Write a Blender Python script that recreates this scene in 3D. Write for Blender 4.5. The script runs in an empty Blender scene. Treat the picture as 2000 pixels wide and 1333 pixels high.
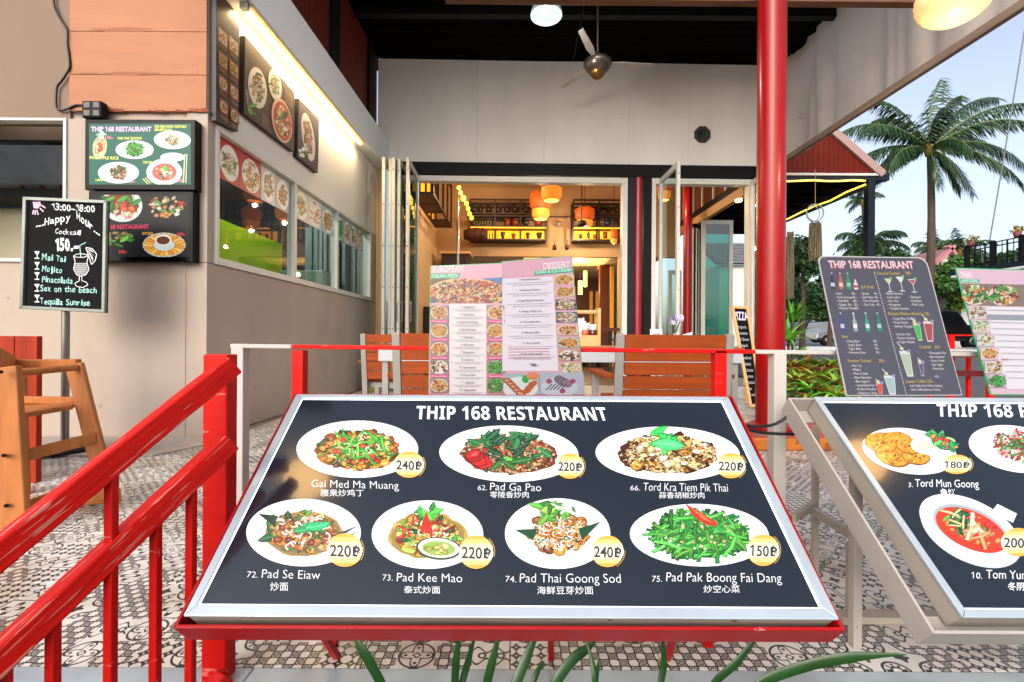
import bpy, math, random
from mathutils import Vector, Matrix
sc = bpy.context.scene
COL = sc.collection
# ---------------- camera, sky, sun, exposure ----------------
F, CX, CY, ROLL, H = 900.0, 1000.0, 660.0, 0.006, 0.78
cam = bpy.data.cameras.new('camera')
cam.sensor_width = 36.0; cam.lens = F/2000*36; cam.shift_y = -(666.5-CY)/2000
cam.clip_start = 0.05; cam.clip_end = 900
cam_ob = bpy.data.objects.new('camera', cam); COL.objects.link(cam_ob)
cr, sr = math.cos(ROLL), math.sin(ROLL)
cam_ob.matrix_world = Matrix(((cr, -sr, 0, 0), (0, 0, -1, 0), (sr, cr, 0, H), (0, 0, 0, 1)))
sc.camera = cam_ob
w = bpy.data.worlds.new('World'); sc.world = w; w.use_nodes = True
nt = w.node_tree; nt.nodes.clear()
sky = nt.nodes.new('ShaderNodeTexSky'); sky.sky_type = 'NISHITA'; sky.sun_disc = False
SUN_EL, SUN_ROT = math.radians(30), math.radians(205)
sky.sun_elevation = SUN_EL; sky.sun_rotation = SUN_ROT
sky.air_density = 1.0; sky.dust_density = 4.5; sky.ozone_density = 1.6
bg = nt.nodes.new('ShaderNodeBackground'); bg.inputs[1].default_value = 0.15
wo = nt.nodes.new('ShaderNodeOutputWorld')
hs = nt.nodes.new('ShaderNodeHueSaturation'); hs.inputs['Saturation'].default_value = .62; hs.inputs['Value'].default_value = 1.6   # thin even cloud takes the blue out
nt.links.new(sky.outputs[0], hs.inputs['Color']); nt.links.new(hs.outputs[0], bg.inputs[0]); nt.links.new(bg.outputs[0], wo.inputs[0])
sl = bpy.data.lights.new('sun', 'SUN'); sl.energy = 0.12; sl.angle = math.radians(25); sl.color = (1, .97, .95)
so = bpy.data.objects.new('sun', sl); COL.objects.link(so)
sd = Vector((math.sin(SUN_ROT)*math.cos(SUN_EL), math.cos(SUN_ROT)*math.cos(SUN_EL), math.sin(SUN_EL)))
so.rotation_euler = sd.to_track_quat('Z', 'Y').to_euler(); so.location = sd*40
sc.view_settings.view_transform = 'Standard'; sc.view_settings.look = 'None'
sc.view_settings.gamma = 1; sc.view_settings.exposure = 0.3; sc.view_settings.use_curve_mapping = False
sc.cycles.use_denoising = True
sc.cycles.max_bounces = 8; sc.cycles.transparent_max_bounces = 12
sc.cycles.sample_clamp_indirect = 6

# ---------------- maths of the place ----------------
def ray(px, py):
    u, v = px-CX, py-CY
    return Vector(((u*cr+v*sr)/F, 1, -(-u*sr+v*cr)/F))
EYE = Vector((0, 0, H))
def P(px, py, Z): return EYE + ray(px, py)*Z
def hit(px, py, p0, n):
    d = ray(px, py)
    return EYE + d*((Vector(p0)-EYE).dot(n)/d.dot(n))
def s2l(c): return c/12.92 if c <= .04045 else ((c+.055)/1.055)**2.4
def rgb(c):
    if isinstance(c, str):
        c = c.lstrip('#'); c = tuple(int(c[i:i+2], 16) for i in (0, 2, 4))
    return tuple(s2l(x/255) for x in c)

# ---------------- node expressions ----------------
class X:
    def __init__(s, t, k): s.t, s.k = t, k
    def _m(s, op, *a):
        n = s.t.nodes.new('ShaderNodeMath'); n.operation = op
        for i, v in enumerate((s,)+a):
            if isinstance(v, X): s.t.links.new(v.k, n.inputs[i])
            else: n.inputs[i].default_value = v
        return X(s.t, n.outputs[0])
    def __add__(s, o): return s._m('ADD', o)
    __radd__ = __add__
    def __mul__(s, o): return s._m('MULTIPLY', o)
    __rmul__ = __mul__
    def __sub__(s, o): return s._m('SUBTRACT', o)
    def __rsub__(s, o): return (s*-1)+o
    def abs(s): return s._m('ABSOLUTE')
    def lt(s, o): return s._m('LESS_THAN', o)
    def gt(s, o): return s._m('GREATER_THAN', o)
    def fr(s): return s._m('FRACT')
    def fl(s): return s._m('FLOOR')
    def sin(s): return s._m('SINE')
    def cos(s): return s._m('COSINE')
    def sqrt(s): return s._m('SQRT')
    def at2(s, o): return s._m('ARCTAN2', o)
    def mx(s, o): return s._m('MAXIMUM', o)
    def mn(s, o): return s._m('MINIMUM', o)

# ---------------- materials ----------------
MATS = {}
def mat(name, col=None, rough=.5, metal=0, noise=None, bump=None, coat=0, emit=None, es=1, spec=.5, streak=None, chip=None, vcol=False, alpha=None, trans=0, gain=None):
    """noise=(scale, amount); bump=(scale, strength); streak=(scale vector, amount); chip=(scale, threshold, colour)"""
    if name in MATS: return MATS[name]
    m = bpy.data.materials.new(name); m.use_nodes = True; t = m.node_tree; N = t.nodes; L = t.links
    b = N['Principled BSDF']; MATS[name] = m
    b.inputs['Roughness'].default_value = rough; b.inputs['Metallic'].default_value = metal
    b.inputs['Coat Weight'].default_value = coat; b.inputs['Coat Roughness'].default_value = .06
    b.inputs['Specular IOR Level'].default_value = spec
    if trans: b.inputs['Transmission Weight'].default_value = trans
    if alpha is not None: b.inputs['Alpha'].default_value = alpha
    tc = N.new('ShaderNodeTexCoord'); src = None
    if vcol:
        at = N.new('ShaderNodeAttribute'); at.attribute_name = 'Col'; src = at.outputs['Color']
    c = rgb(col) if col is not None else (1, 1, 1)
    def nz(scale, vec=None, detail=4):
        n = N.new('ShaderNodeTexNoise'); n.inputs['Detail'].default_value = detail
        if vec:
            mp = N.new('ShaderNodeMapping'); mp.inputs['Scale'].default_value = vec
            L.new(tc.outputs['Object'], mp.inputs[0]); L.new(mp.outputs[0], n.inputs[0]); n.inputs['Scale'].default_value = 1
        else:
            L.new(tc.outputs['Object'], n.inputs[0]); n.inputs['Scale'].default_value = scale
        return n
    def mult(src, fac_out, amt):
        r = N.new('ShaderNodeMapRange'); r.inputs['From Min'].default_value = .3; r.inputs['From Max'].default_value = .7
        r.inputs['To Min'].default_value = 1-amt; r.inputs['To Max'].default_value = 1+amt*.6
        L.new(fac_out, r.inputs[0])
        mm = N.new('ShaderNodeVectorMath'); mm.operation = 'SCALE'
        if src is None: mm.inputs[0].default_value = c
        else: L.new(src, mm.inputs[0])
        L.new(r.outputs[0], mm.inputs['Scale']); return mm.outputs[0]
    esrc = src
    if gain:
        gm = N.new('ShaderNodeVectorMath'); gm.operation = 'SCALE'; L.new(src, gm.inputs[0]); gm.inputs['Scale'].default_value = gain; src = gm.outputs[0]
    if noise: src = mult(src, nz(noise[0]).outputs[0], noise[1])
    if streak: src = mult(src, nz(1, streak[0], 6).outputs[0], streak[1])
    if chip:
        n = nz(1, chip[0], 8) if isinstance(chip[0], tuple) else nz(chip[0], None, 8)
        r = N.new('ShaderNodeMapRange'); r.inputs['From Min'].default_value = chip[1]; r.inputs['From Max'].default_value = chip[1]+.03
        L.new(n.outputs[0], r.inputs[0])
        mxn = N.new('ShaderNodeMix'); mxn.data_type = 'RGBA'
        L.new(r.outputs[0], mxn.inputs[0])
        if src is None: mxn.inputs[6].default_value = (*c, 1)
        else: L.new(src, mxn.inputs[6])
        mxn.inputs[7].default_value = (*rgb(chip[2]), 1); src = mxn.outputs[2]
    if src is None: b.inputs['Base Color'].default_value = (*c, 1)
    else: L.new(src, b.inputs['Base Color'])
    if bump:
        bn = N.new('ShaderNodeBump'); bn.inputs['Strength'].default_value = bump[1]; bn.inputs['Distance'].default_value = .004
        n = nz(1, bump[0], 5) if isinstance(bump[0], tuple) else nz(bump[0], None, 5)
        L.new(n.outputs[0], bn.inputs['Height']); L.new(bn.outputs[0], b.inputs['Normal'])
    if emit is not None:
        b.inputs['Emission Strength'].default_value = es
        if emit == 'base' and (esrc or src) is not None: L.new(esrc or src, b.inputs['Emission Color'])
        elif emit == 'base': b.inputs['Emission Color'].default_value = (*c, 1)
        else: b.inputs['Emission Color'].default_value = (*rgb(emit), 1)
    return m

def cloth(name, col, k=.4):
    m = mat(name, col, .9, streak=((.6, 5, .5), .05), noise=(2, .07), chip=(12, .73, '#7a6a60')); t = m.node_tree; b = t.nodes['Principled BSDF']
    tr = t.nodes.new('ShaderNodeBsdfTranslucent'); mx = t.nodes.new('ShaderNodeMixShader'); mx.inputs[0].default_value = k
    L = b.inputs['Base Color'].links
    if L: t.links.new(L[0].from_socket, tr.inputs[0])
    o = [n for n in t.nodes if n.type == 'OUTPUT_MATERIAL'][0]
    t.links.new(b.outputs[0], mx.inputs[1]); t.links.new(tr.outputs[0], mx.inputs[2]); t.links.new(mx.outputs[0], o.inputs[0]); return m
def glass(name, tint=(.86, .95, .93), refl=.04, ior=1.45):
    if name in MATS: return MATS[name]
    m = bpy.data.materials.new(name); m.use_nodes = True; t = m.node_tree; t.nodes.clear(); MATS[name] = m
    o = t.nodes.new('ShaderNodeOutputMaterial'); mx = t.nodes.new('ShaderNodeMixShader')
    tr = t.nodes.new('ShaderNodeBsdfTransparent'); tr.inputs[0].default_value = (*tint, 1)
    gl = t.nodes.new('ShaderNodeBsdfGlossy'); gl.inputs['Roughness'].default_value = .02
    fr = t.nodes.new('ShaderNodeFresnel'); fr.inputs[0].default_value = ior
    ad = t.nodes.new('ShaderNodeMath'); ad.operation = 'ADD'; ad.inputs[1].default_value = refl; ad.use_clamp = True
    ge = t.nodes.new('ShaderNodeNewGeometry'); om = t.nodes.new('ShaderNodeMath'); om.operation = 'SUBTRACT'; om.inputs[0].default_value = 1; t.links.new(ge.outputs['Backfacing'], om.inputs[1])
    ml = t.nodes.new('ShaderNodeMath'); ml.operation = 'MULTIPLY'; t.links.new(fr.outputs[0], ad.inputs[0]); t.links.new(ad.outputs[0], ml.inputs[0]); t.links.new(om.outputs[0], ml.inputs[1]); t.links.new(ml.outputs[0], mx.inputs[0])
    t.links.new(tr.outputs[0], mx.inputs[1]); t.links.new(gl.outputs[0], mx.inputs[2]); t.links.new(mx.outputs[0], o.inputs[0])
    return m

# ---------------- mesh builder ----------------
def rootloc(p):
    v = Vector((0, 0, 0))
    while p is not None: v += p.location; p = p.parent
    return v
class MB:
    def __init__(s): s.v, s.f, s.c, s.sm = [], [], [], []
    def add(s, vs, fs, col=None, smooth=False):
        k = len(s.v); s.v += [tuple(q) for q in vs]
        for q in fs: s.f.append(tuple(i+k for i in q)); s.c.append(col); s.sm.append(smooth)
        return s
    def poly(s, pts, col=None): return s.add(pts, [tuple(range(len(pts)))], col)
    def hexa(s, p, col=None):  # 8 points: bottom loop 0-3, top loop 4-7
        return s.add(p, [(3, 2, 1, 0), (4, 5, 6, 7), (0, 1, 5, 4), (1, 2, 6, 5), (2, 3, 7, 6), (3, 0, 4, 7)], col)
    def box(s, x0, x1, y0, y1, z0, z1, col=None):
        return s.hexa([(x0, y0, z0), (x1, y0, z0), (x1, y1, z0), (x0, y1, z0), (x0, y0, z1), (x1, y0, z1), (x1, y1, z1), (x0, y1, z1)], col)
    def bar(s, p, q, w, h, up=(0, 0, 1), col=None):  # w across, h along up
        p, q = Vector(p), Vector(q); d = (q-p).normalized(); r = d.cross(Vector(up))
        if r.length < 1e-4: r = d.cross(Vector((0, 1, 0)))
        r.normalize(); u = r.cross(d).normalized(); r = r*w/2; u = u*h/2
        return s.hexa([p-r-u, p+r-u, q+r-u, q-r-u, p-r+u, p+r+u, q+r+u, q-r+u], col)
    def slab(s, pts, t, col=None):  # planar polygon pts extruded by vector t
        n = len(pts); pts = [Vector(a) for a in pts]; t = Vector(t)
        fs = [tuple(range(n)), tuple(reversed(range(n, 2*n)))]
        for i in range(n): j = (i+1) % n; fs.append((j, i, i+n, j+n))
        return s.add(pts+[a+t for a in pts], fs, col)
    def tube(s, pts, r, n=10, col=None, cap=True, smooth=True):
        pts = [Vector(a) for a in pts]; R = r if isinstance(r, (list, tuple)) else [r]*len(pts)
        vs = []; prev = None
        for i, a in enumerate(pts):
            d = (pts[min(i+1, len(pts)-1)]-pts[max(i-1, 0)]).normalized()
            if prev is None:
                u = d.cross(Vector((0, 0, 1)))
                if u.length < .05: u = d.cross(Vector((0, 1, 0)))
            else: u = prev - d*prev.dot(d)
            u.normalize(); prev = u; w_ = d.cross(u)
            for k in range(n):
                t = 2*math.pi*k/n; vs.append(a+(u*math.cos(t)+w_*math.sin(t))*R[i])
        fs = []
        for i in range(len(pts)-1):
            for k in range(n):
                a, b = i*n+k, i*n+(k+1) % n; fs.append((a, b, b+n, a+n))
        s.add(vs, fs, col, smooth)
        if cap:
            s.add([vs[k] for k in range(n)], [tuple(reversed(range(n)))], col)
            s.add([vs[(len(pts)-1)*n+k] for k in range(n)], [tuple(range(n))], col)
        return s
    def lathe(s, prof, c, n=16, axis='z', col=None, smooth=True, sx=1, sy=1):
        c = Vector(c); vs = []
        for (r, h) in prof:
            for k in range(n):
                t = 2*math.pi*k/n; a, b = r*math.cos(t)*sx, r*math.sin(t)*sy
                vs.append(c+(Vector((a, b, h)) if axis == 'z' else Vector((a, h, b)) if axis == 'y' else Vector((h, a, b))))
        fs = []
        for i in range(len(prof)-1):
            for k in range(n):
                a, b = i*n+k, i*n+(k+1) % n; fs.append((a, b, b+n, a+n))
        return s.add(vs, fs, col, smooth)
    def build(s, name, m, parent=None, bevel=0, kind=None, label=None):
        me = bpy.data.meshes.new(name); off = rootloc(parent)
        me.from_pydata([Vector(a)-off for a in s.v], [], s.f)
        if any(c is not None for c in s.c):
            at = me.color_attributes.new('Col', 'FLOAT_COLOR', 'CORNER'); buf = []
            for f, c in zip(s.f, s.c): buf += [*(c or (1, 1, 1)), 1.0]*len(f)
            at.data.foreach_set('color', buf)
        me.polygons.foreach_set('use_smooth', s.sm)
        me.materials.append(m); me.update()
        o = bpy.data.objects.new(name, me); COL.objects.link(o)
        if parent: o.parent = parent
        if bevel:
            bm = o.modifiers.new('bevel', 'BEVEL'); bm.width = bevel; bm.segments = 2; bm.limit_method = 'ANGLE'
        if kind: o['kind'] = kind
        if label: o['label'] = label
        return o
def thing(name, label, cat, loc=(0, 0, 0), group=None):
    o = bpy.data.objects.new(name, None); COL.objects.link(o); o.location = loc; o.empty_display_size = .1
    o['label'] = label; o['category'] = cat
    if group: o['group'] = group
    return o
def tag(o, label, cat, group=None):
    o['label'] = label; o['category'] = cat
    if group: o['group'] = group
    return o
def copy_tree(o, parent=None):
    c = o.copy(); COL.objects.link(c); c.parent = parent
    for ch in list(o.children): copy_tree(ch, c)
    return c
def part(name, m, parent, fn, **k):
    b = MB(); fn(b); return b.build(name, m, parent, **k)
def boxpart(name, m, parent, *a, **k):
    return MB().box(*a).build(name, m, parent, **k)

# ---------------- flat print on a surface ----------------
class Surf:
    """a plane in the place; photo pixel positions are cast onto it once, here, to get real positions"""
    def __init__(s, p0, n): s.p0, s.n = Vector(p0), Vector(n).normalized()
    def at(s, px, py, off=0.0): return hit(px, py, s.p0, s.n)+s.n*off
def clipped(pts, c):
    C = [(c[0], c[1]), (c[2], c[1]), (c[2], c[3]), (c[0], c[3])] if len(c) == 4 and not isinstance(c[0], tuple) else list(c)
    for i in range(len(C)):
        (ax, ay), (bx, by) = C[i], C[(i+1) % len(C)]; out = []
        sd = [(bx-ax)*(y-ay)-(by-ay)*(x-ax) for x, y in pts]
        for j in range(len(pts)):
            k = j-1
            if (sd[j] >= 0) != (sd[k] >= 0):
                t = sd[k]/(sd[k]-sd[j]); out.append((pts[k][0]+(pts[j][0]-pts[k][0])*t, pts[k][1]+(pts[j][1]-pts[k][1])*t))
            if sd[j] >= 0: out.append(pts[j])
        pts = out
        if len(pts) < 3: return []
    return pts
class Print:
    def __init__(s, surf, base=.0006, step=9e-7): s.s, s.mb, s.o, s.step = surf, MB(), base, step
    clip = None   # (x0, y0, x1, y1) or a convex polygon: print stays inside it
    def poly(s, pts, col):
        if s.clip:
            pts = clipped(pts, s.clip)
            if len(pts) < 3: return
        s.o += s.step
        q = [s.s.at(x, y, s.o) for x, y in pts]
        n = (q[1]-q[0]).cross(q[2]-q[0])
        if n.dot(s.s.n) < 0: q.reverse()
        s.mb.poly(q, rgb(col) if not (isinstance(col, tuple) and max(col) <= 1.0) else col)
    def rect(s, x0, y0, x1, y1, col): s.poly([(x0, y0), (x1, y0), (x1, y1), (x0, y1)], col)
    def ell(s, cx, cy, ex, ey, col, n=32, jit=0, rnd=None):
        pts = []
        for k in range(n):
            t = 2*math.pi*k/n; r = 1+(rnd.uniform(-jit, jit) if jit else 0)
            a, b = math.cos(t)*r, math.sin(t)*r
            pts.append((cx+ex[0]*a+ey[0]*b, cy+ex[1]*a+ey[1]*b))
        s.poly(pts, col)
    def line(s, p, q, w, col):
        d = math.hypot(q[0]-p[0], q[1]-p[1]) or 1; nx, ny = -(q[1]-p[1])/d*w/2, (q[0]-p[0])/d*w/2
        s.poly([(p[0]+nx, p[1]+ny), (q[0]+nx, q[1]+ny), (q[0]-nx, q[1]-ny), (p[0]-nx, p[1]-ny)], col)
    def path(s, pts, w, col):
        for a, b in zip(pts[:-1], pts[1:]): s.line(a, b, w, col)
    def text(s, body, L, R, up, col, bold=0, slant=0):
        """L, R: photo positions of the baseline's ends; up: pixel vector of the cap height"""
        s.o += s.step*4
        vs, fs, x0, x1 = glyphs(body, bold)
        o = s.s.at(*L, s.o); ex = s.s.at(*R, s.o)-o; ey = s.s.at(L[0]+up[0], L[1]+up[1], s.o)-o
        wd = (x1-x0) or 1
        q = [o+ex*((x-x0)/wd)+ey*(y/.7)+ex.normalized()*(y*slant*ey.length) for x, y in vs]
        s.mb.add(q, fs, rgb(col))
def glyphs(body, bold=0, _c={}):
    if (body, bold) in _c: return _c[(body, bold)]
    c = bpy.data.curves.new('lettering', 'FONT'); c.body = body.replace('1', '\U0001D7E3'); c.resolution_u = 3; c.offset = bold
    o = bpy.data.objects.new('lettering', c); COL.objects.link(o)
    dg = bpy.context.evaluated_depsgraph_get(); dg.update()
    m = bpy.data.meshes.new_from_object(o.evaluated_get(dg))
    vs = [(v.co.x, v.co.y) for v in m.vertices]; fs = [tuple(p.vertices) for p in m.polygons]
    # faces must look along +normal: text meshes face +z
    xs = [a for a, _ in vs] or [0]
    r = (vs, fs, min(xs), max(xs)); _c[(body, bold)] = r
    bpy.data.objects.remove(o); bpy.data.curves.remove(c); bpy.data.meshes.remove(m)
    return r
def jitc(c, rnd, a=.18):
    c = rgb(c); k = 1+rnd.uniform(-a*1.6, a*1.2); return tuple(min(1, max(0, x*k*(1+rnd.uniform(-a, a)*.5))) for x in c)
def L_big(ex): return math.hypot(*ex) > 50
def boldsans(s):
    return ''.join(chr(0x1D5D4+ord(c)-65) if 'A' <= c <= 'Z' else chr(0x1D7EC+ord(c)-48) if c.isdigit() else c for c in s)
def morsels(pr, cx, cy, ex, ey, rnd, spec):
    """flat photo of food: spec = list of (kind, count, size, spread, colours)"""
    for kind, n, size, spread, cols in spec:
        if L_big(ex): n = int(n*(1.9 if kind != 'grain' else 1.25)); size = size*(.72 if kind != 'grain' else .85)
        for i in range(n):
            r = spread*math.sqrt(rnd.random()); t = rnd.uniform(0, 6.283)
            a, b = r*math.cos(t), r*math.sin(t)
            x, y = cx+ex[0]*a+ey[0]*b, cy+ex[1]*a+ey[1]*b
            L = math.hypot(*ex); K = math.hypot(*ey); q = K/L
            c = jitc(rnd.choice(cols), rnd); dk = tuple(v*.4 for v in c); hi = tuple(min(1, v*1.45+.09) for v in c)
            an = rnd.uniform(0, 6.283); sz = size*L*rnd.uniform(.6, 1.3)
            ca, sa = math.cos(an), math.sin(an); sq = .5+.5*q
            def T(u, v): return (x+(u*ca-v*sa)*sz, y+(u*sa+v*ca)*sz*sq)
            if kind == 'blob':
                base = [(math.cos(j*.785)*rnd.uniform(.75, 1.15), math.sin(j*.785)*rnd.uniform(.5, .85)) for j in range(8)]
                pr.poly([T(u*1.22, v*1.25) for u, v in base], dk); pr.poly([T(u, v) for u, v in base], c)
                pr.poly([T(u*.45-.15, v*.4-.15) for u, v in base], hi)
                if L > 50:
                    for _ in range(3):
                        uu, vv = rnd.uniform(-.6, .6), rnd.uniform(-.4, .4); k_ = rnd.uniform(.06, .16); cc = rnd.choice((dk, hi, tuple(min(1, q_*1.9+.2) for q_ in c)))
                        pr.poly([T(uu-k_, vv), T(uu, vv+k_), T(uu+k_, vv), T(uu, vv-k_)], cc)
            elif kind == 'grain':
                pr.poly([T(1.3, 0), T(0, 1.1), T(-1.3, .2), T(0, -1.1)], dk); pr.poly([T(1, 0), T(0, .8), T(-1, .1), T(0, -.8)], c)
            elif kind == 'strip':
                cv = rnd.uniform(-.35, .35)
                pr.poly([T(-1.9, -.26), T(0, -.3+cv), T(1.9, -.26), T(1.9, .26), T(0, .3+cv), T(-1.9, .26)], dk)
                pr.poly([T(-1.8, -.18), T(0, -.2+cv), T(1.8, -.18), T(1.8, .18), T(0, .2+cv), T(-1.8, .18)], c)
                pr.poly([T(-1.3, -.1), T(0, -.1+cv), T(1.3, -.1), T(0, .02+cv)], hi)
            elif kind == 'leaf':
                o = [(-1.5, 0), (-.7, .55), (.3, .6), (1.1, .3), (1.6, 0), (1.1, -.35), (.2, -.6), (-.8, -.5)]
                o = [(u, v*rnd.uniform(.8, 1.15)) for u, v in o]
                pr.poly([T(u*1.1, v*1.15) for u, v in o], dk); pr.poly([T(*p) for p in o], c)
                pr.line(T(-1.3, 0), T(1.3, 0), sz*.12, hi)
                for j in (-.6, 0, .6): pr.line(T(j, 0), T(j+.35, .4), sz*.06, hi); pr.line(T(j, 0), T(j+.35, -.4), sz*.06, dk)
            elif kind == 'arc':
                pts = [(math.cos(j*.45)*1, math.sin(j*.45)*.9) for j in range(7)]
                for wd, cc in ((.55, dk), (.36, c), (.12, hi)):
                    for p0, p1 in zip(pts[:-1], pts[1:]): pr.line(T(*p0), T(*p1), sz*wd, cc)
            elif kind == 'ring':
                for rr, cc in ((1.05, dk), (.95, c), (.55, hi), (.4, dk)):
                    pr.poly([T(math.cos(j*.628)*rr, math.sin(j*.628)*rr) for j in range(10)], cc)
G1, G2, G3 = ['#3f8a2a', '#5fae3a', '#2c6b22'], ['#1d5a2c', '#2b7a3a', '#174a22'], ['#8fc24a', '#a9cf5a', '#6aa838']
BR, OR, RD = ['#8a4a1c', '#6e3413', '#a8622a'], ['#d9851e', '#c9701a', '#e6a03a'], ['#c22a18', '#a51c12', '#e04a2a']
CR, GD, WH = ['#f0d9a0', '#e9c98a', '#f6ecd0'], ['#d9a441', '#c98a2a', '#ecc56a'], ['#f4efe6', '#e2dccf', '#ffffff']
FOOD = {
 'cashew': [('blob', 26, .13, .62, BR), ('blob', 40, .11, .66, OR+BR), ('leaf', 8, .1, .6, G3), ('arc', 9, .07, .5, CR), ('strip', 24, .08, .62, G1), ('blob', 10, .07, .55, RD), ('blob', 16, .07, .62, GD)],
 'basil': [('blob', 24, .13, .6, BR), ('grain', 420, .028, .68, ['#a0683a', '#c99a6a', '#7a4424', '#d9b88a', '#e0c8a0']), ('leaf', 11, .13, .6, G2), ('grain', 120, .028, .5, ['#a0683a', '#c99a6a', '#d9b88a']), ('grain', 22, .03, .6, RD), ('leaf', 4, .11, .45, G2)],
 'garlic': [('blob', 30, .14, .62, ['#4a2410', '#5e2f14']), ('blob', 34, .12, .6, GD+CR), ('grain', 420, .027, .68, ['#c98a3a', '#8a5220', '#e6c07a', '#5e3212', '#f0dca8']), ('blob', 10, .08, .5, CR)],
 'noodle': [('leaf', 6, .16, .66, G2), ('blob', 26, .12, .58, ['#a88a4a', '#8a6a34', '#c0a060']), ('arc', 26, .11, .55, CR+OR), ('leaf', 9, .1, .55, G1), ('strip', 12, .08, .55, ['#d9651e', '#e08a3a']), ('blob', 14, .09, .5, ['#8a3a1a', '#c97a3a']), ('arc', 16, .08, .5, WH)],
 'drunken': [('blob', 30, .13, .6, GD), ('arc', 30, .1, .56, ['#c9a03a', '#b88a2a', '#e0c060']), ('leaf', 10, .11, .58, G3), ('blob', 12, .1, .5, RD+OR), ('leaf', 6, .1, .55, G2), ('arc', 18, .08, .5, CR), ('strip', 8, .08, .45, RD)],
 'padthai': [('blob', 40, .13, .56, BR+OR), ('arc', 44, .09, .5, ['#c98a3a', '#b8702a', '#e0b060']), ('blob', 20, .09, .42, OR), ('arc', 34, .07, .48, CR+WH), ('strip', 20, .05, .5, WH), ('strip', 6, .07, .5, G2)],
 'greens': [('leaf', 20, .14, .55, G2), ('strip', 90, .14, .62, G1+G2), ('leaf', 12, .1, .55, G1), ('strip', 110, .13, .62, G1+['#4fc24a', '#6ad85a', '#2f9a3a']), ('grain', 20, .03, .5, CR)],
 'salad': [('blob', 20, .14, .55, CR), ('leaf', 12, .12, .6, G1), ('strip', 26, .08, .55, RD+OR), ('strip', 30, .07, .55, WH+G3), ('grain', 60, .03, .5, BR+CR)],
 'crust': [('blob', 16, .15, .7, GD+OR), ('grain', 160, .03, .8, OR+BR+GD), ('blob', 7, .1, .6, RD+BR), ('leaf', 3, .1, .5, G1)],
 'pizza': [('grain', 60, .05, .82, CR), ('blob', 24, .11, .75, RD), ('leaf', 10, .09, .7, G1), ('blob', 16, .07, .75, CR), ('ring', 6, .09, .7, BR+CR)],
 'mussel': [('blob', 18, .16, .6, ['#3a2a3a', '#5a4a5a']), ('leaf', 8, .12, .6, G2), ('blob', 16, .11, .55, OR+CR), ('blob', 12, .09, .6, RD+WH)],
}
def dish(pr, cx, cy, ex, ey, food, seed, plate='#ffffff', fx=1.0, fy=1.02, dx=0, dy=0, rim='#f3f5f8'):
    rnd = random.Random(seed)
    if plate:
        pr.ell(cx, cy, ex, ey, plate, 48)
        for k, c in ((.78, rim), (.755, plate)):
            pr.ell(cx, cy-.02*ey[1], (ex[0]*k, ex[1]*k), (ey[0]*k, ey[1]*k), c, 40)
    big = L_big(ex)
    sauce = {'cashew': '#8a4a1c', 'basil': '#7a3c18', 'garlic': '#5a2a10', 'noodle': '#b89a64', 'drunken': '#c8a450', 'greens': '#2a5a24'}.get(food)
    if sauce and big:
        for k, mul in ((.7, .9), (.67, .62), (.6, .5)):
            c = rgb(sauce); c = tuple(v*mul for v in c) if k < .72 else tuple(min(1, v*1.3+.35) for v in c)
            pr.ell(cx, cy+ey[1]*.04, (ex[0]*k, ex[1]*k), (ey[0]*k, ey[1]*k*.95), c, 30, .05, rnd)
    morsels(pr, cx+dx, cy+dy, (ex[0]*fx, ex[1]*fx), (ey[0]*fy, ey[1]*fy), rnd, FOOD[food])
# ---------------- planes of the place ----------------
C0 = P(402, 861, 3.5); C0.z = 0                       # corner of the kitchen building
FA = P(735, 700, 7.5); FA.z = 0                       # where the side wall meets the facade
dA = (FA-C0).normalized(); nA = Vector((dA.y, -dA.x, 0)); LA = (FA-C0).length
dF = Vector((1, .019, 0)).normalized(); nF = Vector((dF.y, -dF.x, 0)); nF = -nF if nF.y > 0 else nF
def A(s, n, z): return C0 + dA*s + nA*n + Vector((0, 0, z))     # on the side wall: along, out, up
def Fc(s, n, z): return FA + dF*s + nF*n + Vector((0, 0, z))    # on the facade
def sA(px, py=500): return (hit(px, py, C0, nA)-C0).dot(dA)
def zA(px, py): return hit(px, py, C0, nA).z
def sF(px, py=400): return (hit(px, py, FA, nF)-FA).dot(dF)
def zF(px, py): return hit(px, py, FA, nF).z
def aw(b, s0, s1, n0, n1, z0, z1, col=None): return b.hexa([A(s0, n0, z0), A(s0, n1, z0), A(s1, n1, z0), A(s1, n0, z0), A(s0, n0, z1), A(s0, n1, z1), A(s1, n1, z1), A(s1, n0, z1)], col)
def fw(b, s0, s1, n0, n1, z0, z1, col=None): return b.hexa([Fc(s0, n1, z0), Fc(s1, n1, z0), Fc(s1, n0, z0), Fc(s0, n0, z0), Fc(s0, n1, z1), Fc(s1, n1, z1), Fc(s1, n0, z1), Fc(s0, n0, z1)], col)
SF = P(1533, 300, 7.55).x - FA.x                       # length of the facade

# ---------------- materials ----------------
m_taupe = mat('taupe_paint', '#b0a194', .75, noise=(1.3, .09), streak=((3.5, 3.5, .5), .07), bump=(60, .25), chip=(7, .7, '#96877a'))
m_pink = mat('pinkish_paint', '#85705f', .8, noise=(2, .07), bump=(30, .2))
m_white = mat('white_paint', '#dcdad6', .6, noise=(1.1, .05), bump=(40, .12))
m_wall2 = mat('white_panel_paint', '#e6e2de', .62, noise=(.8, .07), streak=((2.5, 2.5, .4), .05), bump=(30, .12), chip=(9, .74, '#a49c94'))
m_orange = mat('orange_boards', '#a86a40', .6, noise=(2, .08), bump=((2, 2, 40), .3), streak=((1.2, 1.2, 9), .1), chip=(7, .715, '#8a3f20'))
m_black = mat('black_steel', '#07090c', .6, spec=.25, noise=(3, .2))
m_navy = mat('navy_steel', '#101a26', .5, spec=.3, noise=(3, .15))
m_alu = mat('white_aluminium', '#cfcdc6', .4, noise=(5, .04))
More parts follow.
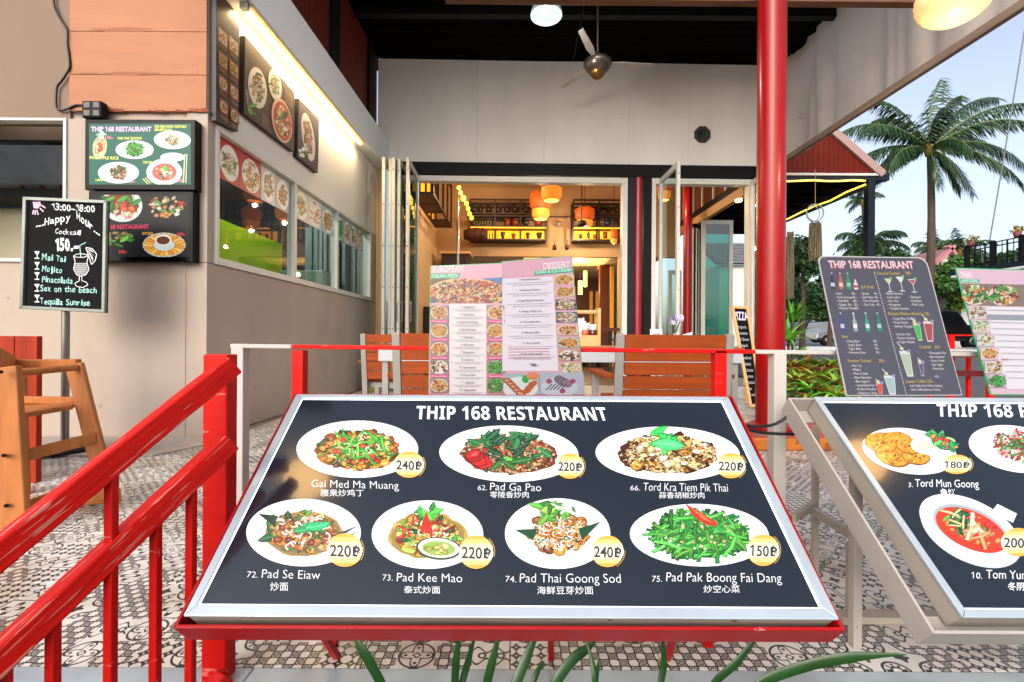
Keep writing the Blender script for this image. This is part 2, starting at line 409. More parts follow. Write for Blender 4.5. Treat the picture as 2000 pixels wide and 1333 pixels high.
m_dark = mat('dark_ceiling', '#070505', .95, spec=.05, noise=(2, .3))
m_redwood = mat('red_stained_slats', '#6a2413', .55, streak=((2, 60, 1.2), .35))
m_red = mat('red_gloss_paint', '#8e0306', .3, spec=.35, coat=.08, noise=(3, .12), bump=(7, .15))
m_maroon = mat('maroon_paint', '#8d1424', .35, coat=.2, noise=(3, .08))
m_conc = mat('concrete', '#a89d92', .85, noise=(3, .16), bump=(35, .5))
m_marble = mat('grey_marble_edge', '#a3b0b8', .35, noise=(5, .3), bump=(30, .1))
m_canvas = cloth('canvas', '#d0c4ba', .55)
m_trimw = mat('weathered_trim', '#8e7a6c', .8, streak=((.5, .5, 12), .2), noise=(3, .15))
m_glass = glass('clear_glass')
m_glassg = glass('green_glass', (.03, .45, .38), .08)
m_glassk = glass('kitchen_glass', (.86, .93, .9), .02, 1.4)

# ---------------- ground, terrace and tiles ----------------
def tile_material():
    m = bpy.data.materials.new('patterned_tile'); m.use_nodes = True; t = m.node_tree; N = t.nodes; L = t.links
    b = N['Principled BSDF']; b.inputs['Roughness'].default_value = .32
    g = N.new('ShaderNodeNewGeometry'); sp = N.new('ShaderNodeSeparateXYZ'); L.new(g.outputs['Position'], sp.inputs[0])
    K = 4/.366
    px, py = X(t, sp.outputs[0])*K+80.0, (X(t, sp.outputs[1])-T0Y)*K+80.0
    ix, iy = px.fl(), py.fl(); x, y = px.fr()-.5, py.fr()-.5
    cb = N.new('ShaderNodeCombineXYZ'); L.new(ix.k, cb.inputs[0]); L.new(iy.k, cb.inputs[1])
    wn = N.new('ShaderNodeTexWhiteNoise'); wn.noise_dimensions = '3D'; L.new(cb.outputs[0], wn.inputs[0])
    rv = X(t, wn.outputs['Value'])*7.999; k = rv.fl()
    r = (x*x+y*y).sqrt(); th = y.at2(x); c4 = (th*4.0).cos(); c2 = (th*2.0).cos()
    def line(d, w): return d.abs().lt(w)
    # 0: lattice of little quatrefoils set on the diagonal
    u, v = ((x+y)*2.0+.0).fr()-.5, ((x-y)*2.0+.0).fr()-.5
    rr = (u*u+v*v).sqrt(); cc = ((v.at2(u))*4.0).cos()
    A0 = line(rr-(cc*.07+.36), .085).mx(line(rr-(cc*.05+.17), .06)).mx((u.abs().mx(v.abs())).lt(.06))
    # 1: big flower with diamond petals
    fl = r-(c4*.13+.31)
    A1 = line(fl, .036).mx(line(x.abs()+y.abs()-.1, .03)).mx(((x.abs()-.3).abs()+y.abs()).lt(.06)).mx(((y.abs()-.3).abs()+x.abs()).lt(.06)).mx(line(r-.47, .03))
    # 2: rings in the corners with fan strokes
    xc, yc = .5-x.abs(), .5-y.abs(); rc = (xc*xc+yc*yc).sqrt()
    fan = ((yc.at2(xc))*9.0).sin().gt(.35)
    A2 = line(rc-.33, .034).mx(line(rc-.14, .03)).mx(fan.mn(rc.lt(.27)).mn(rc.gt(.17))).mx((x.abs()*y.abs()).lt(.007).mn(r.lt(.2)))
    # 3: checks of small crossed leaves
    u3, v3 = (x*3.0+.5).fr()-.5, (y*3.0+.5).fr()-.5
    A3 = (u3*v3).abs().lt(.04).mn((u3.abs()+v3.abs()).lt(.5)).mn((u3.abs()+v3.abs()).gt(.1))
    # 4: scrolls
    w1 = y-(x*12.566).sin()*.11-.22; w2 = y+(x*12.566).sin()*.11+.22
    A4 = line(w1, .036).mx(line(w2, .036)).mx(line((((x.abs()-.25)*(x.abs()-.25))+y*y).sqrt()-.09, .03)).mx((x.abs()+y.abs()).lt(.06))
    # 5: solid leaves in a cross and a frame
    A5 = (r-c2.abs()*.36).lt(0.0).mn((r-c2.abs()*.2).gt(0.0)).mx(line((x.abs().mx(y.abs()))-.44, .02)).mx(line(xc+yc-.16, .03))
    tot = None
    for i, a in enumerate((A0, A1, A2, A3, A4, A5)):
        sel = ((k-float(i)).abs().lt(.5)*a) if i else ((k.lt(.5).mx(k.gt(5.5)))*a); tot = sel if tot is None else tot+sel
    nz = N.new('ShaderNodeTexNoise'); nz.inputs['Scale'].default_value = 900; nz.inputs['Detail'].default_value = 2
    L.new(g.outputs['Position'], nz.inputs[0])
    n2 = N.new('ShaderNodeTexNoise'); n2.inputs['Scale'].default_value = 4; n2.inputs['Detail'].default_value = 6
    L.new(g.outputs['Position'], n2.inputs[0])
    ink = tot*.97
    mx = N.new('ShaderNodeMix'); mx.data_type = 'RGBA'; L.new(ink.k, mx.inputs[0])
    cr_ = N.new('ShaderNodeValToRGB'); L.new(n2.outputs[0], cr_.inputs[0])
    cr_.color_ramp.elements[0].position = .3; cr_.color_ramp.elements[0].color = (*rgb('#b0a496'), 1)
    cr_.color_ramp.elements[1].position = .55; cr_.color_ramp.elements[1].color = (*rgb('#dad6d1'), 1)
    L.new(cr_.outputs[0], mx.inputs[6]); mx.inputs[7].default_value = (*rgb('#141416'), 1)
    L.new(mx.outputs[2], b.inputs['Base Color'])
    return m
TS = .366; T0Y = 1.085
m_tile = tile_material()
m_grout = mat('grout', '#7d7068', .9, noise=(6, .2))
X1 = FA.x+SF+.02
terr = boxpart('terrace_slab', m_grout, None, -6.4, X1+.2, T0Y+.001, 17, -.7, -.009, kind='structure')
tm = None; xs0 = round((C0.x-3.9)/TS)*TS
rnd = random.Random(4); cnt = 0
far = MB()
for j in range(18):
    for i in range(30):
        x0, y0 = xs0+i*TS, T0Y+j*TS
        if x0 > X1+.1 or y0 > FA.y-.05: continue
        # only where it can be seen: right of the kitchen building and its apron
        if y0 > C0.y-.25 and x0 < C0.x-.15: continue
        if abs(x0+TS/2)/(y0+TS) > 1.35: continue
        if y0 < 5.5 and cnt < 298:
            if tm is None:
                b = MB().box(-TS/2+.0013, TS/2-.0013, -TS/2+.0013, TS/2-.0013, -.008, 0)
                o = b.build('tile', m_tile, terr, bevel=.0012); tm = o
            else:
                o = tm.copy(); COL.objects.link(o); o.parent = terr
            o.location = (x0+TS/2, y0+TS/2, rnd.uniform(-.0006, .0006)); cnt += 1
        else:
            far.box(x0+.0013, x0+TS-.0013, y0+.0013, y0+TS-.0013, -.008, 0)
far.build('far_tiles', m_tile, terr, kind='stuff')
# marble kerb along the front of the terrace
k = MB(); x = -4.2
while x < 4.6:
    k.box(x, x+1.198, T0Y-.055, T0Y-.002, -.062, .002); x += 1.2
o = k.build('terrace_kerb', m_marble, None, bevel=.004, kind='structure')
boxpart('terrace_riser', mat('grey_riser', '#687a84', .6, noise=(4, .2), bump=(20, .4)), None, -4.2, 4.6, T0Y-.04, T0Y-.003, -.6, -.064, kind='structure')
boxpart('concrete_apron', m_conc, None, C0.x-3.5, C0.x+.02, 2.95, C0.y-.005, -.004, .012, kind='structure')
E0 = MB(); E0.slab([(C0.x+.02, 3.0, .001), (C0.x+.02, C0.y, .001), (C0.x+.25, C0.y+.0, .001)], (0, 0, .009)); E0.build('concrete_apron_edge', m_conc, None, kind='structure')
m_street = mat('asphalt', '#54565a', .85, noise=(8, .2), bump=(60, .6))
g = MB()
gy = [-30, 0, 8, 12, 60, 400]; gz = [-.72, -.71, -.2, .38, .42, .42]
xsx = [-400, -6.5, 4.75, 400]
for i in range(5):
    for j in range(3):
        if j == 1 and 1 <= i <= 2: zz = (-.71, -.71)
        else: zz = (gz[i], gz[i+1])
        g.poly([(xsx[j], gy[i], zz[0]), (xsx[j+1], gy[i], zz[0]), (xsx[j+1], gy[i+1], zz[1]), (xsx[j], gy[i+1], zz[1])])
g.build('ground', m_street, None, kind='structure')
m_road = mat('blue_grey_road', '#5f7488', .8, noise=(2, .12))
MB().poly([(4.9, 12, .386), (60, 12, .386), (60, 16.8, .39), (4.9, 16.8, .39)]).build('road', m_road, None, kind='structure')
boxpart('road_kerb', mat('white_kerb', '#c9ccd0', .8, noise=(3, .1)), None, 4.9, 60, 16.8, 17.3, .3, .52, kind='structure')

# ---------------- kitchen building on the left ----------------
kb = thing('kitchen_building', 'taupe kitchen building with orange boarding and a long glazed serving window', 'building', C0)
ox1, oz0, oz1 = P(131, 400, C0.y).x, P(60, 509, C0.y).z, P(60, 232, C0.y).z
WL = C0.x-3.9
def kw(b):
    b.box(WL, C0.x-.16, C0.y, C0.y+.14, 0, oz0); b.box(ox1, C0.x-.16, C0.y, C0.y+.14, oz0, oz1)
    aw(b, 0, LA-.01, -.16, 0, 0, zA(418, 517))
part('wall', m_taupe, kb, kw)
zs0, zs1 = 1.365, 2.46     # serving window
zs0 = zA(418, 516); zs1 = zA(423, 246); s_w0, s_w1 = sA(418), sA(723.5)
def kw2(b):
    aw(b, s_w1+.002, LA-.01, -.16, 0, zs0+.001, zs1); 
part('wall', m_taupe, kb, kw2, label='taupe pier at the far end of the window')
part('wall', m_taupe, kb, lambda b: aw(b, 0, s_w0-.002, -.16, 0, zs0+.001, 3.46), label='taupe pier at the building corner')
part('wall', m_white, kb, lambda b: aw(b, s_w0-.002, LA-.01, -.16, 0, zs1+.001, 3.5), label='white upper side wall')
part('wall', m_pink, kb, lambda b: b.box(WL, ox1+.02, C0.y, C0.y+.14, oz1, 5.6), label='pinkish upper wall')
zo = zF(0, 0)
zb = [P(250, y, C0.y).z for y in (219, 148, 64, -20, -120, -220)]
for a, c in zip(zb[:-1], zb[1:]):
    boxpart('board', m_orange, kb, ox1+.022, C0.x-.004, C0.y-.012, C0.y+.02, a+.0015, c-.0015, bevel=.002)
boxpart('backing', m_taupe, kb, ox1+.021, C0.x-.16, C0.y+.021, C0.y+.14, oz1, 5.6)
# the opening in the front wall and what is in it
stn = Print(Surf((0, C0.y-.0125, 0), (0, -1, 0)), .0002, 2e-6); rs_ = random.Random(31)
for cx_, cy_ in ((238, 58), (250, 144)):
    for k in range(26): stn.ell(cx_+rs_.gauss(0, 26), cy_+rs_.uniform(-3, 4), (rs_.uniform(6, 22), 0), (0, rs_.uniform(.6, 2)), '#9a6244', 10, .2, rs_)
for k in range(60):
    x_ = rs_.choice((rs_.uniform(290, 405), rs_.uniform(205, 240), rs_.uniform(365, 405))); stn.ell(x_, 217.5-rs_.random()**2*4, (rs_.uniform(2, 9), 0), (0, rs_.uniform(.5, 2)), rs_.choice(['#7a3418', '#96502c']), 8, .3, rs_)
for k in range(14): stn.ell(rs_.uniform(330, 402), rs_.uniform(50, 200), (rs_.uniform(.8, 2), 0), (0, rs_.uniform(.6, 1.4)), '#8a5236', 8)
stn.mb.build('rust_stains', mat('rust_stain', None, .8, vcol=True), kb, kind='stuff')
part('opening_frame', m_alu, kb, lambda b: (b.box(ox1-.022, ox1, C0.y-.012, C0.y+.05, oz0, oz1), b.box(WL, ox1-.022, C0.y-.012, C0.y+.05, oz1-.018, oz1), b.box(WL, ox1-.022, C0.y-.02, C0.y+.05, oz0-.012, oz0+.012)))
# soffit box with the light along it
sx = .18
zsf = 3.50; ztop = 3.97
part('soffit_beam', mat('bluish_white_paint', '#e9edf0', .5, noise=(1.5, .04)), kb, lambda b: aw(b, -2.2, LA-.012, -.10, sx, zsf, ztop), bevel=.004)
part('upper_backing', m_dark, kb, lambda b: aw(b, -2.2, LA-.012, -.16, -.045, ztop+.002, 5.6))
sl_ = MB(); s = -2.0
while s < LA-.03:
    aw(sl_, s, s+.034, -.04, -.012, ztop+.003, 5.5); s += .05
sl_.build('slat_cladding', m_redwood, kb, kind='stuff')
for pxs in (656, 726.5):
    s = sA(pxs, 300); s = (hit(pxs, 260 if pxs < 700 else 300, C0+nA*.03, nA)-C0).dot(dA)
    part('post', m_black, kb, lambda b: aw(b, s-.12, min(s+.12, LA-.015), -.04, .03, ztop+.004, 5.5))
# serving window: frame, panes, dish stickers
win = part('window', m_alu, kb, lambda b: (aw(b, s_w0, s_w1, -.1, .02, zs0, zs0+.055), aw(b, s_w0, s_w1, -.1, .02, zs1-.04, zs1),
    aw(b, s_w0, s_w0+.035, -.1, .02, zs0+.055, zs1-.04), aw(b, s_w1-.06, s_w1, -.1, .02, zs0+.055, zs1-.04)), bevel=.003)
mull = [sA(575.5), sA(658.5)]
for s in mull: part('mullion', m_alu, win, lambda b: aw(b, s-.022, s+.022, -.07, .012, zs0+.055, zs1-.04))
ed = [s_w0+.035, mull[0]-.022, mull[0]+.022, mull[1]-.022, mull[1]+.022, s_w1-.06]
for i in range(3):
    part('pane', m_glassk, win, lambda b: aw(b, ed[2*i], ed[2*i+1], -.035, -.029, zs0+.055, zs1-.04))
m_sticker = mat('dish_sticker', None, .35, vcol=True)
stz = zs1-.042-.335
gs = Surf(A(0, -.0285, 0), nA)
cuts = [430, 477, 517, 544, 571, 579, 604, 633, 656, 661, 674, 688, 700, 713]
cuts = [431, 474, 515, 543, 570.5]; cut2 = [580, 606, 632, 655.5]; cut3 = [661.5, 675, 688, 700, 712]
foods = ['salad', 'crust', 'noodle', 'padthai', 'drunken', 'pizza', 'cashew', 'greens', 'garlic', 'noodle', 'crust']
bgs = ['#b01f24', '#b01f24', '#b9c0bc', '#a8acab', '#b9bcb6', '#c3c7c4', '#9fb3b8', '#97aab0', '#a4adab', '#a9b3ae', '#a3a9a0']
q = 0
for cs in (cuts, cut2, cut3):
    for a, c in zip(cs[:-1], cs[1:]):
        s0, s1 = sA(a), sA(c); pr = Print(gs, .0005, 2e-6)
        def WP(s, z):
            v = A(s, -.0285, z)-EYE; v = v/v.y; u, w2 = v.x*F, -v.z*F
            return (u*cr-w2*sr+CX, u*sr+w2*cr+CY)
        pr.poly([WP(s0, stz), WP(s1-.004, stz), WP(s1-.004, zs1-.041), WP(s0, zs1-.041)], bgs[q])
        c0 = WP((s0+s1)/2, stz+.16); e1 = WP((s0+s1)/2+(s1-s0)*.44, stz+.16); e2 = WP((s0+s1)/2, stz+.16-.145)
        pr.clip = [WP(s0, zs1-.041), WP(s1-.004, zs1-.041), WP(s1-.004, stz), WP(s0, stz)]; dish(pr, *c0, (e1[0]-c0[0], e1[1]-c0[1]), (e2[0]-c0[0], e2[1]-c0[1]), foods[q], 40+q, plate='#e8e4dc', fx=1.25, fy=1.2)
        pr.mb.build('dish_sticker', m_sticker, win); q += 1
# kitchen inside
ki = MB()
ki.box(WL, C0.x-.1, FA.y-.05, FA.y, 0, 3.45); ki.box(WL, C0.x-.2, C0.y+.15, FA.y, 3.3, 3.45); ki.box(WL, WL+.05, C0.y+.15, FA.y-.06, 0, 3.3)
ki.build('inner_walls', mat('kitchen_dark_wall', '#2b2f33', .5, noise=(3, .2)), kb)
boxpart('inner_floor', mat('kitchen_floor', '#4a4744', .6), kb, WL+.06, C0.x-.17, C0.y+.15, FA.y-.06, -.05, .01)
m_lime = mat('lime_panel', '#a9c61a', .3, noise=(2, .12))
part('lime_partition', m_lime, kb, lambda b: b.box(-3.36, -3.3, 4.35, 6.6, .02, 2.1))
part('extractor_hood', mat('hood_steel', '#7a6252', .35, metal=.5, noise=(2, .3)), kb, lambda b: (b.box(WL+.06, -4.02, 4.35, 4.4, 2.62, 3.0), b.box(-3.98, -3.42, 4.35, 4.4, 2.62, 3.0)))
part('splashback', mat('brushed_steel', '#a9b0b3', .35, metal=.85, noise=(2, .3)), kb, lambda b: b.slab([(WL+.06, 4.42, 2.6), (-3.42, 4.42, 2.6), (-3.42, 4.62, 2.22), (WL+.06, 4.62, 2.22)], (0, .02, 0)))
part('shelf', m_black, kb, lambda b: b.box(WL+.06, -3.42, 4.5, 4.8, 2.12, 2.21))
part('back_panel', mat('cream_panel', '#c9c0a4', .6), kb, lambda b: b.box(WL+.06, -3.42, 4.86, 4.9, .9, 2.11))
part('counter', m_black, kb, lambda b: b.box(WL+.06, -3.42, 4.0, 4.75, .02, 1.3))
for i, (x_, r_w, h_) in enumerate(((-4.75, .1, .12), (-4.45, .13, .16), (-4.1, .09, .2), (-3.85, .07, .1))):
    o = MB().lathe([(0, 0), (r_w, 0), (r_w*1.02, h_), (r_w*.95, h_), (r_w*.95, .01), (0, .01)], (x_, 4.5-.1, 1.302), 18).build('cooking_pot', mat('brushed_steel', '#a9b0b3'), None); tag(o, ['shallow steel pot', 'wide steel pot', 'tall steel pot', 'small steel pot'][i]+' on the kitchen counter inside the front opening', 'pot', 'pots on the kitchen counter')
for i in range(5):
    o = MB().lathe([(0, 0), (.035, 0), (.035, .12), (.012, .16), (.012, .2), (0, .2)], (-4.9+i*.2, 4.62, 2.212), 12).build('bottle', mat('sauce_bottle', '#5a2a1a', .2), None); tag(o, ['first', 'second', 'third', 'fourth', 'fifth'][i]+' sauce bottle from the left on the kitchen shelf', 'bottle', 'bottles on the kitchen shelf')
m_strip = mat('grey_green_strip', '#8a9690', .4, noise=(3, .2))
s3 = random.Random(8)
for i in range(15):
    x0 = -3.28+i*.065*1.0
    part('door_reflection_strip', m_strip, kb, lambda b: b.box(x0, x0+.035+s3.random()*.02, 7.1+s3.random()*.2, 7.33, .9, 2.5))  # upright strips added in place of the folding doors' reflection in the panes
part('steel_fridge', mat('fridge_steel', '#8d9a97', .3, metal=.5), kb, lambda b: b.box(-3.24, -2.62, 6.4, 7.0, .02, 1.7), bevel=.01)
kl = boxpart('lamp_tube', mat('cool_tube', '#ffffff', emit='#dff0ff', es=9), kb, -4.6, -2.7, 5.0, 5.05, 3.2, 3.25)
for kx, ky, ke in ((-3.0, 5.4, 60), (-4.6, 4.2, 22), (-4.2, 4.62, 8)):  # fill points without fixtures, added to lift the dark kitchen
    kq = bpy.data.lights.new('kitchen_fill', 'POINT'); kq.energy = ke; kq.color = (.86, .95, 1); kq.shadow_soft_size = .03
    ko = bpy.data.objects.new('kitchen_fill', kq); COL.objects.link(ko); ko.parent = kb; ko.location = Vector((kx, ky, 3.1 if ke > 10 else 2.9))-C0

# ---------------- facade of the restaurant ----------------
fb = thing('restaurant_facade', 'white boarded restaurant front with a black beam and wide door openings', 'building', FA)
zf0, zf1 = zF(1100, 321), 5.32
js = [0, sF(932, 200), sF(1063, 200), sF(1228, 200), sF(1345, 200), SF]
for a, c in zip(js[:-1], js[1:]):
    part('wall_panel', m_wall2, fb, lambda b: fw(b, a+.0012, c-.0012, -.1, 0, zf0, zf1), bevel=.0015)
part('header_beam', m_black, fb, lambda b: fw(b, .35, SF, -.12, .03, zF(1100, 345), zf0-.002))
so1, so2 = sF(805), sF(1225); so3, so4 = sF(1272), sF(1470); zd = zF(1000, 346)-.003
for (a, c) in ((so1, so2), (so3, so4)):
    part('door_track', m_alu, fb, lambda b: fw(b, a, c, -.1, .035, zd-.09, zd), bevel=.003)
    part('door_jamb', m_alu, fb, lambda b: fw(b, c-.085, c, -.1, .034, 0, zd-.091), bevel=.003)
part('door_jamb', m_alu, fb, lambda b: fw(b, so3, so3+.07, -.1, .034, 0, zd-.091), bevel=.003)
for a, c in ((1226, 1238), (1256, 1271.5)):
    part('post', m_navy if a < 1240 else m_black, fb, lambda b: fw(b, sF(a), sF(c), -.1, .04, 0, zd))
mc = (sF(1238)+sF(1255))/2
part('round_post', m_maroon, fb, lambda b: b.lathe([(.068, 0), (.068, zd)], Fc(mc, .0, 0), 20))
part('end_post', m_black, fb, lambda b: fw(b, so4+.001, SF, -.1, .03, 0, zd))
part('jamb_panel', mat('cream_jamb', '#c8ad86', .6, noise=(2, .1)), fb, lambda b: (fw(b, .01, .12, -.06, .03, 0, zF(740, 326)), fw(b, .0, .03, .0301, .06, 0, zF(740, 326))))
# folding doors, stacked and open
def leaf(label, s, n0, n1, g, zt=None, grp=None, th=.045):
    t = thing('folding_door', label, 'door', Fc(s, (n0+n1)/2, 0), grp)
    zt = zt or zd-.03
    fr = MB()
    for a, c in ((n0, n0+.07), (n1-.07, n1)): fw(fr, s-th/2, s+th/2, a, c, .03, zt)
    fw(fr, s-th/2, s+th/2, n0+.0705, n1-.0705, .03, .16); fw(fr, s-th/2, s+th/2, n0+.0705, n1-.0705, zt-.08, zt)
    fr.build('frame', m_alu, t, bevel=.004)
    part('pane', g, t, lambda b: fw(b, s-.004, s+.004, n0+.07, n1-.07, .16, zt-.08))
    h = MB(); h.tube([Fc(s+th/2+.03, n1-.035, 1.0), Fc(s+th/2+.03, n1-.035, 1.3)], .008, 8); h.tube([Fc(s+th/2, n1-.035, 1.02), Fc(s+th/2+.03, n1-.035, 1.02)], .006, 6); h.tube([Fc(s+th/2, n1-.035, 1.28), Fc(s+th/2+.03, n1-.035, 1.28)], .006, 6)
    h.build('handle', mat('steel', '#9a9a98', .25, metal=1), t)
    d = MB()
    for z in (.3, .9, 1.5, 2.1, 2.7, 3.2): d.tube([Fc(s, n1+.0, z), Fc(s, n1+.004, z)], .008, 8)
    d.build('hinge_screw', m_black, t, kind='stuff')
    return t
for i, (pxx, lb, g) in enumerate(((748.5, 'folded white glazed door nearest the side wall', m_glass), (759.5, 'second folded white door out from the side wall', m_glass), (767.5, 'third folded white door in the stack by the side wall', m_glass), (776.5, 'fourth folded white door, before the green pane', m_glassg), (795, 'last folded door with green glass at the edge of the open doorway', m_glassg))):
    Zf = 6.7; xw = P(pxx, 400, Zf).x; leaf(lb, (xw-FA.x), .08, .86-.05*(i % 2), g, grp='folding doors stacked at the doorway')
leaf('open glass door swung out right of the maroon post', sF(1313, 400)-.22, .06, .86, m_glass)
leaf('open glass door swung out beside the big red column', sF(1462, 400)+.02, .06, .86, m_glass)
# octagonal mirror and screws on the facade
bm_ = thing('octagonal_mirror', 'small octagonal mirror in a dark frame high on the white facade', 'mirror', Fc(sF(1371, 264), .02, zF(1371, 264)))
c_ = Fc(sF(1371, 264), 0, zF(1371, 264))
def octo(b, r, n0, n1, col=None): b.slab([c_+dF*math.cos(math.radians(22.5+45*i))*r+Vector((0, 0, math.sin(math.radians(22.5+45*i))*r))+nF*n1 for i in range(8)], nF*(n0-n1), col)
part('frame', mat('dark_gold_frame', '#4a2a18', .4, noise=(30, .3)), bm_, lambda b: octo(b, .145, .004, .03), bevel=.006)
part('glass_face', mat('mirror_glass', '#6a8a80', .1, metal=.8, noise=(20, .5)), bm_, lambda b: b.lathe([(.0, 0), (.1, 0.0)], Vector((0, 0, 0)), 20) if False else octo(b, .1, .0305, .036))
# ---------------- roof over the terrace ----------------
ce = boxpart('ceiling', m_dark, None, FA.x-.4, X1+.3, 3.3, 7.9, 5.34, 5.44, kind='structure')
for i in range(20):
    y = 3.4+i*.22
    boxpart('ceiling_board', mat('ceiling_board', '#080504', .95, spec=.05, noise=(3, .3)), ce, FA.x+.05, X1-.03, y, y+.19, 5.31, 5.338)
for y in (4.6, 6.3): boxpart('ceiling_beam', m_black, ce, FA.x+.05, X1-.03, y, y+.1, 5.2, 5.309)
tb = MB(); tb.bar(P(870, -6, 3.72), P(1835, 2.5, 3.72), .07, .075); tag(tb.build('tie_beam', mat('brown_wood', '#6b4630', .7, noise=(3, .2), streak=((1, 1, 20), .2)), None, bevel=.004), 'thin brown tie beam crossing behind the red column at the very top', 'beam')
# canvas side awning
xc = X1-.06; cv = thing('canvas_awning', 'grey beige canvas side awning with soft folds and a weathered bottom rail', 'awning', (xc, 5, 3.7))
zc0 = P(1533, 312, xc/(533/900)).z-.02
cvm = MB(); n, mm = 130, 14; vs = []
r_ = random.Random(5); bumps = [(r_.uniform(0, 1), r_.uniform(.012, .04), r_.uniform(.02, .085)) for _ in range(34)]
for i in range(n+1):
    y = 2.6+(7.46-2.6)*i/n
    d = sum(a*math.exp(-(((i/n)-c)/w_)**2) for c, w_, a in bumps)*min(1, (1-i/n)*14)
    for j in range(mm+1):
        t = j/mm; z = zc0+.07+(5.33-zc0-.07)*t
        vs.append((xc+d*3.4*(.25+t)*(1.12-t)-.02-.015*math.sin(t*3), y, z))
cvm.add(vs, [(i*(mm+1)+j, (i+1)*(mm+1)+j, (i+1)*(mm+1)+j+1, i*(mm+1)+j+1) for i in range(n) for j in range(mm)], None, True)
o = cvm.build('canvas', m_canvas, cv)
boxpart('bottom_rail', m_trimw, cv, xc-.05, xc+.01, 2.6, 7.46, zc0-.03, zc0+.055, bevel=.006)
# red column
ct = P(1506, 400, 3.5); clm = thing('red_column', 'thick glossy red round column standing on a small red and orange plinth', 'column', (ct.x, 3.5, 0))
part('shaft', m_red, clm, lambda b: b.lathe([(.1, .09), (.1, 5.3)], (ct.x, 3.5, 0), 40))
part('collar', m_red, clm, lambda b: b.lathe([(.1, .091), (.155, .092), (.15, .13), (.118, .15), (.1, .152)], (ct.x, 3.5, 0), 40))
px_ = mat('worn_orange_paint', '#b96a20', .7, noise=(6, .3), chip=(9, .6, '#8a4a22'))
boxpart('plinth', px_, clm, ct.x-.3, ct.x+.62, 3.22, 3.8, 0.001, .088, bevel=.01)
boxpart('plinth_top', mat('worn_red_paint', '#b04a42', .7, noise=(5, .3), chip=(8, .6, '#8d6a60')), clm, ct.x-.29, ct.x+.61, 3.23, 3.79, .0885, .0915)
# ---------------- the two lit menu light boxes in front ----------------
m_print = mat('backlit_print', None, .22, vcol=True, emit='base', es=.62, coat=.4, gain=.4)
m_navyp = mat('backlit_black_film', '#0b1118', .15, coat=.6, spec=.5, emit='#1c2836', es=.32, noise=(3, .2), bump=(5, .012))
m_frame = mat('polished_aluminium', '#b2bec7', .28, metal=.35, noise=(4, .12), bump=(14, .06))
m_steelbox = mat('rusty_white_steel', '#a39b90', .5, noise=(4, .15), chip=(16, .66, '#6b3f22'), bump=(30, .2))
m_redf = mat('red_tray_paint', '#9c0409', .38, spec=.3, noise=(3, .14), chip=((30, 30, 30), .735, '#c9747a'), bump=(25, .2))
m_whitef = mat('white_tray_paint', '#a39d96', .45, noise=(5, .14), chip=((22, 22, 22), .71, '#6a4a38'), bump=(20, .25))
bT = [P(575, 769, 1.263), P(1430, 774, 1.263), P(1652, 1232, .824), P(337, 1227, .824)]
bn = ((bT[1]-bT[0]).cross(bT[3]-bT[0])).normalized()
if bn.z < 0: bn = -bn
bp = (bT[0]+bT[2])/2
RIM = Surf(bp, bn); FACE = Surf(bp+bn*.004, bn)
def inset(pts, d):
    c = sum(pts, Vector())/4; r = []
    n = len(pts)
    for i in range(n):
        a, b, e = pts[i-1], pts[i], pts[(i+1) % n]
        u, v = (a-b).normalized(), (e-b).normalized(); s = u.cross(v).length
        r.append(b+(u+v)*(d/s))
    return r
def ringframe(b, outer, inner, t):  # mitred flat frame from 2 quads, thickness vector t
    for i in range(4):
        j = (i+1) % 4; b.slab([outer[i], outer[j], inner[j], inner[i]], t)
def mitre(name, m, par, outer, inner, t, bevel=.0015, label=None):
    for i in range(4):
        j = (i+1) % 4; o_, p_ = outer[i], outer[j]
        b = MB(); g = (p_-o_).normalized()*.0004
        b.slab([o_+g, p_-g, inner[j]-g, inner[i]+g], t); b.build(name, m, par, bevel=bevel, label=label if i == 0 else None)
def price(pr, cx, cy, rx, ry, s, seed):
    rnd = random.Random(seed)
    cols = ['#e8b64c', '#f0cd7c', '#f8e4b4', '#fdf4e0', '#fdf6e6', '#fbecc6', '#f3d48a', '#e6b350']
    for i in range(5):
        a = rnd.uniform(-.9, .5)
        pts = [(cx+math.cos(a+.1*k)*rx*1.1, cy+math.sin(a+.1*k)*ry*1.1) for k in range(7)]
        pr.path(pts, 1.2, '#d9a94a')
    for i, c in enumerate(cols):
        y0, y1 = -1+2*i/8, -1+2*(i+1)/8; up, dn = [], []
        for k in range(7):
            y = y0+(y1-y0)*k/6; x = math.sqrt(max(0, 1-y*y))*(1+rnd.uniform(-.02, .04)); dn.append((cx-x*rx, cy+y*ry)); up.append((cx+x*rx, cy+y*ry))
        pr.poly(dn+up[::-1], c)
    w_ = rx*.86
    pr.text(s, (cx-w_, cy+ry*.34), (cx+w_*.42, cy+ry*.40), (ry*.02, -ry*.66), '#3c4034', bold=.022)
    pr.text('\u0e3f', (cx+w_*.52, cy+ry*.38), (cx+w_*1.05, cy+ry*.42), (0, -ry*.6), '#2c3430', bold=.03)
def dish_part(par, name, surf, fn, label=None, m=None):
    pr = Print(surf); fn(pr); return pr.mb.build(name, m or m_print, par, label=label)

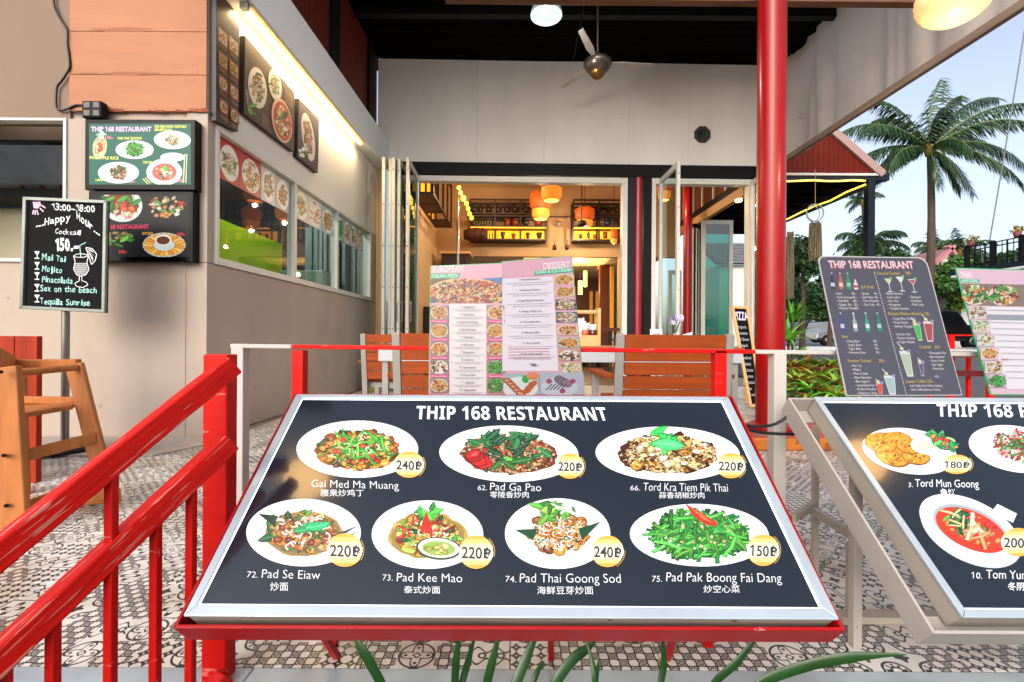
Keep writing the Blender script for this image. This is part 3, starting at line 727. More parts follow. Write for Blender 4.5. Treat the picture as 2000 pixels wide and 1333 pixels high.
def lightbox(t, rim, alu_o, alu_i, mt, tray_d=.062, face=FACE):
    """rim: tray outer corners; alu_o/alu_i: aluminium frame outer and inner corners; all on the sloping face"""
    inn = inset(rim, .006)
    ins2 = inset(rim, .0085)
    for i in range(4):
        j = (i+1) % 4; b = MB(); b.slab([rim[i], rim[j], inn[j], inn[i]], -bn*tray_d); b.build('tray_side', mt, t, bevel=.001)
    mitre('tray_ledge', mt, t, [p-bn*(tray_d-.006) for p in inn], [p-bn*(tray_d-.006) for p in inset(rim, .045)], -bn*.004, 0)
    mitre('snap_frame', m_frame, t, alu_o, alu_i, bn*.006)
    b = MB(); b.slab([p-bn*.0015 for p in inset(alu_o, .003)], -bn*.046); b.build('lamp_case', m_steelbox, t, bevel=.002)
    b = MB(); b.slab([p+bn*.0001 for p in inset(alu_o, .004)], bn*.0006); b.build('panel', m_navyp, t)
    # bright edge line where the light leaks past the film
    e1 = [p+bn*.0009 for p in inset(alu_i, -.0005)]; e2 = [p+bn*.0009 for p in inset(alu_i, .0032)]
    b = MB(); ringframe(b, e1, e2, bn*.0003); b.build('light_gap', mat('leaking_light', '#ffffff', emit='#e8f4ff', es=1.1), t)

B1 = thing('menu_light_box', 'red framed lit menu light box showing seven Thai dishes, front and centre', 'menu board', (0, (bT[0].y+bT[2].y)/2, 0))
q1o = [FACE.at(*p) for p in ((580, 773), (1421, 778), (1637, 1213), (360, 1206))]
q1i = [FACE.at(*p) for p in ((590, 780), (1410, 785), (1604, 1191), (387, 1184))]
lightbox(B1, bT, q1o, q1i, m_redf)
ps = Surf(FACE.p0+bn*.0009, bn)
def lettering(par, surf, items, m=None, label=None, name='lettering'):
    pr = Print(surf, .0004)
    for it in items: pr.text(*it[:5], **(it[5] if len(it) > 5 else {}))
    return pr.mb.build(name, m or m_print, par, label=label)
Wt = '#f4f7fb'
lettering(B1, ps, [(boldsans('THIP 168 RESTAURANT'), (812, 819), (1189, 822), (2, -25), Wt, dict(bold=.004))], label='bold white title lettering')
D = [  # cx, cy, rx, ry, food, price cx, cy, price, text spec
 (698, 878, 119, 56, 'cashew', 799, 909, 29, 26, '240', 'cashew stir fry on the upper row, left plate'),
 (994, 887, 136, 55, 'basil', 1113, 912, 27, 25, '220', 'basil minced pork with red chilli'),
 (1304, 887, 141, 53, 'garlic', 1427, 911, 28, 25, '220', 'garlic fried pork, upper row'),
 (593, 1041, 112, 66, 'noodle', 674, 1076, 34, 33, '220', 'wide noodles, lower left plate'),
 (835, 1045, 109, 67, 'drunken', 930, 1080, 33, 33, '220', 'fried noodles with red chilli'),
 (1089, 1043, 103, 69, 'padthai', 1186, 1079, 31, 31, '240', 'shrimp noodles with lime and sprouts'),
 (1366, 1046, 136, 61, 'greens', 1490, 1076, 31, 31, '150', 'bright green morning glory'),
]
for i, (cx, cy, rx, ry, fd, qx, qy, qr, qs, s, lb) in enumerate(D):
    def fn(pr):
        dish(pr, cx, cy, (rx, 3 if rx > 125 else 0), (0, ry), fd, 100+i)
        rnd = random.Random(i)
        if fd == 'basil':
            morsels(pr, cx-58, cy+10, (26, 18), (0, 8), rnd, [('blob', 5, .62, .5, ['#c8281c'])])
            morsels(pr, cx-5, cy-28, (60, 0), (0, 14), rnd, [('leaf', 8, .28, .9, G2)]); morsels(pr, cx-5, cy+18, (40, 0), (0, 10), rnd, [('leaf', 4, .35, .9, G1)])
        if fd == 'garlic':
            morsels(pr, cx-10, cy-28, (26, 14), (0, 18), rnd, [('leaf', 6, .5, .7, ['#2ec24a', '#4fe06a', '#1f9a3a']), ('leaf', 3, .6, .5, ['#58e878'])])
        if fd == 'greens':
            pr.poly([(cx-28, cy-61), (cx+2, cy-44), (cx+34, cy-24), (cx+32, cy-16), (cx+10, cy-20), (cx-14, cy-38)], '#c8341c')
            pr.poly([(cx-20, cy-54), (cx+4, cy-40), (cx+28, cy-22), (cx+8, cy-30)], '#f0764c')
        if fd == 'padthai':
            morsels(pr, cx-26, cy-42, (30, 0), (0, 20), rnd, [('leaf', 9, .34, .8, G1), ('leaf', 2, .4, .9, G3)])
            morsels(pr, cx+8, cy-44, (26, 0), (0, 16), rnd, [('leaf', 8, .3, .9, G1), ('strip', 14, .2, .8, WH)])
            for sg in (-1, 1): pr.poly([(cx+sg*84, cy-22 if sg > 0 else cy-6), (cx+sg*48, cy+14), (cx+sg*40, cy-8)], '#1d4a2c')
        if fd == 'drunken':
            morsels(pr, cx+4, cy-44, (24, 0), (0, 14), rnd, [('leaf', 10, .4, .9, ['#3fb83a', '#5fd84a', '#2a8a2a'])])
            for dx in (-9, -2, 6): pr.poly([(cx-2, cy-46), (cx+dx+4, cy-10), (cx+dx, cy+2), (cx+dx-5, cy-10)], '#c8321c')
            pr.ell(cx+22, cy+28, (44, 4), (-3, 22), '#3a4a2c'); pr.ell(cx+22, cy+27, (40, 4), (-3, 19), '#e6ecd0'); pr.ell(cx+22, cy+28, (32, 3), (-3, 14), '#9ab85a')
            morsels(pr, cx+22, cy+28, (24, 0), (0, 10), rnd, [('blob', 12, .3, .9, ['#c8b85a', '#a9b04a', '#d9d08a'])])
        if fd == 'noodle':
            pr.poly([(cx-88, cy-36), (cx-50, cy-32), (cx-56, cy-10)], '#23402f')
            for sg in (0, 12): pr.poly([(cx+108, cy-14+sg), (cx+60, cy+6+sg), (cx+64, cy+14+sg)], '#24463a')
            morsels(pr, cx+14, cy-8, (30, 0), (0, 20), rnd, [('leaf', 4, .45, .6, ['#1d9a5a', '#25b46a'])])
        if fd == 'cashew':
            morsels(pr, cx+2, cy-6, (60, 0), (0, 22), rnd, [('strip', 16, .22, .9, ['#4fb83a', '#6ad04a', '#3a9a2c']), ('arc', 7, .14, .8, CR)])
        price(pr, qx, qy, qr, qs, s, i)
    dish_part(B1, 'dish_print', ps, fn, lb)
TX = [
 ('62.', (933, 958), (951, 958), (0, -10)), ('Pad Ga Pao', (957, 958), (1057, 960), (0, -15)),
 ('66.', (1231, 958), (1250, 959), (0, -10)), ('Tord Kra Tiem Pik Thai', (1256, 959), (1422, 961), (0, -16)),
 ('Gai Med Ma Muang', (608, 952), (779, 956), (0, -15)),
 ('72.', (482, 1128), (503, 1129), (1, -12)), ('Pad Se Eiaw', (511, 1129), (625, 1132), (1, -17)),
 ('73.', (747, 1134), (767, 1135), (0, -12)), ('Pad Kee Mao', (775, 1136), (903, 1138), (0, -17)),
 ('74.', (987, 1137), (1008, 1138), (0, -12)), ('Pad Thai Goong Sod', (1015, 1138), (1213, 1139), (0, -18)),
 ('75.', (1273, 1137), (1293, 1137), (0, -12)), ('Pad Pak Boong Fai Dang', (1301, 1136), (1527, 1138), (0, -18)),
]
CJ = [('腰果炒鸡丁', (626, 969), (711, 969), 13), ('零陵香炒肉', (957, 972), (1033, 972), 12), ('蒜香胡椒炒肉', (1287, 973), (1376, 973), 12),
 ('炒面', (528, 1153), (563, 1153), 16), ('泰式炒面', (789, 1158), (860, 1159), 14), ('海鲜豆芽炒面', (1049, 1160), (1159, 1160), 15), ('炒空心菜', (1374, 1157), (1445, 1157), 14)]
for a, l, r, u in TX: lettering(B1, ps, [(a, l, r, u, Wt, dict(slant=.08, bold=-.009))])
for a, l, r, h in CJ: lettering(B1, ps, [(a, l, r, (0, -h*.8), Wt, dict(bold=0))])
def boxlegs(t, xs, m, yb):
    for x in xs:
        z = bp.z-.09+(yb-bp.y)*(-(bn.y)/bn.z)
        part('leg', m, t, lambda b: b.box(x-.012, x+.012, yb-.012, yb+.012, .002, z), bevel=.002)
boxlegs(B1, (-.45, .5), m_redf, 1.17)
for x in (-.42, .1, .38):
    part('strut', m_redf, B1, lambda b: b.bar((x, 1.12, .001), (x-.02, .93, bp.z-.07+(.93-bp.y)*(-bn.y/bn.z)), .014, .014), bevel=.001)
part('rear_bar', m_redf, B1, lambda b: b.box(-.58, .58, 1.158, 1.182, .3, .324), bevel=.002)

# second light box, white, cut by the right edge of the picture
dx2 = (RIM.at(1547, 777)-bT[0]).x; W2 = 1.22
off = Vector((1, 0, (bT[1]-bT[0]).z/(bT[1]-bT[0]).x))
r2 = [RIM.at(1547, 777), None, None, RIM.at(1812, 1238)]
r2[0].x = r2[3].x = (r2[0].x+r2[3].x)/2
ex = (bT[1]-bT[0]).normalized()
r2[1] = r2[0]+ex*W2; r2[2] = r2[3]+ex*W2
B2 = thing('menu_light_box', 'white framed lit menu light box on the right with fish cakes and red soup', 'menu board', (r2[0].x+.6, (bT[0].y+bT[2].y)/2, 0))
a0, a3 = FACE.at(1586, 778), FACE.at(1880, 1209); a0.x = a3.x = (a0.x+a3.x)/2
q2o = [a0, a0+ex*(W2-.12), a3+ex*(W2-.12), a3]
q2i = inset(q2o, .0145)
lightbox(B2, r2, q2o, q2i, m_whitef, .055)
lettering(B2, ps, [(boldsans('THIP 168 RESTAURANT'), (1830, 814), (2218, 818), (-1, -24), Wt, dict(bold=.004))], label='bold white title lettering')
def f2(pr):
    pr.ell(1776, 882, (92, 8), (6, 45), '#ffffff', 48)
    rnd = random.Random(3)
    for (x, y, r_x) in ((1722, 866, 33), (1752, 862, 30), (1748, 890, 38), (1788, 892, 28), (1775, 872, 26)):
        pr.ell(x, y, (r_x, 3), (1, r_x*.62), '#8a4a10', 22, .05, rnd); pr.ell(x, y-1, (r_x*.93, 3), (1, r_x*.56), '#e09a1c', 22, .05, rnd)
        morsels(pr, x, y, (r_x*.85, 2), (0, r_x*.5), rnd, [('grain', 70, .09, .95, ['#d98a14', '#f0b43a', '#b8660c', '#f8cc5a'])])
        pr.ell(x, y, (3, 0), (0, 2), '#5a2a08', 8)
    pr.ell(1808, 872, (30, 3), (0, 17), '#e6e2da'); pr.ell(1808, 871, (26, 3), (0, 14), '#f8f0e4'); pr.ell(1808, 872, (19, 2), (0, 9), '#f2dcc0')
    morsels(pr, 1842, 864, (36, 20), (-4, 12), rnd, [('leaf', 16, .25, .9, ['#2e9a4a', '#5fd06a', '#1f7a3a', '#9ae08a']), ('blob', 8, .14, .7, RD+OR)])
    price(pr, 1868, 908, 29, 19, '180', 21)
dish_part(B2, 'dish_print', ps, f2, 'golden fish cakes with an egg and salad')
def f3(pr):
    pr.ell(1986, 878, (94, 10), (6, 46), '#ffffff', 48)
    morsels(pr, 1992, 872, (62, 6), (4, 32), random.Random(6), [('blob', 20, .16, .8, RD), ('strip', 40, .16, .85, RD+WH+['#e8a0a0']), ('strip', 16, .15, .8, G1), ('grain', 40, .05, .9, BR)])
dish_part(B2, 'dish_print', ps, f3, 'plate of red and white salad')
def f4(pr):
    pr.poly([(1936, 1000), (1948, 985), (1986, 1004), (1978, 1022)], '#e4e8ee')
    pr.ell(1896, 1040, (96, 18), (22, 68), '#cfd6de', 48); pr.ell(1893, 1032, (95, 18), (22, 64), '#ffffff', 48)
    pr.ell(1896, 1033, (72, 14), (17, 46), '#a8b0b8', 40); pr.ell(1897, 1036, (68, 14), (16, 43), '#d93a1c', 40)
    rnd = random.Random(9)
    morsels(pr, 1897, 1036, (60, 12), (14, 38), rnd, [('blob', 22, .12, .9, ['#f0762c', '#f4924a', '#c8281c']), ('blob', 8, .15, .6, OR), ('leaf', 5, .12, .7, G2)])
    morsels(pr, 1868, 1016, (30, 6), (6, 18), rnd, [('leaf', 12, .34, .9, G2+G1), ('strip', 6, .3, .8, CR)])
    morsels(pr, 1902, 1034, (24, 8), (10, 24), rnd, [('strip', 8, .5, .7, ['#f0a070', '#f8ecc0']), ('blob', 4, .3, .7, CR)])
    price(pr, 1988, 1060, 33, 28, '200', 22)
dish_part(B2, 'dish_print', ps, f4, 'red prawn soup in a white pan')
lettering(B2, ps, [('3.', (1774, 952), (1783, 952), (0, -9), Wt), ('Tord Mun Goong', (1787, 951), (1912, 953), (0, -15), Wt),
    ('鱼饼', (1836, 967), (1866, 968), (0, -10), Wt, dict(bold=.012)), ('10.', (1897, 1130), (1918, 1131), (0, -12), Wt), ('Tom Yum Goong', (1926, 1130), (2075, 1134), (0, -17), Wt), ('冬阴功', (1968, 1152), (2018, 1153), (0, -12), Wt, dict(bold=.012))], label='thin white dish names')
for x, y in ((r2[0].x+.12, 1.17), (r2[0].x+1.0, 1.17)):
    z = bp.z-.09+(y-bp.y)*(-(bn.y)/bn.z)
    part('leg', m_whitef, B2, lambda b: b.box(x-.011, x+.011, y-.011, y+.011, .002, z), bevel=.002)
wl = [P(1592, 900, 1.42), P(1592, 1092, 1.42)]
# white steel stand that carries the second box
p1, p2, p3 = P(1592, 985, 1.5), P(1549, 1012, 1.38), P(1690, 1062, 1.24)
st = MB(); st.bar((p1.x, 1.5, .01), (p1.x, 1.5, .5), .016, .016); st.build('stand_post', m_steelbox, B2)
st = MB(); st.bar(p2, p1, .016, .022); st.build('stand_brace', m_steelbox, B2)
st = MB(); st.bar(P(1585, 997, 1.475), p3, .016, .024); st.build('stand_brace', m_steelbox, B2)
q3 = P(1660, 1060, 1.28); st = MB(); st.bar((q3.x, 1.28, .01), (q3.x, 1.28, q3.z), .014, .014); st.build('stand_post', m_steelbox, B2)
st = MB(); st.box(q3.x-.03, q3.x+.5, 1.26, 1.3, .001, .02); st.build('stand_foot', m_steelbox, B2, bevel=.002)

# cables between the boxes
def cable(name, pts, r, lab, m=None):
    b = MB(); P_ = [Vector(p) for p in pts]; out = []
    for i in range(len(P_)-1):
        p0, p1, p2, p3 = P_[max(i-1, 0)], P_[i], P_[i+1], P_[min(i+2, len(P_)-1)]
        for k in range(6):
            t = k/6; out.append(.5*((2*p1)+(p2-p0)*t+(2*p0-5*p1+4*p2-p3)*t*t+(3*p1-p0-3*p2+p3)*t**3))
    out.append(P_[-1]); b.tube(out, r, 8)
    return tag(b.build(name, m or mat('black_rubber', '#0a0a0c', .4), None), lab, 'cable')
cable('power_cable', [P(1430, 826, 1.27), P(1470, 833, 1.27), P(1510, 830, 1.27), P(1540, 812, 1.27), P(1552, 796, 1.29)], .0042, 'upper black cable looping between the two menu light boxes')
cable('power_cable', [P(1440, 833, 1.26), P(1480, 844, 1.26), P(1530, 848, 1.26), P(1562, 845, 1.26), P(1552, 815, 1.28)], .0042, 'lower black cable sagging between the two menu light boxes')

# ---------------- railings ----------------
m_rail = mat('chipped_red_rail', '#c01009', .5, spec=.2, streak=((3, 12, 12), .1), chip=((14, 70, 70), .665, '#d06a62'), bump=((12, 50, 50), .35))
m_railw = mat('white_rail_paint', '#b4b0ab', .45, noise=(6, .1), chip=((30, 30, 30), .74, '#a35a50'))
tr = thing('front_railing', 'low red and white railing running behind the menu boards', 'railing', P(900, 1100, 1.36))
ZR = 1.36
part('post', m_railw, tr, lambda b: (lambda p: b.box(p.x-.018, p.x+.018, ZR-.018, ZR+.018, .001, p.z))(P(470, 672, ZR)), bevel=.002, label='white corner post')
part('post', m_railw, tr, lambda b: (lambda p: b.box(p.x-.018, p.x+.018, ZR-.018, ZR+.018, .001, p.z-.01))(P(1518, 684, ZR)), bevel=.002, label='white post by the red column')
for x in (586, 1404): part('post', m_rail, tr, lambda b: (lambda p: b.box(p.x-.017, p.x+.017, ZR-.017, ZR+.017, .001, p.z-.01))(P(x, 678, ZR)), bevel=.002)
for i, (a, c, m) in enumerate(((456, 574, m_railw), (574.2, 1470, m_rail), (1470.2, 2200, m_railw))):
    part('top_rail', m, tr, lambda b: b.bar(P(a, 676+(a-456)*.0112, ZR), P(c, 676+(c-456)*.0112, ZR), .034, .012), bevel=.002)
# stair handrail, descending to the viewer's left
sr_ = thing('stair_railing', 'chipped red wooden stair railing descending to the lower left corner', 'railing', P(430, 1300, 1.03))
def prj(x): return None
a1, a2 = P(455, 712, 1.012), P(-30, 1104, .70)
b1, b2 = P(448, 862, 1.012), P(-30, 1352, .70)
d1 = (a2-a1); b2 = b1+d1; low1 = P(440, 1318, 1.03); low2 = low1+d1
m_grain = mat('brushed_red_rail', '#cc1409', .5, spec=.2, streak=((5, 60, 60), .16), chip=((9, 130, 130), .6, '#cf7a6c'), bump=((6, 90, 90), .6))
def railpart(name, p, q_, w_, h_):
    d = (q_-p); L_ = d.length; xd = d.normalized(); yd = Vector((0, 0, 1)).cross(xd).normalized(); zd = xd.cross(yd)
    b = MB(); n_ = 40; rg = random.Random(name); vs = []
    for i in range(n_+1):
        j1, j2 = rg.uniform(-.0007, .0007), rg.uniform(-.0007, .0007); x_ = L_*i/n_
        vs += [(x_, -w_/2+j1, -h_/2), (x_, w_/2, -h_/2+j2), (x_, w_/2+j2, h_/2), (x_, -w_/2, h_/2+j1)]
    fs = [(i*4+k, i*4+(k+1) % 4, i*4+4+(k+1) % 4, i*4+4+k) for i in range(n_) for k in range(4)]+[(3, 2, 1, 0), (n_*4, n_*4+1, n_*4+2, n_*4+3)]
    b.add(vs, fs); o = b.build(name, m_grain, None, bevel=.004); o.parent = sr_
    o.matrix_local = Matrix.Translation(p-sr_.location) @ Matrix((xd, yd, zd)).transposed().to_4x4(); return o
railpart('handrail', a1, a2+d1*.3, .03, .044); railpart('middle_rail', b1, b2+d1*.3, .036, .044); railpart('bottom_rail', low1, low2+d1*.2, .034, .036)
pp = P(432, 700, 1.06)
part('post', m_rail, sr_, lambda b: b.box(pp.x-.026, pp.x+.03, 1.035, 1.075, -.72, P(430, 692, 1.06).z), bevel=.004)
def on(p, d, px):   # the point of line p+t*d seen at photo column px
    best = min((abs((p+d*(k/200)).x*F/(p+d*(k/200)).y+CX-px), k/200) for k in range(-20, 400)); return p+d*best[1]
for px in (375, 307, 220, 108, 12):
    top = on(b1, d1, px); bot = on(low1, d1, px)
    if px == 220: top = on(a1, d1, px)
    part('baluster', m_rail, sr_, lambda b: b.bar(Vector((top.x, top.y, -.72)), top-Vector((0, 0, .015)), .0165, .0165, (0, 1, 0)), bevel=.003)

# ---------------- menus standing on the light boxes ----------------
m_menu = mat('laminated_menu', None, .25, vcol=True, coat=.2, gain=.5)
def sheet(par, name, quad_px, zs, t=.006, col='#e8bfd0', m=None, edge='#3fd08a'):
    q = [P(x, y, z) for (x, y), z in zip(quad_px, zs)]
    n = (q[1]-q[0]).cross(q[3]-q[0]).normalized()
    if n.y > 0: n = -n
    base_ = Surf(q[3], n); q = [base_.at(x, y) for x, y in quad_px]
    b = MB(); b.slab([p-n*.0 for p in q], -n*t, rgb(col)); o = b.build(name, m or m_menu, par)
    e = MB(); qo = [p-n*.0008 for p in inset(q, -.0022)]
    e.slab(qo, -n*(t-.0015), rgb(edge)); e.build('edge_binding', m_menu, par)
    # plane through three corners
    return Surf(q[3]+n*.0002, n)
M1 = thing('open_menu', 'open pink pizza and dessert menu propped behind the red light box', 'menu', P(990, 772, 1.285))
sl1 = sheet(M1, 'left_page', [(842, 521), (981, 515), (988, 771), (838, 772)], (1.292, 1.30, 1.29, 1.282), col='#f0b7cc')
sl2 = sheet(M1, 'right_page', [(981.5, 512), (1116, 501), (1141, 772), (988.5, 772)], (1.30, 1.335, 1.29, 1.285), col='#eab2c8')
PK, TG, GY = '#f3b9cf', '#1fb98a', '#8a8494'
def mini(pr, x0, y0, x1, y1, food, seed, bg='#c9c4c4', plate='#efe8e0'):
    pr.rect(x0, y0, x1, y1, bg); cx, cy = (x0+x1)/2, (y0+y1)/2; rx, ry = (x1-x0)*.48, (y1-y0)*.47
    rnd = random.Random(seed); pr.ell(cx, cy, (rx, 0), (0, ry), plate, 20)
    if food in ('crust', 'pizza'): pr.ell(cx, cy, (rx*.9, 0), (0, ry*.9), '#d8a058', 20)
    sp = [(k, max(3, int(n*(.8 if k != 'grain' else .35))), s*1.2, 1.0, c) for k, n, s, d, c in FOOD[food]]
    oc = pr.clip; pr.clip = (x0, y0, x1, y1); morsels(pr, cx, cy, (rx*.92, 0), (0, ry*.92), rnd, sp); pr.clip = oc
def pgl(pr):
    pr.rect(868+9, 594, 950, 771, '#f4eef6')
    pr.text('EUROPEAN', (845, 533), (905, 531), (0, -13), '#fff4fa', bold=.03)
    pr.poly([(842, 535), (899, 534), (896, 544), (842, 545)], TG); pr.text('ITALIAN PIZZA', (843, 543), (895, 542), (0, -6.5), '#e8fff6', bold=.02, slant=.2)
    pr.rect(841, 545, 980, 592, '#7a5a4a'); pr.poly([(930, 545), (981, 542), (981, 556), (960, 548)], '#5a86c0')
    rnd = random.Random(11); pr.clip = (841, 545, 980.5, 592); pr.ell(911, 573, (78, 0), (0, 30), '#e8c890', 40); pr.poly([(841, 580), (862, 590), (841, 592)], '#3a6a9a')
    morsels(pr, 912, 572, (72, 0), (0, 26), rnd, [('blob', 110, .07, 1, ['#d0502c', '#e07a4a', '#c03a24']), ('blob', 40, .05, 1, CR), ('leaf', 24, .05, 1, G2), ('ring', 10, .07, .9, ['#a86a8a', '#c08a9a']), ('grain', 90, .03, 1, RD+CR)])
    pr.clip = None
    for k in range(5):
        y = 597+k*35.5; mini(pr, 841, y, 876, y+28, ['pizza', 'crust', 'pizza', 'mussel', 'pizza'][k], 60+k, '#a08a8a')
        y2 = 597+k*35.5; mini(pr, 951, y2, 985, y2+28, ['pizza', 'crust', 'pizza', 'greens', 'greens'][k], 70+k, '#b08a8a')
        if k < 4:
            pr.rect(841, y+28, 876, y+34, '#e45a98'); pr.text(['Margherita', 'Garlic & Cheese', 'Hawaiian', 'Prosciutto'][k], (844, y+33), (873, y+33), (0, -3.4), '#ffe8f4')
            pr.rect(952, y2+28, 986, y2+34, '#e45a98'); pr.text(['Funghi', 'Calzone', 'Seafood', 'Special'][k], (955, y2+33), (983, y2+33), (0, -3.4), '#ffe8f4')
    names = ['1. Margherita', '2. Pizza Ham', '3. Garlic & Cheese', '4. Ham & Cheese', '5. Hawaiian', '6. Mexicana', '7. Pepperoni', '8. Calzone', '9. Capricciosa', '10. Parma Ham', '11. Seafood', '12. Vegetarian']
    for k, nm in enumerate(names):
        y = 602+k*14.7; L_ = len(nm)*1.15; pr.text(nm, (913-L_, y), (913+L_, y), (0, -4.2), '#4a4652')
        pr.line((882, y+3.2), (944, y+3.2), .5, GY); pr.line((890, y+6), (938, y+6), .5, GY)
dish_part(M1, 'print', sl1, pgl, m=m_menu)
def pgr(pr):
    S = .092  # the page leans: columns shift right going down
    def q(x, y): return (x+(y-512)*S*((x-981)/150), y-(x-981)*.06*max(0, 1-(y-500)/240))
    def R(x0, y0, x1, y1, c): pr.poly([q(x0, y0), q(x1, y0), q(x1, y1), q(x0, y1)], c)
    R(981, 545, 1078, 725, '#f1eaf8')
    pr.text('DESSERT', q(1060, 531), q(1112, 530), (0, -13), '#fff0f8', bold=.03)
    pr.poly([(1046, 529), (1117, 523), (1118, 532), (1044, 538)], TG); pr.text('CAKE & ICE-CREAM', (1047, 535), (1115, 530), (0, -6), '#e8fff6', bold=.02, slant=.2)
    for k in range(8):
        y = 541+k*24
        a, b_ = q(1080, y), q(1117, y+21); mini(pr, a[0], a[1], b_[0], b_[1], ['crust', 'crust', 'garlic', 'noodle', 'pizza', 'crust', 'mussel', 'salad'][k], 80+k, ['#e0c8a8', '#d8b890', '#8a6a7a', '#5a6a86', '#e8c0b0', '#b0b8b0', '#c8a080', '#e0b0a0'][k])
    nm = ['1. Homemade Brownie', '2. Banana Fritters', '3. Crispy Banana Pancake', '4. Mango sticky rice', '5. Chocolate lava', '6. Banana Split', '7. Fruit Salad', '8. Ice-cream scoop']
    for k, s in enumerate(nm):
        y = 550+k*20.5; L_ = len(s)*1.05; a, b_ = q(1032-L_, y), q(1032+L_, y); pr.text(s, a, b_, (0, -3.8), '#4a4652')
        pr.line(q(990, y+5), q(1072, y+5), .5, GY); pr.line(q(1000, y+9), q(1066, y+9), .5, GY)
    for k in range(4): pr.line(q(992, 682+k*6), q(1064, 682+k*6), .9, '#e06a90')
    pr.text('180.-', q(1027, 716), q(1044, 716), (0, -5.5), '#3a3640', bold=.01)
    R(983, 730, 1044, 771, '#a8bcc4'); R(1045, 728, 1120, 771, '#b4bcd0')
    rnd = random.Random(30); 
    pr.ell(1016, 758, (34, 0), (0, 22), '#dfe8ea', 24)
    for k in range(5): pr.ell(992+k*6, 745+k*6, (10, 4), (-3, 5), '#b05a3a', 12); pr.ell(992+k*6, 745+k*6, (6, 3), (-2, 2), '#e8a888', 10)
    for k in range(3): pr.ell(1040-k*6, 750+k*7, (9, -3), (2, 5), '#c0603a', 12)
    pr.ell(1026, 741, (7, 0), (0, 8), '#2fa84a', 12); pr.ell(1040, 735, (12, 0), (0, 8), '#e88a5a', 12)
    pr.ell(1092, 757, (36, 0), (0, 20), '#c8d0e0', 24)
    for k in range(6): pr.ell(1092+k*3, 742+k*1.5, (10, 3), (-3, 8), ['#6a5a70', '#8a7a90'][k % 2], 14)
    for k in range(5): pr.line((1066+k*7, 762), (1078+k*7, 750), 2, '#3a3a4a')
    for a in ((1072, 745), (1098, 764), (1118, 745)): pr.ell(*a, (6, 0), (0, 5), '#a84a6a', 12)
dish_part(M1, 'print', sl2, pgr, m=m_menu)
# drinks menu
M2 = thing('drinks_menu', 'grey drinks and cocktails menu card leaning with rounded corners', 'menu', P(1765, 772, 1.27))
def rounded(px, r, k=5):
    out = []
    n = len(px)
    for i in range(n):
        a, b, c = px[i-1], px[i], px[(i+1) % n]; u = (a[0]-b[0], a[1]-b[1]); v = (c[0]-b[0], c[1]-b[1]); lu, lv = math.hypot(*u), math.hypot(*v)
        rr = r[i]
        p = (b[0]+u[0]/lu*rr, b[1]+u[1]/lu*rr); q_ = (b[0]+v[0]/lv*rr, b[1]+v[1]/lv*rr)
        for j in range(k+1):
            t = j/k; out.append(((1-t)**2*p[0]+2*t*(1-t)*b[0]+t*t*q_[0], (1-t)**2*p[1]+2*t*(1-t)*b[1]+t*t*q_[1]))
    return out
c4 = [(1599, 502), (1807, 505), (1878, 771), (1655, 772)]
w4 = [P(*c4[0], 1.41), P(*c4[1], 1.41), P(*c4[2], 1.275), P(*c4[3], 1.28)]
n4 = (w4[1]-w4[0]).cross(w4[3]-w4[0]).normalized(); n4 = -n4 if n4.y > 0 else n4
s4 = Surf(w4[3], n4)
def lam(par, s, px, r, col, edge, t=.005):
    b = MB(); b.slab([s.at(x, y) for x, y in rounded(px, r)], -s.n*t, rgb(col)); b.build('card', m_menu, par)
    cx_, cy_ = sum(p[0] for p in px)/4, sum(p[1] for p in px)/4
    b = MB(); px2 = [(p[0]+(2.2 if p[0] > cx_ else -2.2), p[1]+(1.6 if p[1] > cy_ else -2.2)) for p in px]
    b.slab([s.at(x, y, -.0008) for x, y in rounded(px2, r)], -s.n*(t-.002), rgb(edge)); b.build('edge_binding', m_menu, par)
lam(M2, s4, c4, (14, 18, 2, 2), '#555463', '#d9d4d8')
def glass_(pr, x, y, w, h, c, c2='#e8eef4', kind='tall', lean=.2):
    def t(u, v): return (x+u*w+v*h*lean, y+v*h)
    if kind == 'martini':
        pr.poly([t(-.5, 0), t(.5, 0), t(0, .45)], c2); pr.poly([t(-.38, .06), t(.38, .06), t(0, .38)], c)
        pr.line(t(0, .4), t(0, .95), 1.2, c2); pr.line(t(-.3, .96), t(.3, .96), 1.5, c2); pr.ell(*t(.35, -.02), (3, 0), (0, 3), '#8ac05a', 8)
    elif kind == 'bottle':
        pr.poly([t(-.16, 0), t(.16, 0), t(.2, .3), t(.45, .5), t(.45, 1), t(-.45, 1), t(-.45, .5), t(-.2, .3)], c); pr.poly([t(-.42, .6), t(.42, .6), t(.42, .82), t(-.42, .82)], c2); pr.poly([t(-.16, 0), t(.16, 0), t(.16, .08), t(-.16, .08)], c2)
    else:
        pr.poly([t(-.5, 0), t(.5, 0), t(.28, 1), t(-.28, 1)], c2); pr.poly([t(-.42, .12), t(.42, .12), t(.22, .94), t(-.22, .94)], c)
        pr.line(t(.1, .1), t(-.5, -.35), 1.2, '#f0f0f4'); pr.ell(*t(.4, 0), (4, 0), (0, 3.5), '#9a8ac0', 8); pr.ell(*t(-.2, -.1), (3.5, 0), (0, 3), '#d8e8a0', 8)
def lst(pr, x, y, dy, items, c='#f0eef4', h=4.6, sh=.23, cw=2.35):
    for i, s in enumerate(items):
        yy = y+dy*i; xx = x+sh*dy*i; pr.text(s, (xx, yy), (xx+len(s)*cw, yy), (-.6, -h), c)
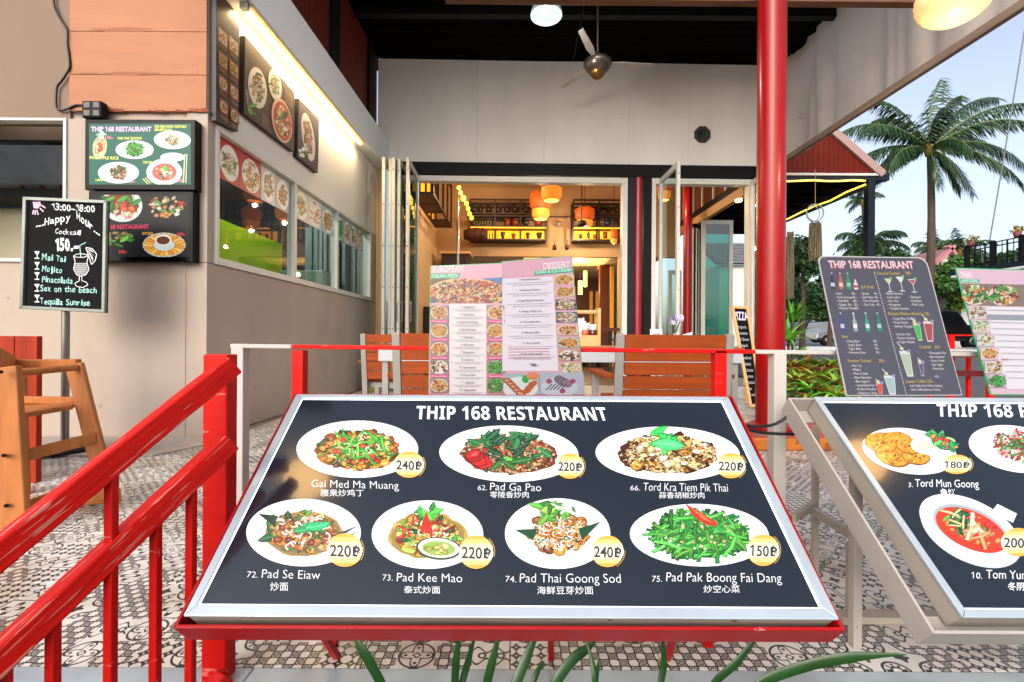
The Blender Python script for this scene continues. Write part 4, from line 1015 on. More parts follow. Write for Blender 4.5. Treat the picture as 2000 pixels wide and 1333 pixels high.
def p4(pr):
    pr.text('THIP 168 RESTAURANT', (1620, 524), (1786, 525), (-3, -14), '#e88a9a', bold=.045)
    pr.text('THIP 168 RESTAURANT', (1619.4, 523.4), (1785.4, 524.4), (-3, -14), '#fbeaf0', bold=.005)
    pr.o += 1e-5
    for k in range(48):
        y = 532+k*5; pr.line((1707+(y-532)*.262, y), (1707.7+(y-529)*.262, y+2.6), 1.3, '#e8e8ee')
    for x, c, d in ((1624, '#39394a', '#c8d0dc'), (1640, '#c06a4a', '#e8c8b8'), (1655, '#2a9a5a', '#8ad0a8'), (1670, '#e8dce0', '#b03a4a')):
        glass_(pr, x, 533+(12 if x == 1670 else 0), 9, 33-(12 if x == 1670 else 0), c, d, 'bottle', .1)
    Y = '#e6c84a'
    pr.text('Soft Drink', (1682, 564), (1707, 564), (-1, -6), Y)
    lst(pr, 1630, 576, 7.2, ['- Coke', '- Fanta Orange', '- Red Bull', '- Ginger Ale', '- Mineral Water']); lst(pr, 1663, 576, 7.2, ['45.-', '45.-', '60.-', '55.-', '30.-'])
    lst(pr, 1680, 576, 7.2, ['- Sprite', '- Soda Water', '- Tonic Water', '- Diet Coke'], cw=2.1); lst(pr, 1707, 576, 7.2, ['45.-', '45.-', '45.-', '45.-'], cw=2)
    for x, c, d in ((1641, '#4a4aa0', '#c8c8e8'), (1666, '#9ab0b8', '#f0f4f8'), (1690, '#3aa890', '#d0ece4'), (1713, '#2a8a78', '#a8d8cc')): glass_(pr, x, 611, 9, 37, c, d, 'bottle', .16)
    pr.text('Beer', (1645, 660), (1657, 660), (-1, -5.5), Y); lst(pr, 1651, 669, 7.4, ['- Chang Beer', '- Singha Beer', '- Tiger Beer', '- Heineken Beer']); lst(pr, 1706, 669, 7.4, ['80.-', '90.-', '90.-', '90.-'], cw=2)
    pr.text('Premium Cocktail', (1656, 708), (1701, 708), (-1, -6), Y); pr.text('200.-', (1716, 708), (1730, 708), (-1, -6), Y)
    lst(pr, 1661, 717, 7.6, ['- Mai Tai', '- Mojito', '- Pina Colada', '- Blue Hawaiian', '- Blue lagoon', '- Long Island Ice Tea', '- Phuket Paradise', '- Singapore Sling'])
    glass_(pr, 1717, 748, 12, 22, '#e0503a', '#f0a090', lean=.15); glass_(pr, 1736, 734, 22, 37, '#a8c8cc', '#e0eef4', lean=.2)
    pr.text('Favourite Cocktail', (1713, 537), (1757, 537), (-1, -6), Y); pr.text('180.-', (1768, 537), (1781, 537), (-1, -6), Y)
    glass_(pr, 1734, 545, 15, 26, '#d0d890', kind='martini'); glass_(pr, 1757, 541, 17, 29, '#dfe4ee', kind='martini'); glass_(pr, 1781, 546, 17, 26, '#c04a5a', kind='martini')
    lst(pr, 1728, 576, 7.3, ['- Black Russian', '- Cuba Libre', '- Gin Fizz', '- Margarita', '- Tequila Sunrise']); lst(pr, 1775, 583, 7.3, ['- Daiquiri', '- Kamikaze', '- Pink Lady'])
    pr.text('Mocktail (Without Alcohol)', (1735, 616), (1800, 616), (-1, -6), Y); pr.text('120.-', (1805, 616), (1817, 616), (-1, -6), Y)
    lst(pr, 1741, 625, 7.6, ['- Virgin Pina Colada', '- Fruit Punch', '- Shirley Temple', '', '- Summer Kiss', '- Flower Healthy', '- Virgin Mojito'])
    glass_(pr, 1789, 632, 14, 34, '#3ac060', '#d8e0a0', lean=.25); glass_(pr, 1812, 628, 20, 40, '#b04a50', '#e8d8dc', lean=.12)
    pr.text('Cocktail', (1796, 681), (1818, 681), (-1, -6), Y); pr.text('220.-', (1825, 681), (1838, 681), (-1, -6), Y)
    glass_(pr, 1766, 686, 21, 50, '#b8c8b0', '#dce8ec', lean=.24); glass_(pr, 1798, 708, 10, 27, '#6a5a80', '#d8c8e0', lean=.15)
    lst(pr, 1812, 692, 7.6, ['- Pineapple Fizz', '- Blue Andaman', '- Green World', '- Sky Light', '- Evolution'], cw=2.2); pr.text('450.-', (1826, 738), (1835, 738), (-1, -4.5), '#f0eef4')
    pr.text('Liqueur Coffee 275.-', (1769, 748), (1824, 748), (-1, -6), Y); lst(pr, 1775, 756, 7.4, ['- Irish Coffee (Irish Whisky, Kahlua)', '- Italian Coffee (Sambuca, Kahlua)'], cw=1.75)
pr4 = Print(s4, .0004, 6e-7); p4(pr4); pr4.mb.build('print', m_menu, M2)
# appetizer menu at the right edge
M3 = thing('open_menu', 'pink Thai appetizers menu leaning at the right edge of the picture', 'menu', P(2000, 772, 1.27))
w5 = [P(1868, 525, 1.395), P(2040, 530, 1.395), P(2075, 771, 1.27), P(1937, 770, 1.27)]
n5 = (w5[1]-w5[0]).cross(w5[3]-w5[0]).normalized(); n5 = -n5 if n5.y > 0 else n5
s5 = Surf(w5[3], n5); lam(M3, s5, [(1868, 525), (2040, 530), (2112, 771), (1937, 770)], (1, 1, 1, 1), '#e3c3d8', '#2fc878')
def p5(pr):
    def q(x, y): return (x+(y-525)*.282, y+(x-1868)*.02)
    def R(x0, y0, x1, y1, c): pr.poly([q(x0, y0), q(x1, y0), q(x1, y1), q(x0, y1)], c)
    pr.text('THAI', q(1871, 543), q(1893, 543), (-2, -11), '#fff4fa', bold=.03); R(1869, 545, 1906, 552, '#2fb990'); pr.text('APPETIZERS', q(1871, 551), q(1903, 551), (-1, -5), '#e8fff6', bold=.02)
    R(1868, 554, 2040, 597, '#8a7a6a'); rnd = random.Random(14)
    for cx, cy, r in ((1890, 576, 26), (1944, 576, 28)): a = q(cx, cy); pr.ell(*a, (r, 0), (0, 20), '#e8d8c8', 24); morsels(pr, *a, (r, 0), (0, 18), rnd, [('blob', 40, .18, .95, OR+BR+['#e8a070']), ('leaf', 14, .2, .9, G1), ('arc', 14, .12, .9, CR)])
    R(1899, 599, 2040, 760, '#ece8f2'); R(1899, 614, 2040, 625, '#9aa0ac')
    for k in range(6): a, b_ = q(1870, 600+k*26.5), q(1898, 624+k*26.5); mini(pr, a[0], a[1], b_[0], b_[1], ['noodle', 'salad', 'salad', 'pizza', 'garlic', 'greens'][k], 90+k, '#dcc4d4', '#dfe6e8')
    for k in range(12):
        if k == 1: continue
        pr.line(q(1904, 606+k*12), q(1980, 606+k*12), .8, '#a8a4b4')
    pr.text('Spicy', q(1903, 704), q(1917, 704), (-1, -5), '#e07a70')
pr5 = Print(s5, .0004, 1e-6); p5(pr5); pr5.mb.build('print', m_menu, M3)

# ---------------- strap leaves rising from the planter below the kerb ----------------
m_leaf = mat('strap_leaf', '#173f10', .45, noise=(14, .25), streak=((3, 60, 3), .15), coat=.15)
pl = thing('spider_lily', 'strap leaved green plant whose leaves rise below the red menu light box', 'plant', (0.0, .93, -.6))
rr = random.Random(2)
def strap(par, pts, zs, w0):
    P_ = [P(x, y, z) for (x, y), z in zip(pts, zs)]; out = []
    for i in range(len(P_)-1):
        p0, p1, p2, p3 = P_[max(i-1, 0)], P_[i], P_[i+1], P_[min(i+2, len(P_)-1)]
        for k in range(5):
            t = k/5; out.append(.5*((2*p1)+(p2-p0)*t+(2*p0-5*p1+4*p2-p3)*t*t+(3*p1-p0-3*p2+p3)*t**3))
    out.append(P_[-1]); n = len(out); b = MB(); vs = []
    for i, p in enumerate(out):
        d = (out[min(i+1, n-1)]-out[max(i-1, 0)]).normalized(); s = d.cross(Vector((0, -1, .25))).normalized()
        w_ = w0*min(1, (1-i/(n-1))*2.6+.04)*min(1, .55+i/n*2)/2; nn = s.cross(d).normalized()
        vs += [p-s*w_+nn*w_*.35, p, p+s*w_+nn*w_*.35]
    b.add(vs, [(i*3+k, (i+1)*3+k, (i+1)*3+k+1, i*3+k+1) for i in range(n-1) for k in (0, 1)], None, True)
    o = b.build('leaf', m_leaf, par); m = o.modifiers.new('thickness', 'SOLIDIFY'); m.thickness = .0012
LV = [([(775, 1400), (745, 1333), (722, 1290), (702, 1258), (684, 1215)], 19), ([(888, 1400), (889, 1333), (892, 1280), (900, 1215)], 15), ([(892, 1400), (903, 1333), (915, 1290), (934, 1215)], 14),
 ([(945, 1400), (952, 1333), (962, 1290), (982, 1210)], 17), ([(985, 1400), (1008, 1333), (1030, 1280), (1060, 1210)], 20), ([(1030, 1400), (1038, 1345), (1050, 1310), (1064, 1290)], 12),
 ([(1060, 1400), (1085, 1333), (1120, 1285), (1150, 1262), (1185, 1215)], 20), ([(1160, 1400), (1161, 1333), (1156, 1290), (1140, 1235)], 10), ([(1165, 1400), (1165, 1333), (1168, 1300), (1170, 1275)], 7),
 ([(1288, 1400), (1290, 1333), (1296, 1290), (1290, 1205)], 14), ([(1360, 1400), (1395, 1333), (1440, 1290), (1500, 1215)], 15)]
for pts, wp in LV: strap(pl, pts, [.93+.02*math.sin(i+pts[0][0]) for i in range(len(pts))], wp*.93/F)
pl2 = thing('spider_lily', 'long single strap leaf arching right in front of the marble kerb', 'plant', P(1400, 1400, .9))
strap(pl2, [(1400, 1420), (1480, 1337), (1560, 1303), (1640, 1285), (1710, 1279), (1772, 1279)], [.92, .92, .915, .9, .885, .87], 20*.93/F)
# ---------------- on the kitchen building ----------------
m_poster = mat('poster_print', None, .3, vcol=True, coat=.3, gain=.8)
def poster(lab, face_px, th, bgc, fn):
    sf = Surf(A(0, th, 0), nA); t = thing('menu_poster', lab, 'poster', sf.at(*face_px[3]))
    b = MB(); b.slab([sf.at(*p) for p in face_px], -nA*(th-.002)); b.build('box_frame', mat('dark_poster_edge', '#1a0f0c', .5), t, bevel=.002)
    pr = Print(Surf(A(0, th+.0004, 0), nA), .0003, 1.5e-6); pr.clip = face_px; pr.poly(face_px, bgc); fn(pr); pr.mb.build('print', m_poster, t); return t
def eV(px, py, dx):   # along-wall direction in the picture (towards the vanishing point)
    return (dx, dx*(657-py)/(1023-px))
def po1(pr):
    for r in range(5):
        for c in range(2):
            x = 427+c*21; y = 52+r*46+c*17 if r < 4 else 232+c*17
            if r == 4: continue
            a = eV(x, y, 17); pr.poly([(x, y), (x+a[0], y+a[1]), (x+a[0], y+a[1]+25), (x, y+27)], ['#d8a878', '#c87a4a', '#b85a3a', '#a84a3a'][r])
            dish(pr, x+8, y+a[1]/2+13, (7, a[1]*.4), (0, 11), ['pizza', 'cashew', 'padthai', 'drunken'][r], 200+r*2+c, plate='#e0c8a8', fx=1.3, fy=1.3)
            for k in range(3): pr.line((x+1, y+31+k*3), (x+15, y+44+k*3), .8, '#a88a6a')
poster('tall narrow dark poster with eight small dish photos, nearest the corner', [(423, -22), (468, 32), (465, 258), (422, 236)], .05, '#3a211a', po1)
def po2(pr):
    dish(pr, 503, 172, (18, 14), (-2, 38), 'noodle', 211, plate='#e8ddc8', fx=1.1, fy=1.1)
    dish(pr, 537, 166, (13, 12), (-1, 29), 'salad', 212, plate='#efe6cc', fx=1.1, fy=1.1)
    pr.ell(550, 236, (20, 16), (-1, 41), '#e8c8a8', 32); pr.ell(551, 237, (17.5, 14), (-1, 36), '#c8401c', 32)
    morsels(pr, 551, 237, (16, 13), (-1, 33), random.Random(5), [('blob', 34, .22, .9, ['#d85a24', '#b83a18', '#e87a3a']), ('blob', 14, .2, .8, CR+GD), ('leaf', 7, .22, .7, ['#2a2a1a', '#5a6a2a']), ('grain', 30, .07, .9, CR)])
    for k in range(6): pr.line((556, 176+k*4.2), (571, 190+k*4.2), .9, '#c8a078')
    for k in range(6): pr.line((512, 222+k*4), (524, 232+k*4), .8, '#a88a70')
    pr.line((480, 175), (484, 210), 2, '#b8a088'); pr.line((483, 180), (488, 214), 1.4, '#a08a70')
    morsels(pr, 490, 212, (10, 8), (0, 12), random.Random(6), [('leaf', 5, .4, .8, G1)])
poster('large dark wood poster with curry soup bowl and two plates on the side wall', [(479, 70), (575.5, 182), (574, 297), (476, 221)], .05, '#4a3226', po2)
def po3(pr):
    dish(pr, 602, 268, (13, 11), (4, 46), 'padthai', 215, plate='#e9e2da', fx=1.2, fy=1.2)
    morsels(pr, 590, 298, (7, 6), (0, 12), random.Random(7), [('leaf', 6, .5, .8, G2), ('blob', 5, .4, .8, WH)]); pr.line((610, 218), (621, 229), 1, '#c8a080'); pr.line((608, 222), (621, 235), 1, '#c8a080')
poster('smaller dark poster with one oval plate, farthest along the side wall', [(584, 193), (623.5, 232), (620.7, 339), (581, 306)], .05, '#4a3340', po3)
# light along the soffit
tl = thing('strip_light', 'long warm white strip light fixed under the soffit above the posters', 'lamp', A(0, .1, zsf))
s0, s1 = 0.28, (P(705, 281, 6.45)-C0).dot(dA)
part('channel', mat('cream_channel', '#e6cfa0', .5), tl, lambda b: aw(b, s0, s1, .125, .165, zsf-.022, zsf-.001))
part('tube', mat('warm_tube', '#fff4dc', emit='#ffd493', es=13), tl, lambda b: b.tube([A(s0+.02, .105, zsf-.03), A(s1-.02, .105, zsf-.03)], .013, 10))
part('end_cap', m_alu, tl, lambda b: aw(b, s0-.03, s0+.018, .08, .13, zsf-.05, zsf-.001))
al = bpy.data.lights.new('strip_glow', 'AREA'); al.shape = 'RECTANGLE'; al.size = s1-s0; al.size_y = .03; al.energy = 26; al.color = (1, .74, .42)
ao = bpy.data.objects.new('strip_glow', al); COL.objects.link(ao); ao.parent = tl
mw = Matrix((dA, Vector((0, 0, 1)).cross(dA), Vector((0, 0, 1)))).transposed().to_4x4()
ao.matrix_world = Matrix.Translation(A((s0+s1)/2, .10, zsf-.05)-tl.location) @ mw
cable('lamp_wire', [A(.1, .12, 3.62), A(.16, .2, 3.45), A(.25, .16, 3.42), A(.3, .11, 3.48)], .004, 'thin dark wire looping at the near end of the strip light')
# screens
def screen(lab, x0, y0, x1, y1, bz, fn, bgc, es, key):
    zf = C0.y-.075; sf = Surf((0, zf, 0), (0, -1, 0)); a, c = P(x0, y1, zf), P(x1, y0, zf)
    t = thing('menu_screen', lab, 'screen', (a.x, zf, a.z))
    b = MB(); b.box(a.x, c.x, zf, C0.y-.004, a.z, c.z); b.build('case', mat('gloss_black_plastic', '#030304', .18, spec=.12), t, bevel=.006)
    pr = Print(sf, .0006, 1.5e-6); pr.clip = (x0+bz, y0+bz*.9, x1-bz, y1-bz*1.1); pr.rect(*pr.clip, bgc); fn(pr)
    pr.mb.build('display', mat('lit_display_'+key, None, .3, vcol=True, emit='base', es=es, spec=.15, gain=.08), t); return t
def tv1(pr):
    pr.text('THIP 168 RESTAURANT', (178, 257), (296, 257), (0, -9), '#f0c8f4', bold=.04)
    Y = '#ecec6a'
    for s, l, r, h in (('STIR FRIED MIXED VEGETABLE', (302, 250), (364, 250), 5), ('ผัดผักรวม', (302, 256), (336, 256), 5), ('PAD PAK BOONG', (230, 273), (277, 273), 5), ('PINEAPPLE RICE', (175, 311), (232, 312), 5.5), ('LARB MOO', (187, 354), (220, 354), 5), ('TOM YUM', (279, 320), (297, 320), 5)):
        pr.text(s, l, r, (0, -h), Y, bold=.03)
    for s, x, y in (('160.-', 205, 272), ('140.-', 281, 304), ('220.-', 351, 285), ('220.-', 248, 357), ('280.-', 345, 356)): pr.text(s, (x, y), (x+17, y), (0, -6), '#f08a9a', bold=.03)
    rnd = random.Random(1)
    pr.ell(195, 288, (14, 0), (-2, 23), '#d8e0a8'); morsels(pr, 195, 288, (13, 0), (-2, 21), rnd, [('blob', 30, .25, .9, ['#e8d890', '#c8d080', '#e0c0a0']), ('blob', 4, .3, .3, ['#d8604a'])]); morsels(pr, 200, 263, (10, 0), (0, 4), rnd, [('leaf', 6, .5, .8, ['#d8f0d0', '#a8e0a8'])])
    dish(pr, 263, 293, (37, 0), (0, 18), 'greens', 2, fx=.65); dish(pr, 337, 274, (36, 1), (0, 18), 'salad', 3, fx=.6); dish(pr, 232, 338, (40, 0), (0, 21), 'basil', 4, fx=.65)
    pr.ell(322, 337, (35, 0), (0, 26), '#f4f4f0'); pr.ell(338, 308, (24, 0), (0, 9), '#e8f0ec'); pr.ell(322, 337, (24, 0), (0, 17), '#e0685a'); morsels(pr, 322, 337, (22, 0), (0, 15), rnd, [('blob', 20, .15, .9, ['#f09080', '#e8a878']), ('leaf', 6, .2, .7, G1), ('blob', 6, .2, .6, CR)])
    for k in range(3): pr.line((280+k*4, 350-k*2), (291+k*4, 361-k*2), 2, '#e8d8a0')
    pr.line((362, 302), (359, 358), 2.5, '#e8e0b0'); pr.line((366, 302), (364, 358), 2, '#f0e8c0')
screen('upper bright menu screen with green background on the taupe wall', 165, 234, 382, 371, 9, tv1, '#2f6a5a', 1.05, 'bright')
def tv2(pr):
    rnd = random.Random(2)
    dish(pr, 238, 400, (40, 2), (0, 34), 'pizza', 7, plate='#e8ece8'); morsels(pr, 238, 396, (32, 10), (-4, 20), rnd, [('blob', 30, .25, .8, ['#c83a1c', '#e0602c', '#a82a14']), ('leaf', 10, .25, 1.1, G1)])
    morsels(pr, 325, 405, (36, 0), (0, 24), rnd, [('blob', 30, .16, .9, ['#e0a050', '#c88040', '#d8c8a8', '#8a2a2a']), ('leaf', 8, .15, .8, G1), ('blob', 10, .12, .9, ['#a82a3a', '#e8e0d8'])])
    pr.text('THIP 168 RESTAURANT', (186, 448), (291, 447), (0, -8), '#d83a5a', bold=.04)
    morsels(pr, 226, 468, (38, 0), (0, 15), rnd, [('blob', 20, .16, .9, ['#a89858', '#6a7a3a', '#8a6a3a']), ('leaf', 12, .18, .9, G1)])
    pr.ell(321, 479, (42, 0), (0, 24), '#c8d0c8')
    for k in range(22):
        a = k*6.283/22; x, y = 321+31*math.cos(a), 479+17*math.sin(a); pr.ell(x, y, (math.cos(a)*11, math.sin(a)*6), (-math.sin(a)*5.5, math.cos(a)*4), '#8a5a1c', 12); pr.ell(x, y, (math.cos(a)*10, math.sin(a)*5.4), (-math.sin(a)*4.4, math.cos(a)*3.2), ['#e8a848', '#d8923a', '#f0bc62'][k % 3], 12)
    pr.ell(319, 469, (16, 0), (0, 10), '#e8e4e0'); pr.ell(319, 470, (13, 0), (0, 8), '#6a3a24')
    for s, x, y in (('690.-', 244, 428), ('390.-', 348, 400), ('300.-', 346, 461), ('350.-', 232, 495)): pr.text(s, (x, y), (x+17, y), (0, -6), '#e8404a', bold=.03)
    pr.text('GYOZA', (278, 459), (300, 459), (0, -5), '#e8a040', bold=.03)
screen('lower dark menu screen partly behind the happy hour blackboard', 172, 374, 378, 511, 8, tv2, '#16171c', .75, 'dim')
ab = thing('power_adapter', 'black weatherproof power box with wires above the upper menu screen', 'power box', P(182, 213, C0.y-.06))
a, c = P(162, 232, C0.y-.07), P(201, 198, C0.y-.07)
boxpart('case', m_black, ab, a.x, c.x, C0.y-.085, C0.y-.02, a.z, c.z, bevel=.015)
for i in range(2):
    for j in range(2): boxpart('label_plate', mat('grey_plate', '#55504e', .5), ab, a.x+.02+i*.07, a.x+.065+i*.07, C0.y-.088, C0.y-.0852, a.z+.015+j*.06, a.z+.055+j*.06)
yw = C0.y-.02
cable('wall_cable', [P(x, y, yw) for x, y in ((104, -30), (106, 12), (120, 42), (131, 60), (132, 90), (136, 128), (129, 145), (119, 160), (111, 172), (110, 208), (118, 216), (132, 213), (148, 206), (163, 206))], .008, 'thick black cable running down the wall beside the orange boards')
cable('wall_cable', [P(x, y, yw) for x, y in ((132, 213), (145, 219), (163, 222))], .005, 'short black lead entering the lower side of the power box')
# happy hour blackboard on a pole
ZB = 3.05; hb = thing('blackboard_sign', 'black happy hour cocktail chalkboard in a grey frame on a pole', 'sign', P(127, 880, ZB+.05))
q = [(50, 386), (213, 393), (209, 612), (43, 604)]
sb = Surf((0, ZB, 0), (0, -1, 0)); W_ = [sb.at(*p) for p in q]; I_ = inset(W_, .022)
mitre('frame', mat('grey_green_frame', '#7d8580', .35, metal=.5, noise=(5, .2)), hb, W_, I_, Vector((0, -.02, 0)), .003)
b = MB(); b.slab([p+Vector((0, -.004, 0)) for p in inset(W_, .001)], (0, .012, 0)); b.build('board', mat('blackboard', '#0b0a0e', .7, spec=.12, noise=(6, .25)), hb)
b = MB(); px = P(127, 600, ZB+.03); b.lathe([(.022, .02), (.022, 1.5)], (px.x, ZB+.035, 0), 16); b.build('pole', mat('steel_pole', '#8a8680', .3, metal=.8), hb)
b = MB(); b.lathe([(0, .013), (.2, .013), (.2, .022), (.03, .034), (0, .034)], (px.x, ZB+.035, 0), 28); b.build('base', m_black, hb)
def chalk(pr):
    W1, G_ = '#e8eef0', '#a8e0d8'
    def hand(s, x0, y0, x1, y1, h, c, bold=.012):  # letters laid one by one along a wavering baseline
        rnd = random.Random(s); n = len(s); tw = [.35 if ch in "ilI.:,'" else .5 if ch == ' ' else .95 if ch in 'mMwW' else .5 if ch == '1' else .66 for ch in s]; tot = sum(tw); u = 0
        for ch, wd in zip(s, tw):
            t = u/tot; t2 = (u+wd*.84)/tot; u += wd
            if ch == ' ': continue
            xa, ya, xb, yb = x0+(x1-x0)*t, y0+(y1-y0)*t+rnd.uniform(-1, 1), x0+(x1-x0)*t2, y0+(y1-y0)*t2+rnd.uniform(-1, 1)
            pr.text(ch, (xa, ya), (xb, yb), (rnd.uniform(-1, 1.5), -h*rnd.uniform(.92, 1.08)), c, bold=bold)
    hand('13:00-18:00', 101, 411, 187, 415, 13, W1, .01)
    hand('...Happy', 70, 444, 139, 430, 14, W1); hand('Hour...', 150, 428, 196, 462, 17, W1)
    hand('Cocktail', 108, 457, 158, 460, 10, W1, .004); hand('150.-', 108, 489, 155, 490, 23, '#f4f8f8', .04)
    for s, y, x1 in (('Mai Tai', 508, 129), ('Mojito', 530, 122), ('Pinacolada', 551, 143), ('Sex on the beach', 569, 190), ('Tequila Sunrise', 594, 177)): hand(s, 82 if y < 560 else 79, y, x1, y+4, 12, G_, .008)
    pr.poly([(64, 395), (79, 394), (80, 402), (74, 408), (66, 407)], '#e8b8d8')
    for a in ((66, 411, 64, 419), (72, 411, 75, 420), (78, 407, 85, 414), (81, 401, 89, 407), (69, 411, 69, 420)): pr.line(a[:2], a[2:], 2.4, '#e8c8e0')
    for i, y in enumerate((492, 513, 533, 556, 577)):
        pr.path([(68, y), (77, y), (73, y+6), (68, y)], 1.6, W1); pr.poly([(69, y+1), (76, y+1), (73, y+6)], W1); pr.line((73, y+6), (73, y+12), 1.5, W1); pr.line((68, y+13), (77, y+13), 2, W1)
    gl = [(144, 500), (147, 512), (144, 526), (150, 537), (158, 540), (168, 537), (174, 527), (170, 513), (173, 499)]
    pr.poly([(147, 514), (145, 526), (151, 536), (158, 538), (167, 536), (172, 526), (169, 514)], '#8a8c90')
    for k in range(6): pr.line((147+k, 515+k*4), (170-k, 515+k*4), .6, '#c8ccd0')
    pr.path(gl, 1.4, W1); pr.path([(144, 500), (150, 497), (160, 496), (173, 499), (165, 503), (150, 503), (144, 500)], 1.2, W1)
    pr.path([(155, 540), (155, 549), (146, 554), (150, 560), (162, 562), (172, 557), (168, 551), (160, 549), (160, 540)], 1.3, W1)
    pr.path([(158, 502), (156, 480), (168, 474)], 1.6, G_); pr.path([(168, 484), (180, 486), (189, 497), (186, 510), (179, 517), (168, 484)], 1.6, W1)
    for k in ((172, 490, 184, 494), (174, 498, 186, 503), (176, 506, 182, 512)): pr.poly([(171, 488), (k[0]+6, k[1]-2), (k[2], k[3])], '#dfe6e8')
pr = Print(Surf((0, ZB-.0042, 0), (0, -1, 0)), .0004, 1.5e-6); chalk(pr); pr.mb.build('chalk_writing', mat('chalk', None, .9, vcol=True, noise=(90, .25)), hb)
# red wooden cabinet
m_cab = mat('red_brown_wood', '#982c0a', .55, spec=.2, streak=((22, 22, 1.6), .28))
ZC = 2.42; a, c = P(72, 657, ZC), P(28, 657, ZC); cb_ = thing('wooden_partition', 'red brown plank partition standing behind the high chair', 'partition', (a.x-.4, ZC+.2, 0))
boxpart('front_panel', m_cab, cb_, c.x+.002, a.x, ZC, ZC+.03, .002, a.z, bevel=.002)
boxpart('front_panel', m_cab, cb_, a.x-.9, c.x-.002, ZC, ZC+.03, .002, a.z, bevel=.002)
# wooden high chair
m_beech = mat('beech_wood', '#ac6a38', .55, spec=.25, streak=((26, 26, 2.2), .22), bump=((40, 40, 4), .1), noise=(7, .1))
hc = thing('high_chair', 'pale wooden restaurant high chair standing left of the red stair railing', 'high chair', P(110, 1000, 2.0))
def bb(name, p, q, w_, h_, up=(0, 0, 1), m=m_beech, bev=.006): MB().bar(p, q, w_, h_, up).build(name, m, hc, bevel=bev)
# two side frames: near-left (L) and far-right (R)
RF, RB = P(214, 988, 2.08), P(60, 955, 2.28)      # right side frame foot: front and back on the floor
def q3(px, py, Z): return P(px, py, Z)
bb('side_leg', q3(212, 975, 2.08), q3(146, 712, 2.12), .024, .075, (1, 0, 0))
bb('side_leg', q3(24, 1030, 1.80), q3(6, 718, 1.84), .028, .13, (1, 0, 0))
bb('side_leg', q3(46, 975, 2.25), q3(38, 735, 2.25), .024, .06, (1, 0, 0))
bb('top_bar', q3(22, 711, 2.18), q3(154, 710, 2.12), .03, .04)
MB().tube([q3(18, 730, 1.86), q3(148, 718, 2.1)], .0155, 12).build('front_rail', m_beech, hc)
bb('seat_rail', q3(38, 781, 2.2), q3(148, 783, 2.14), .022, .035)
b = MB(); b.slab([q3(20, 812, 1.88), q3(142, 792, 2.08), q3(150, 784, 2.14), q3(34, 790, 2.25)], (0, 0, -.02)); b.build('seat', m_beech, hc, bevel=.005)
bb('foot_rail', q3(26, 896, 1.85), q3(188, 855, 2.09), .02, .05)
bb('base_rail', q3(26, 1000, 1.83), q3(120, 965, 2.2), .02, .055)
bb('base_rail', q3(44, 985, 2.28), q3(232, 968, 2.06), .026, .062)
bb('back_rest', q3(-20, 690, 1.95), q3(26, 716, 2.15), .02, .09)
for x, y in ((2, 727), (7, 890), (12, 988)): MB().tube([q3(x, y, 1.772), q3(x, y, 1.80)], .007, 10).build('screw_cap', m_black, hc)

# ---------------- hanging over the terrace ----------------
m_bulb = mat('bulb', '#ffffff', emit='#fff4e0', es=14)
def lamp_point(par, loc, e, col, r=.05):
    l = bpy.data.lights.new('lamp_light', 'POINT'); l.energy = e; l.color = col; l.shadow_soft_size = r
    o = bpy.data.objects.new('lamp_light', l); COL.objects.link(o); o.parent = par; o.location = Vector(loc)-rootloc(par); return o
p = P(1067, 27, 4.6); t = thing('pendant_lamp', 'white bowl pendant lamp with a lit bulb under the dark ceiling', 'lamp', p)
MB().lathe([(.02, .14), (.05, .13), (.1, .1), (.15, .03), (.16, -.02), (.152, -.02), (.142, .028), (.09, .09), (.02, .11)], p, 28).build('shade', mat('pale_green_enamel', '#74827e', .3, emit='#c8dcd8', es=.08), t)
MB().lathe([(0, .07), (.03, .06), (.042, .02), (.03, -.012), (0, -.02)], p+Vector((0, 0, .02)), 14).build('bulb', mat('cool_bulb', '#ffffff', emit='#eef6ff', es=3), t)
MB().tube([p+Vector((0, 0, .13)), p+Vector((0, 0, 5.2-p.z))], .006, 6).build('cord', m_black, t); lamp_point(t, p-Vector((0, 0, .4)), 34, (1, .93, .85))
def globe(px, py, Z, r, lab):
    p = P(px, py, Z); t = thing('globe_lamp', lab, 'lamp', p); pf = []
    for k in range(31):
        a = -1.5+k*.1; rr_ = math.cos(a)*r; pf.append((rr_*(1.0 if k % 2 else .96), math.sin(a)*r*.82))
    MB().lathe([(0, -r*.82)]+pf, p, 32).build('ribbed_glass', mat('warm_ribbed_glass', '#f4dcae', .3, emit='#ffb860', es=.5), t)
    MB().lathe([(0, .0), (.04, .01), (.04, .05), (0, .06)], p+Vector((0, 0, r*.8)), 12).build('cap', m_black, t)
    MB().tube([p+Vector((0, 0, r*.85)), Vector((p.x, p.y, 5.2))], .005, 6).build('cord', m_black, t)
    MB().lathe([(0, -r*.5), (r*.3, -r*.3), (r*.3, .0), (0, r*.1)], p-Vector((0, 0, r*.38)), 12).build('bulb', m_bulb, t) if False else None
    lamp_point(t, p-Vector((0, 0, r+.3)), 16, (1, .72, .4), .05); return t
globe(1865, -6, 2.6, .18, 'large warm ribbed glass globe lamp at the top right')
for gx, gy, lb in ((-1.45, .78, 'warm globe lamp strung above the left end of the red menu box'), (2.5, .92, 'warm globe lamp strung above the white menu box')):
    p = Vector((gx, gy, 2.75)); t = thing('globe_lamp', lb, 'lamp', p); MB().lathe([(0, -.13)]+[(math.cos(-1.5+k*.1)*.15*(1 if k % 2 else .96), math.sin(-1.5+k*.1)*.13) for k in range(31)], p, 28).build('ribbed_glass', mat('warm_globe_glass', '#f4dcae', .3, emit='#ffc880', es=12), t)
    MB().tube([p+Vector((0, 0, .12)), p+Vector((0, 0, .6))], .005, 6).build('cord', m_black, t)
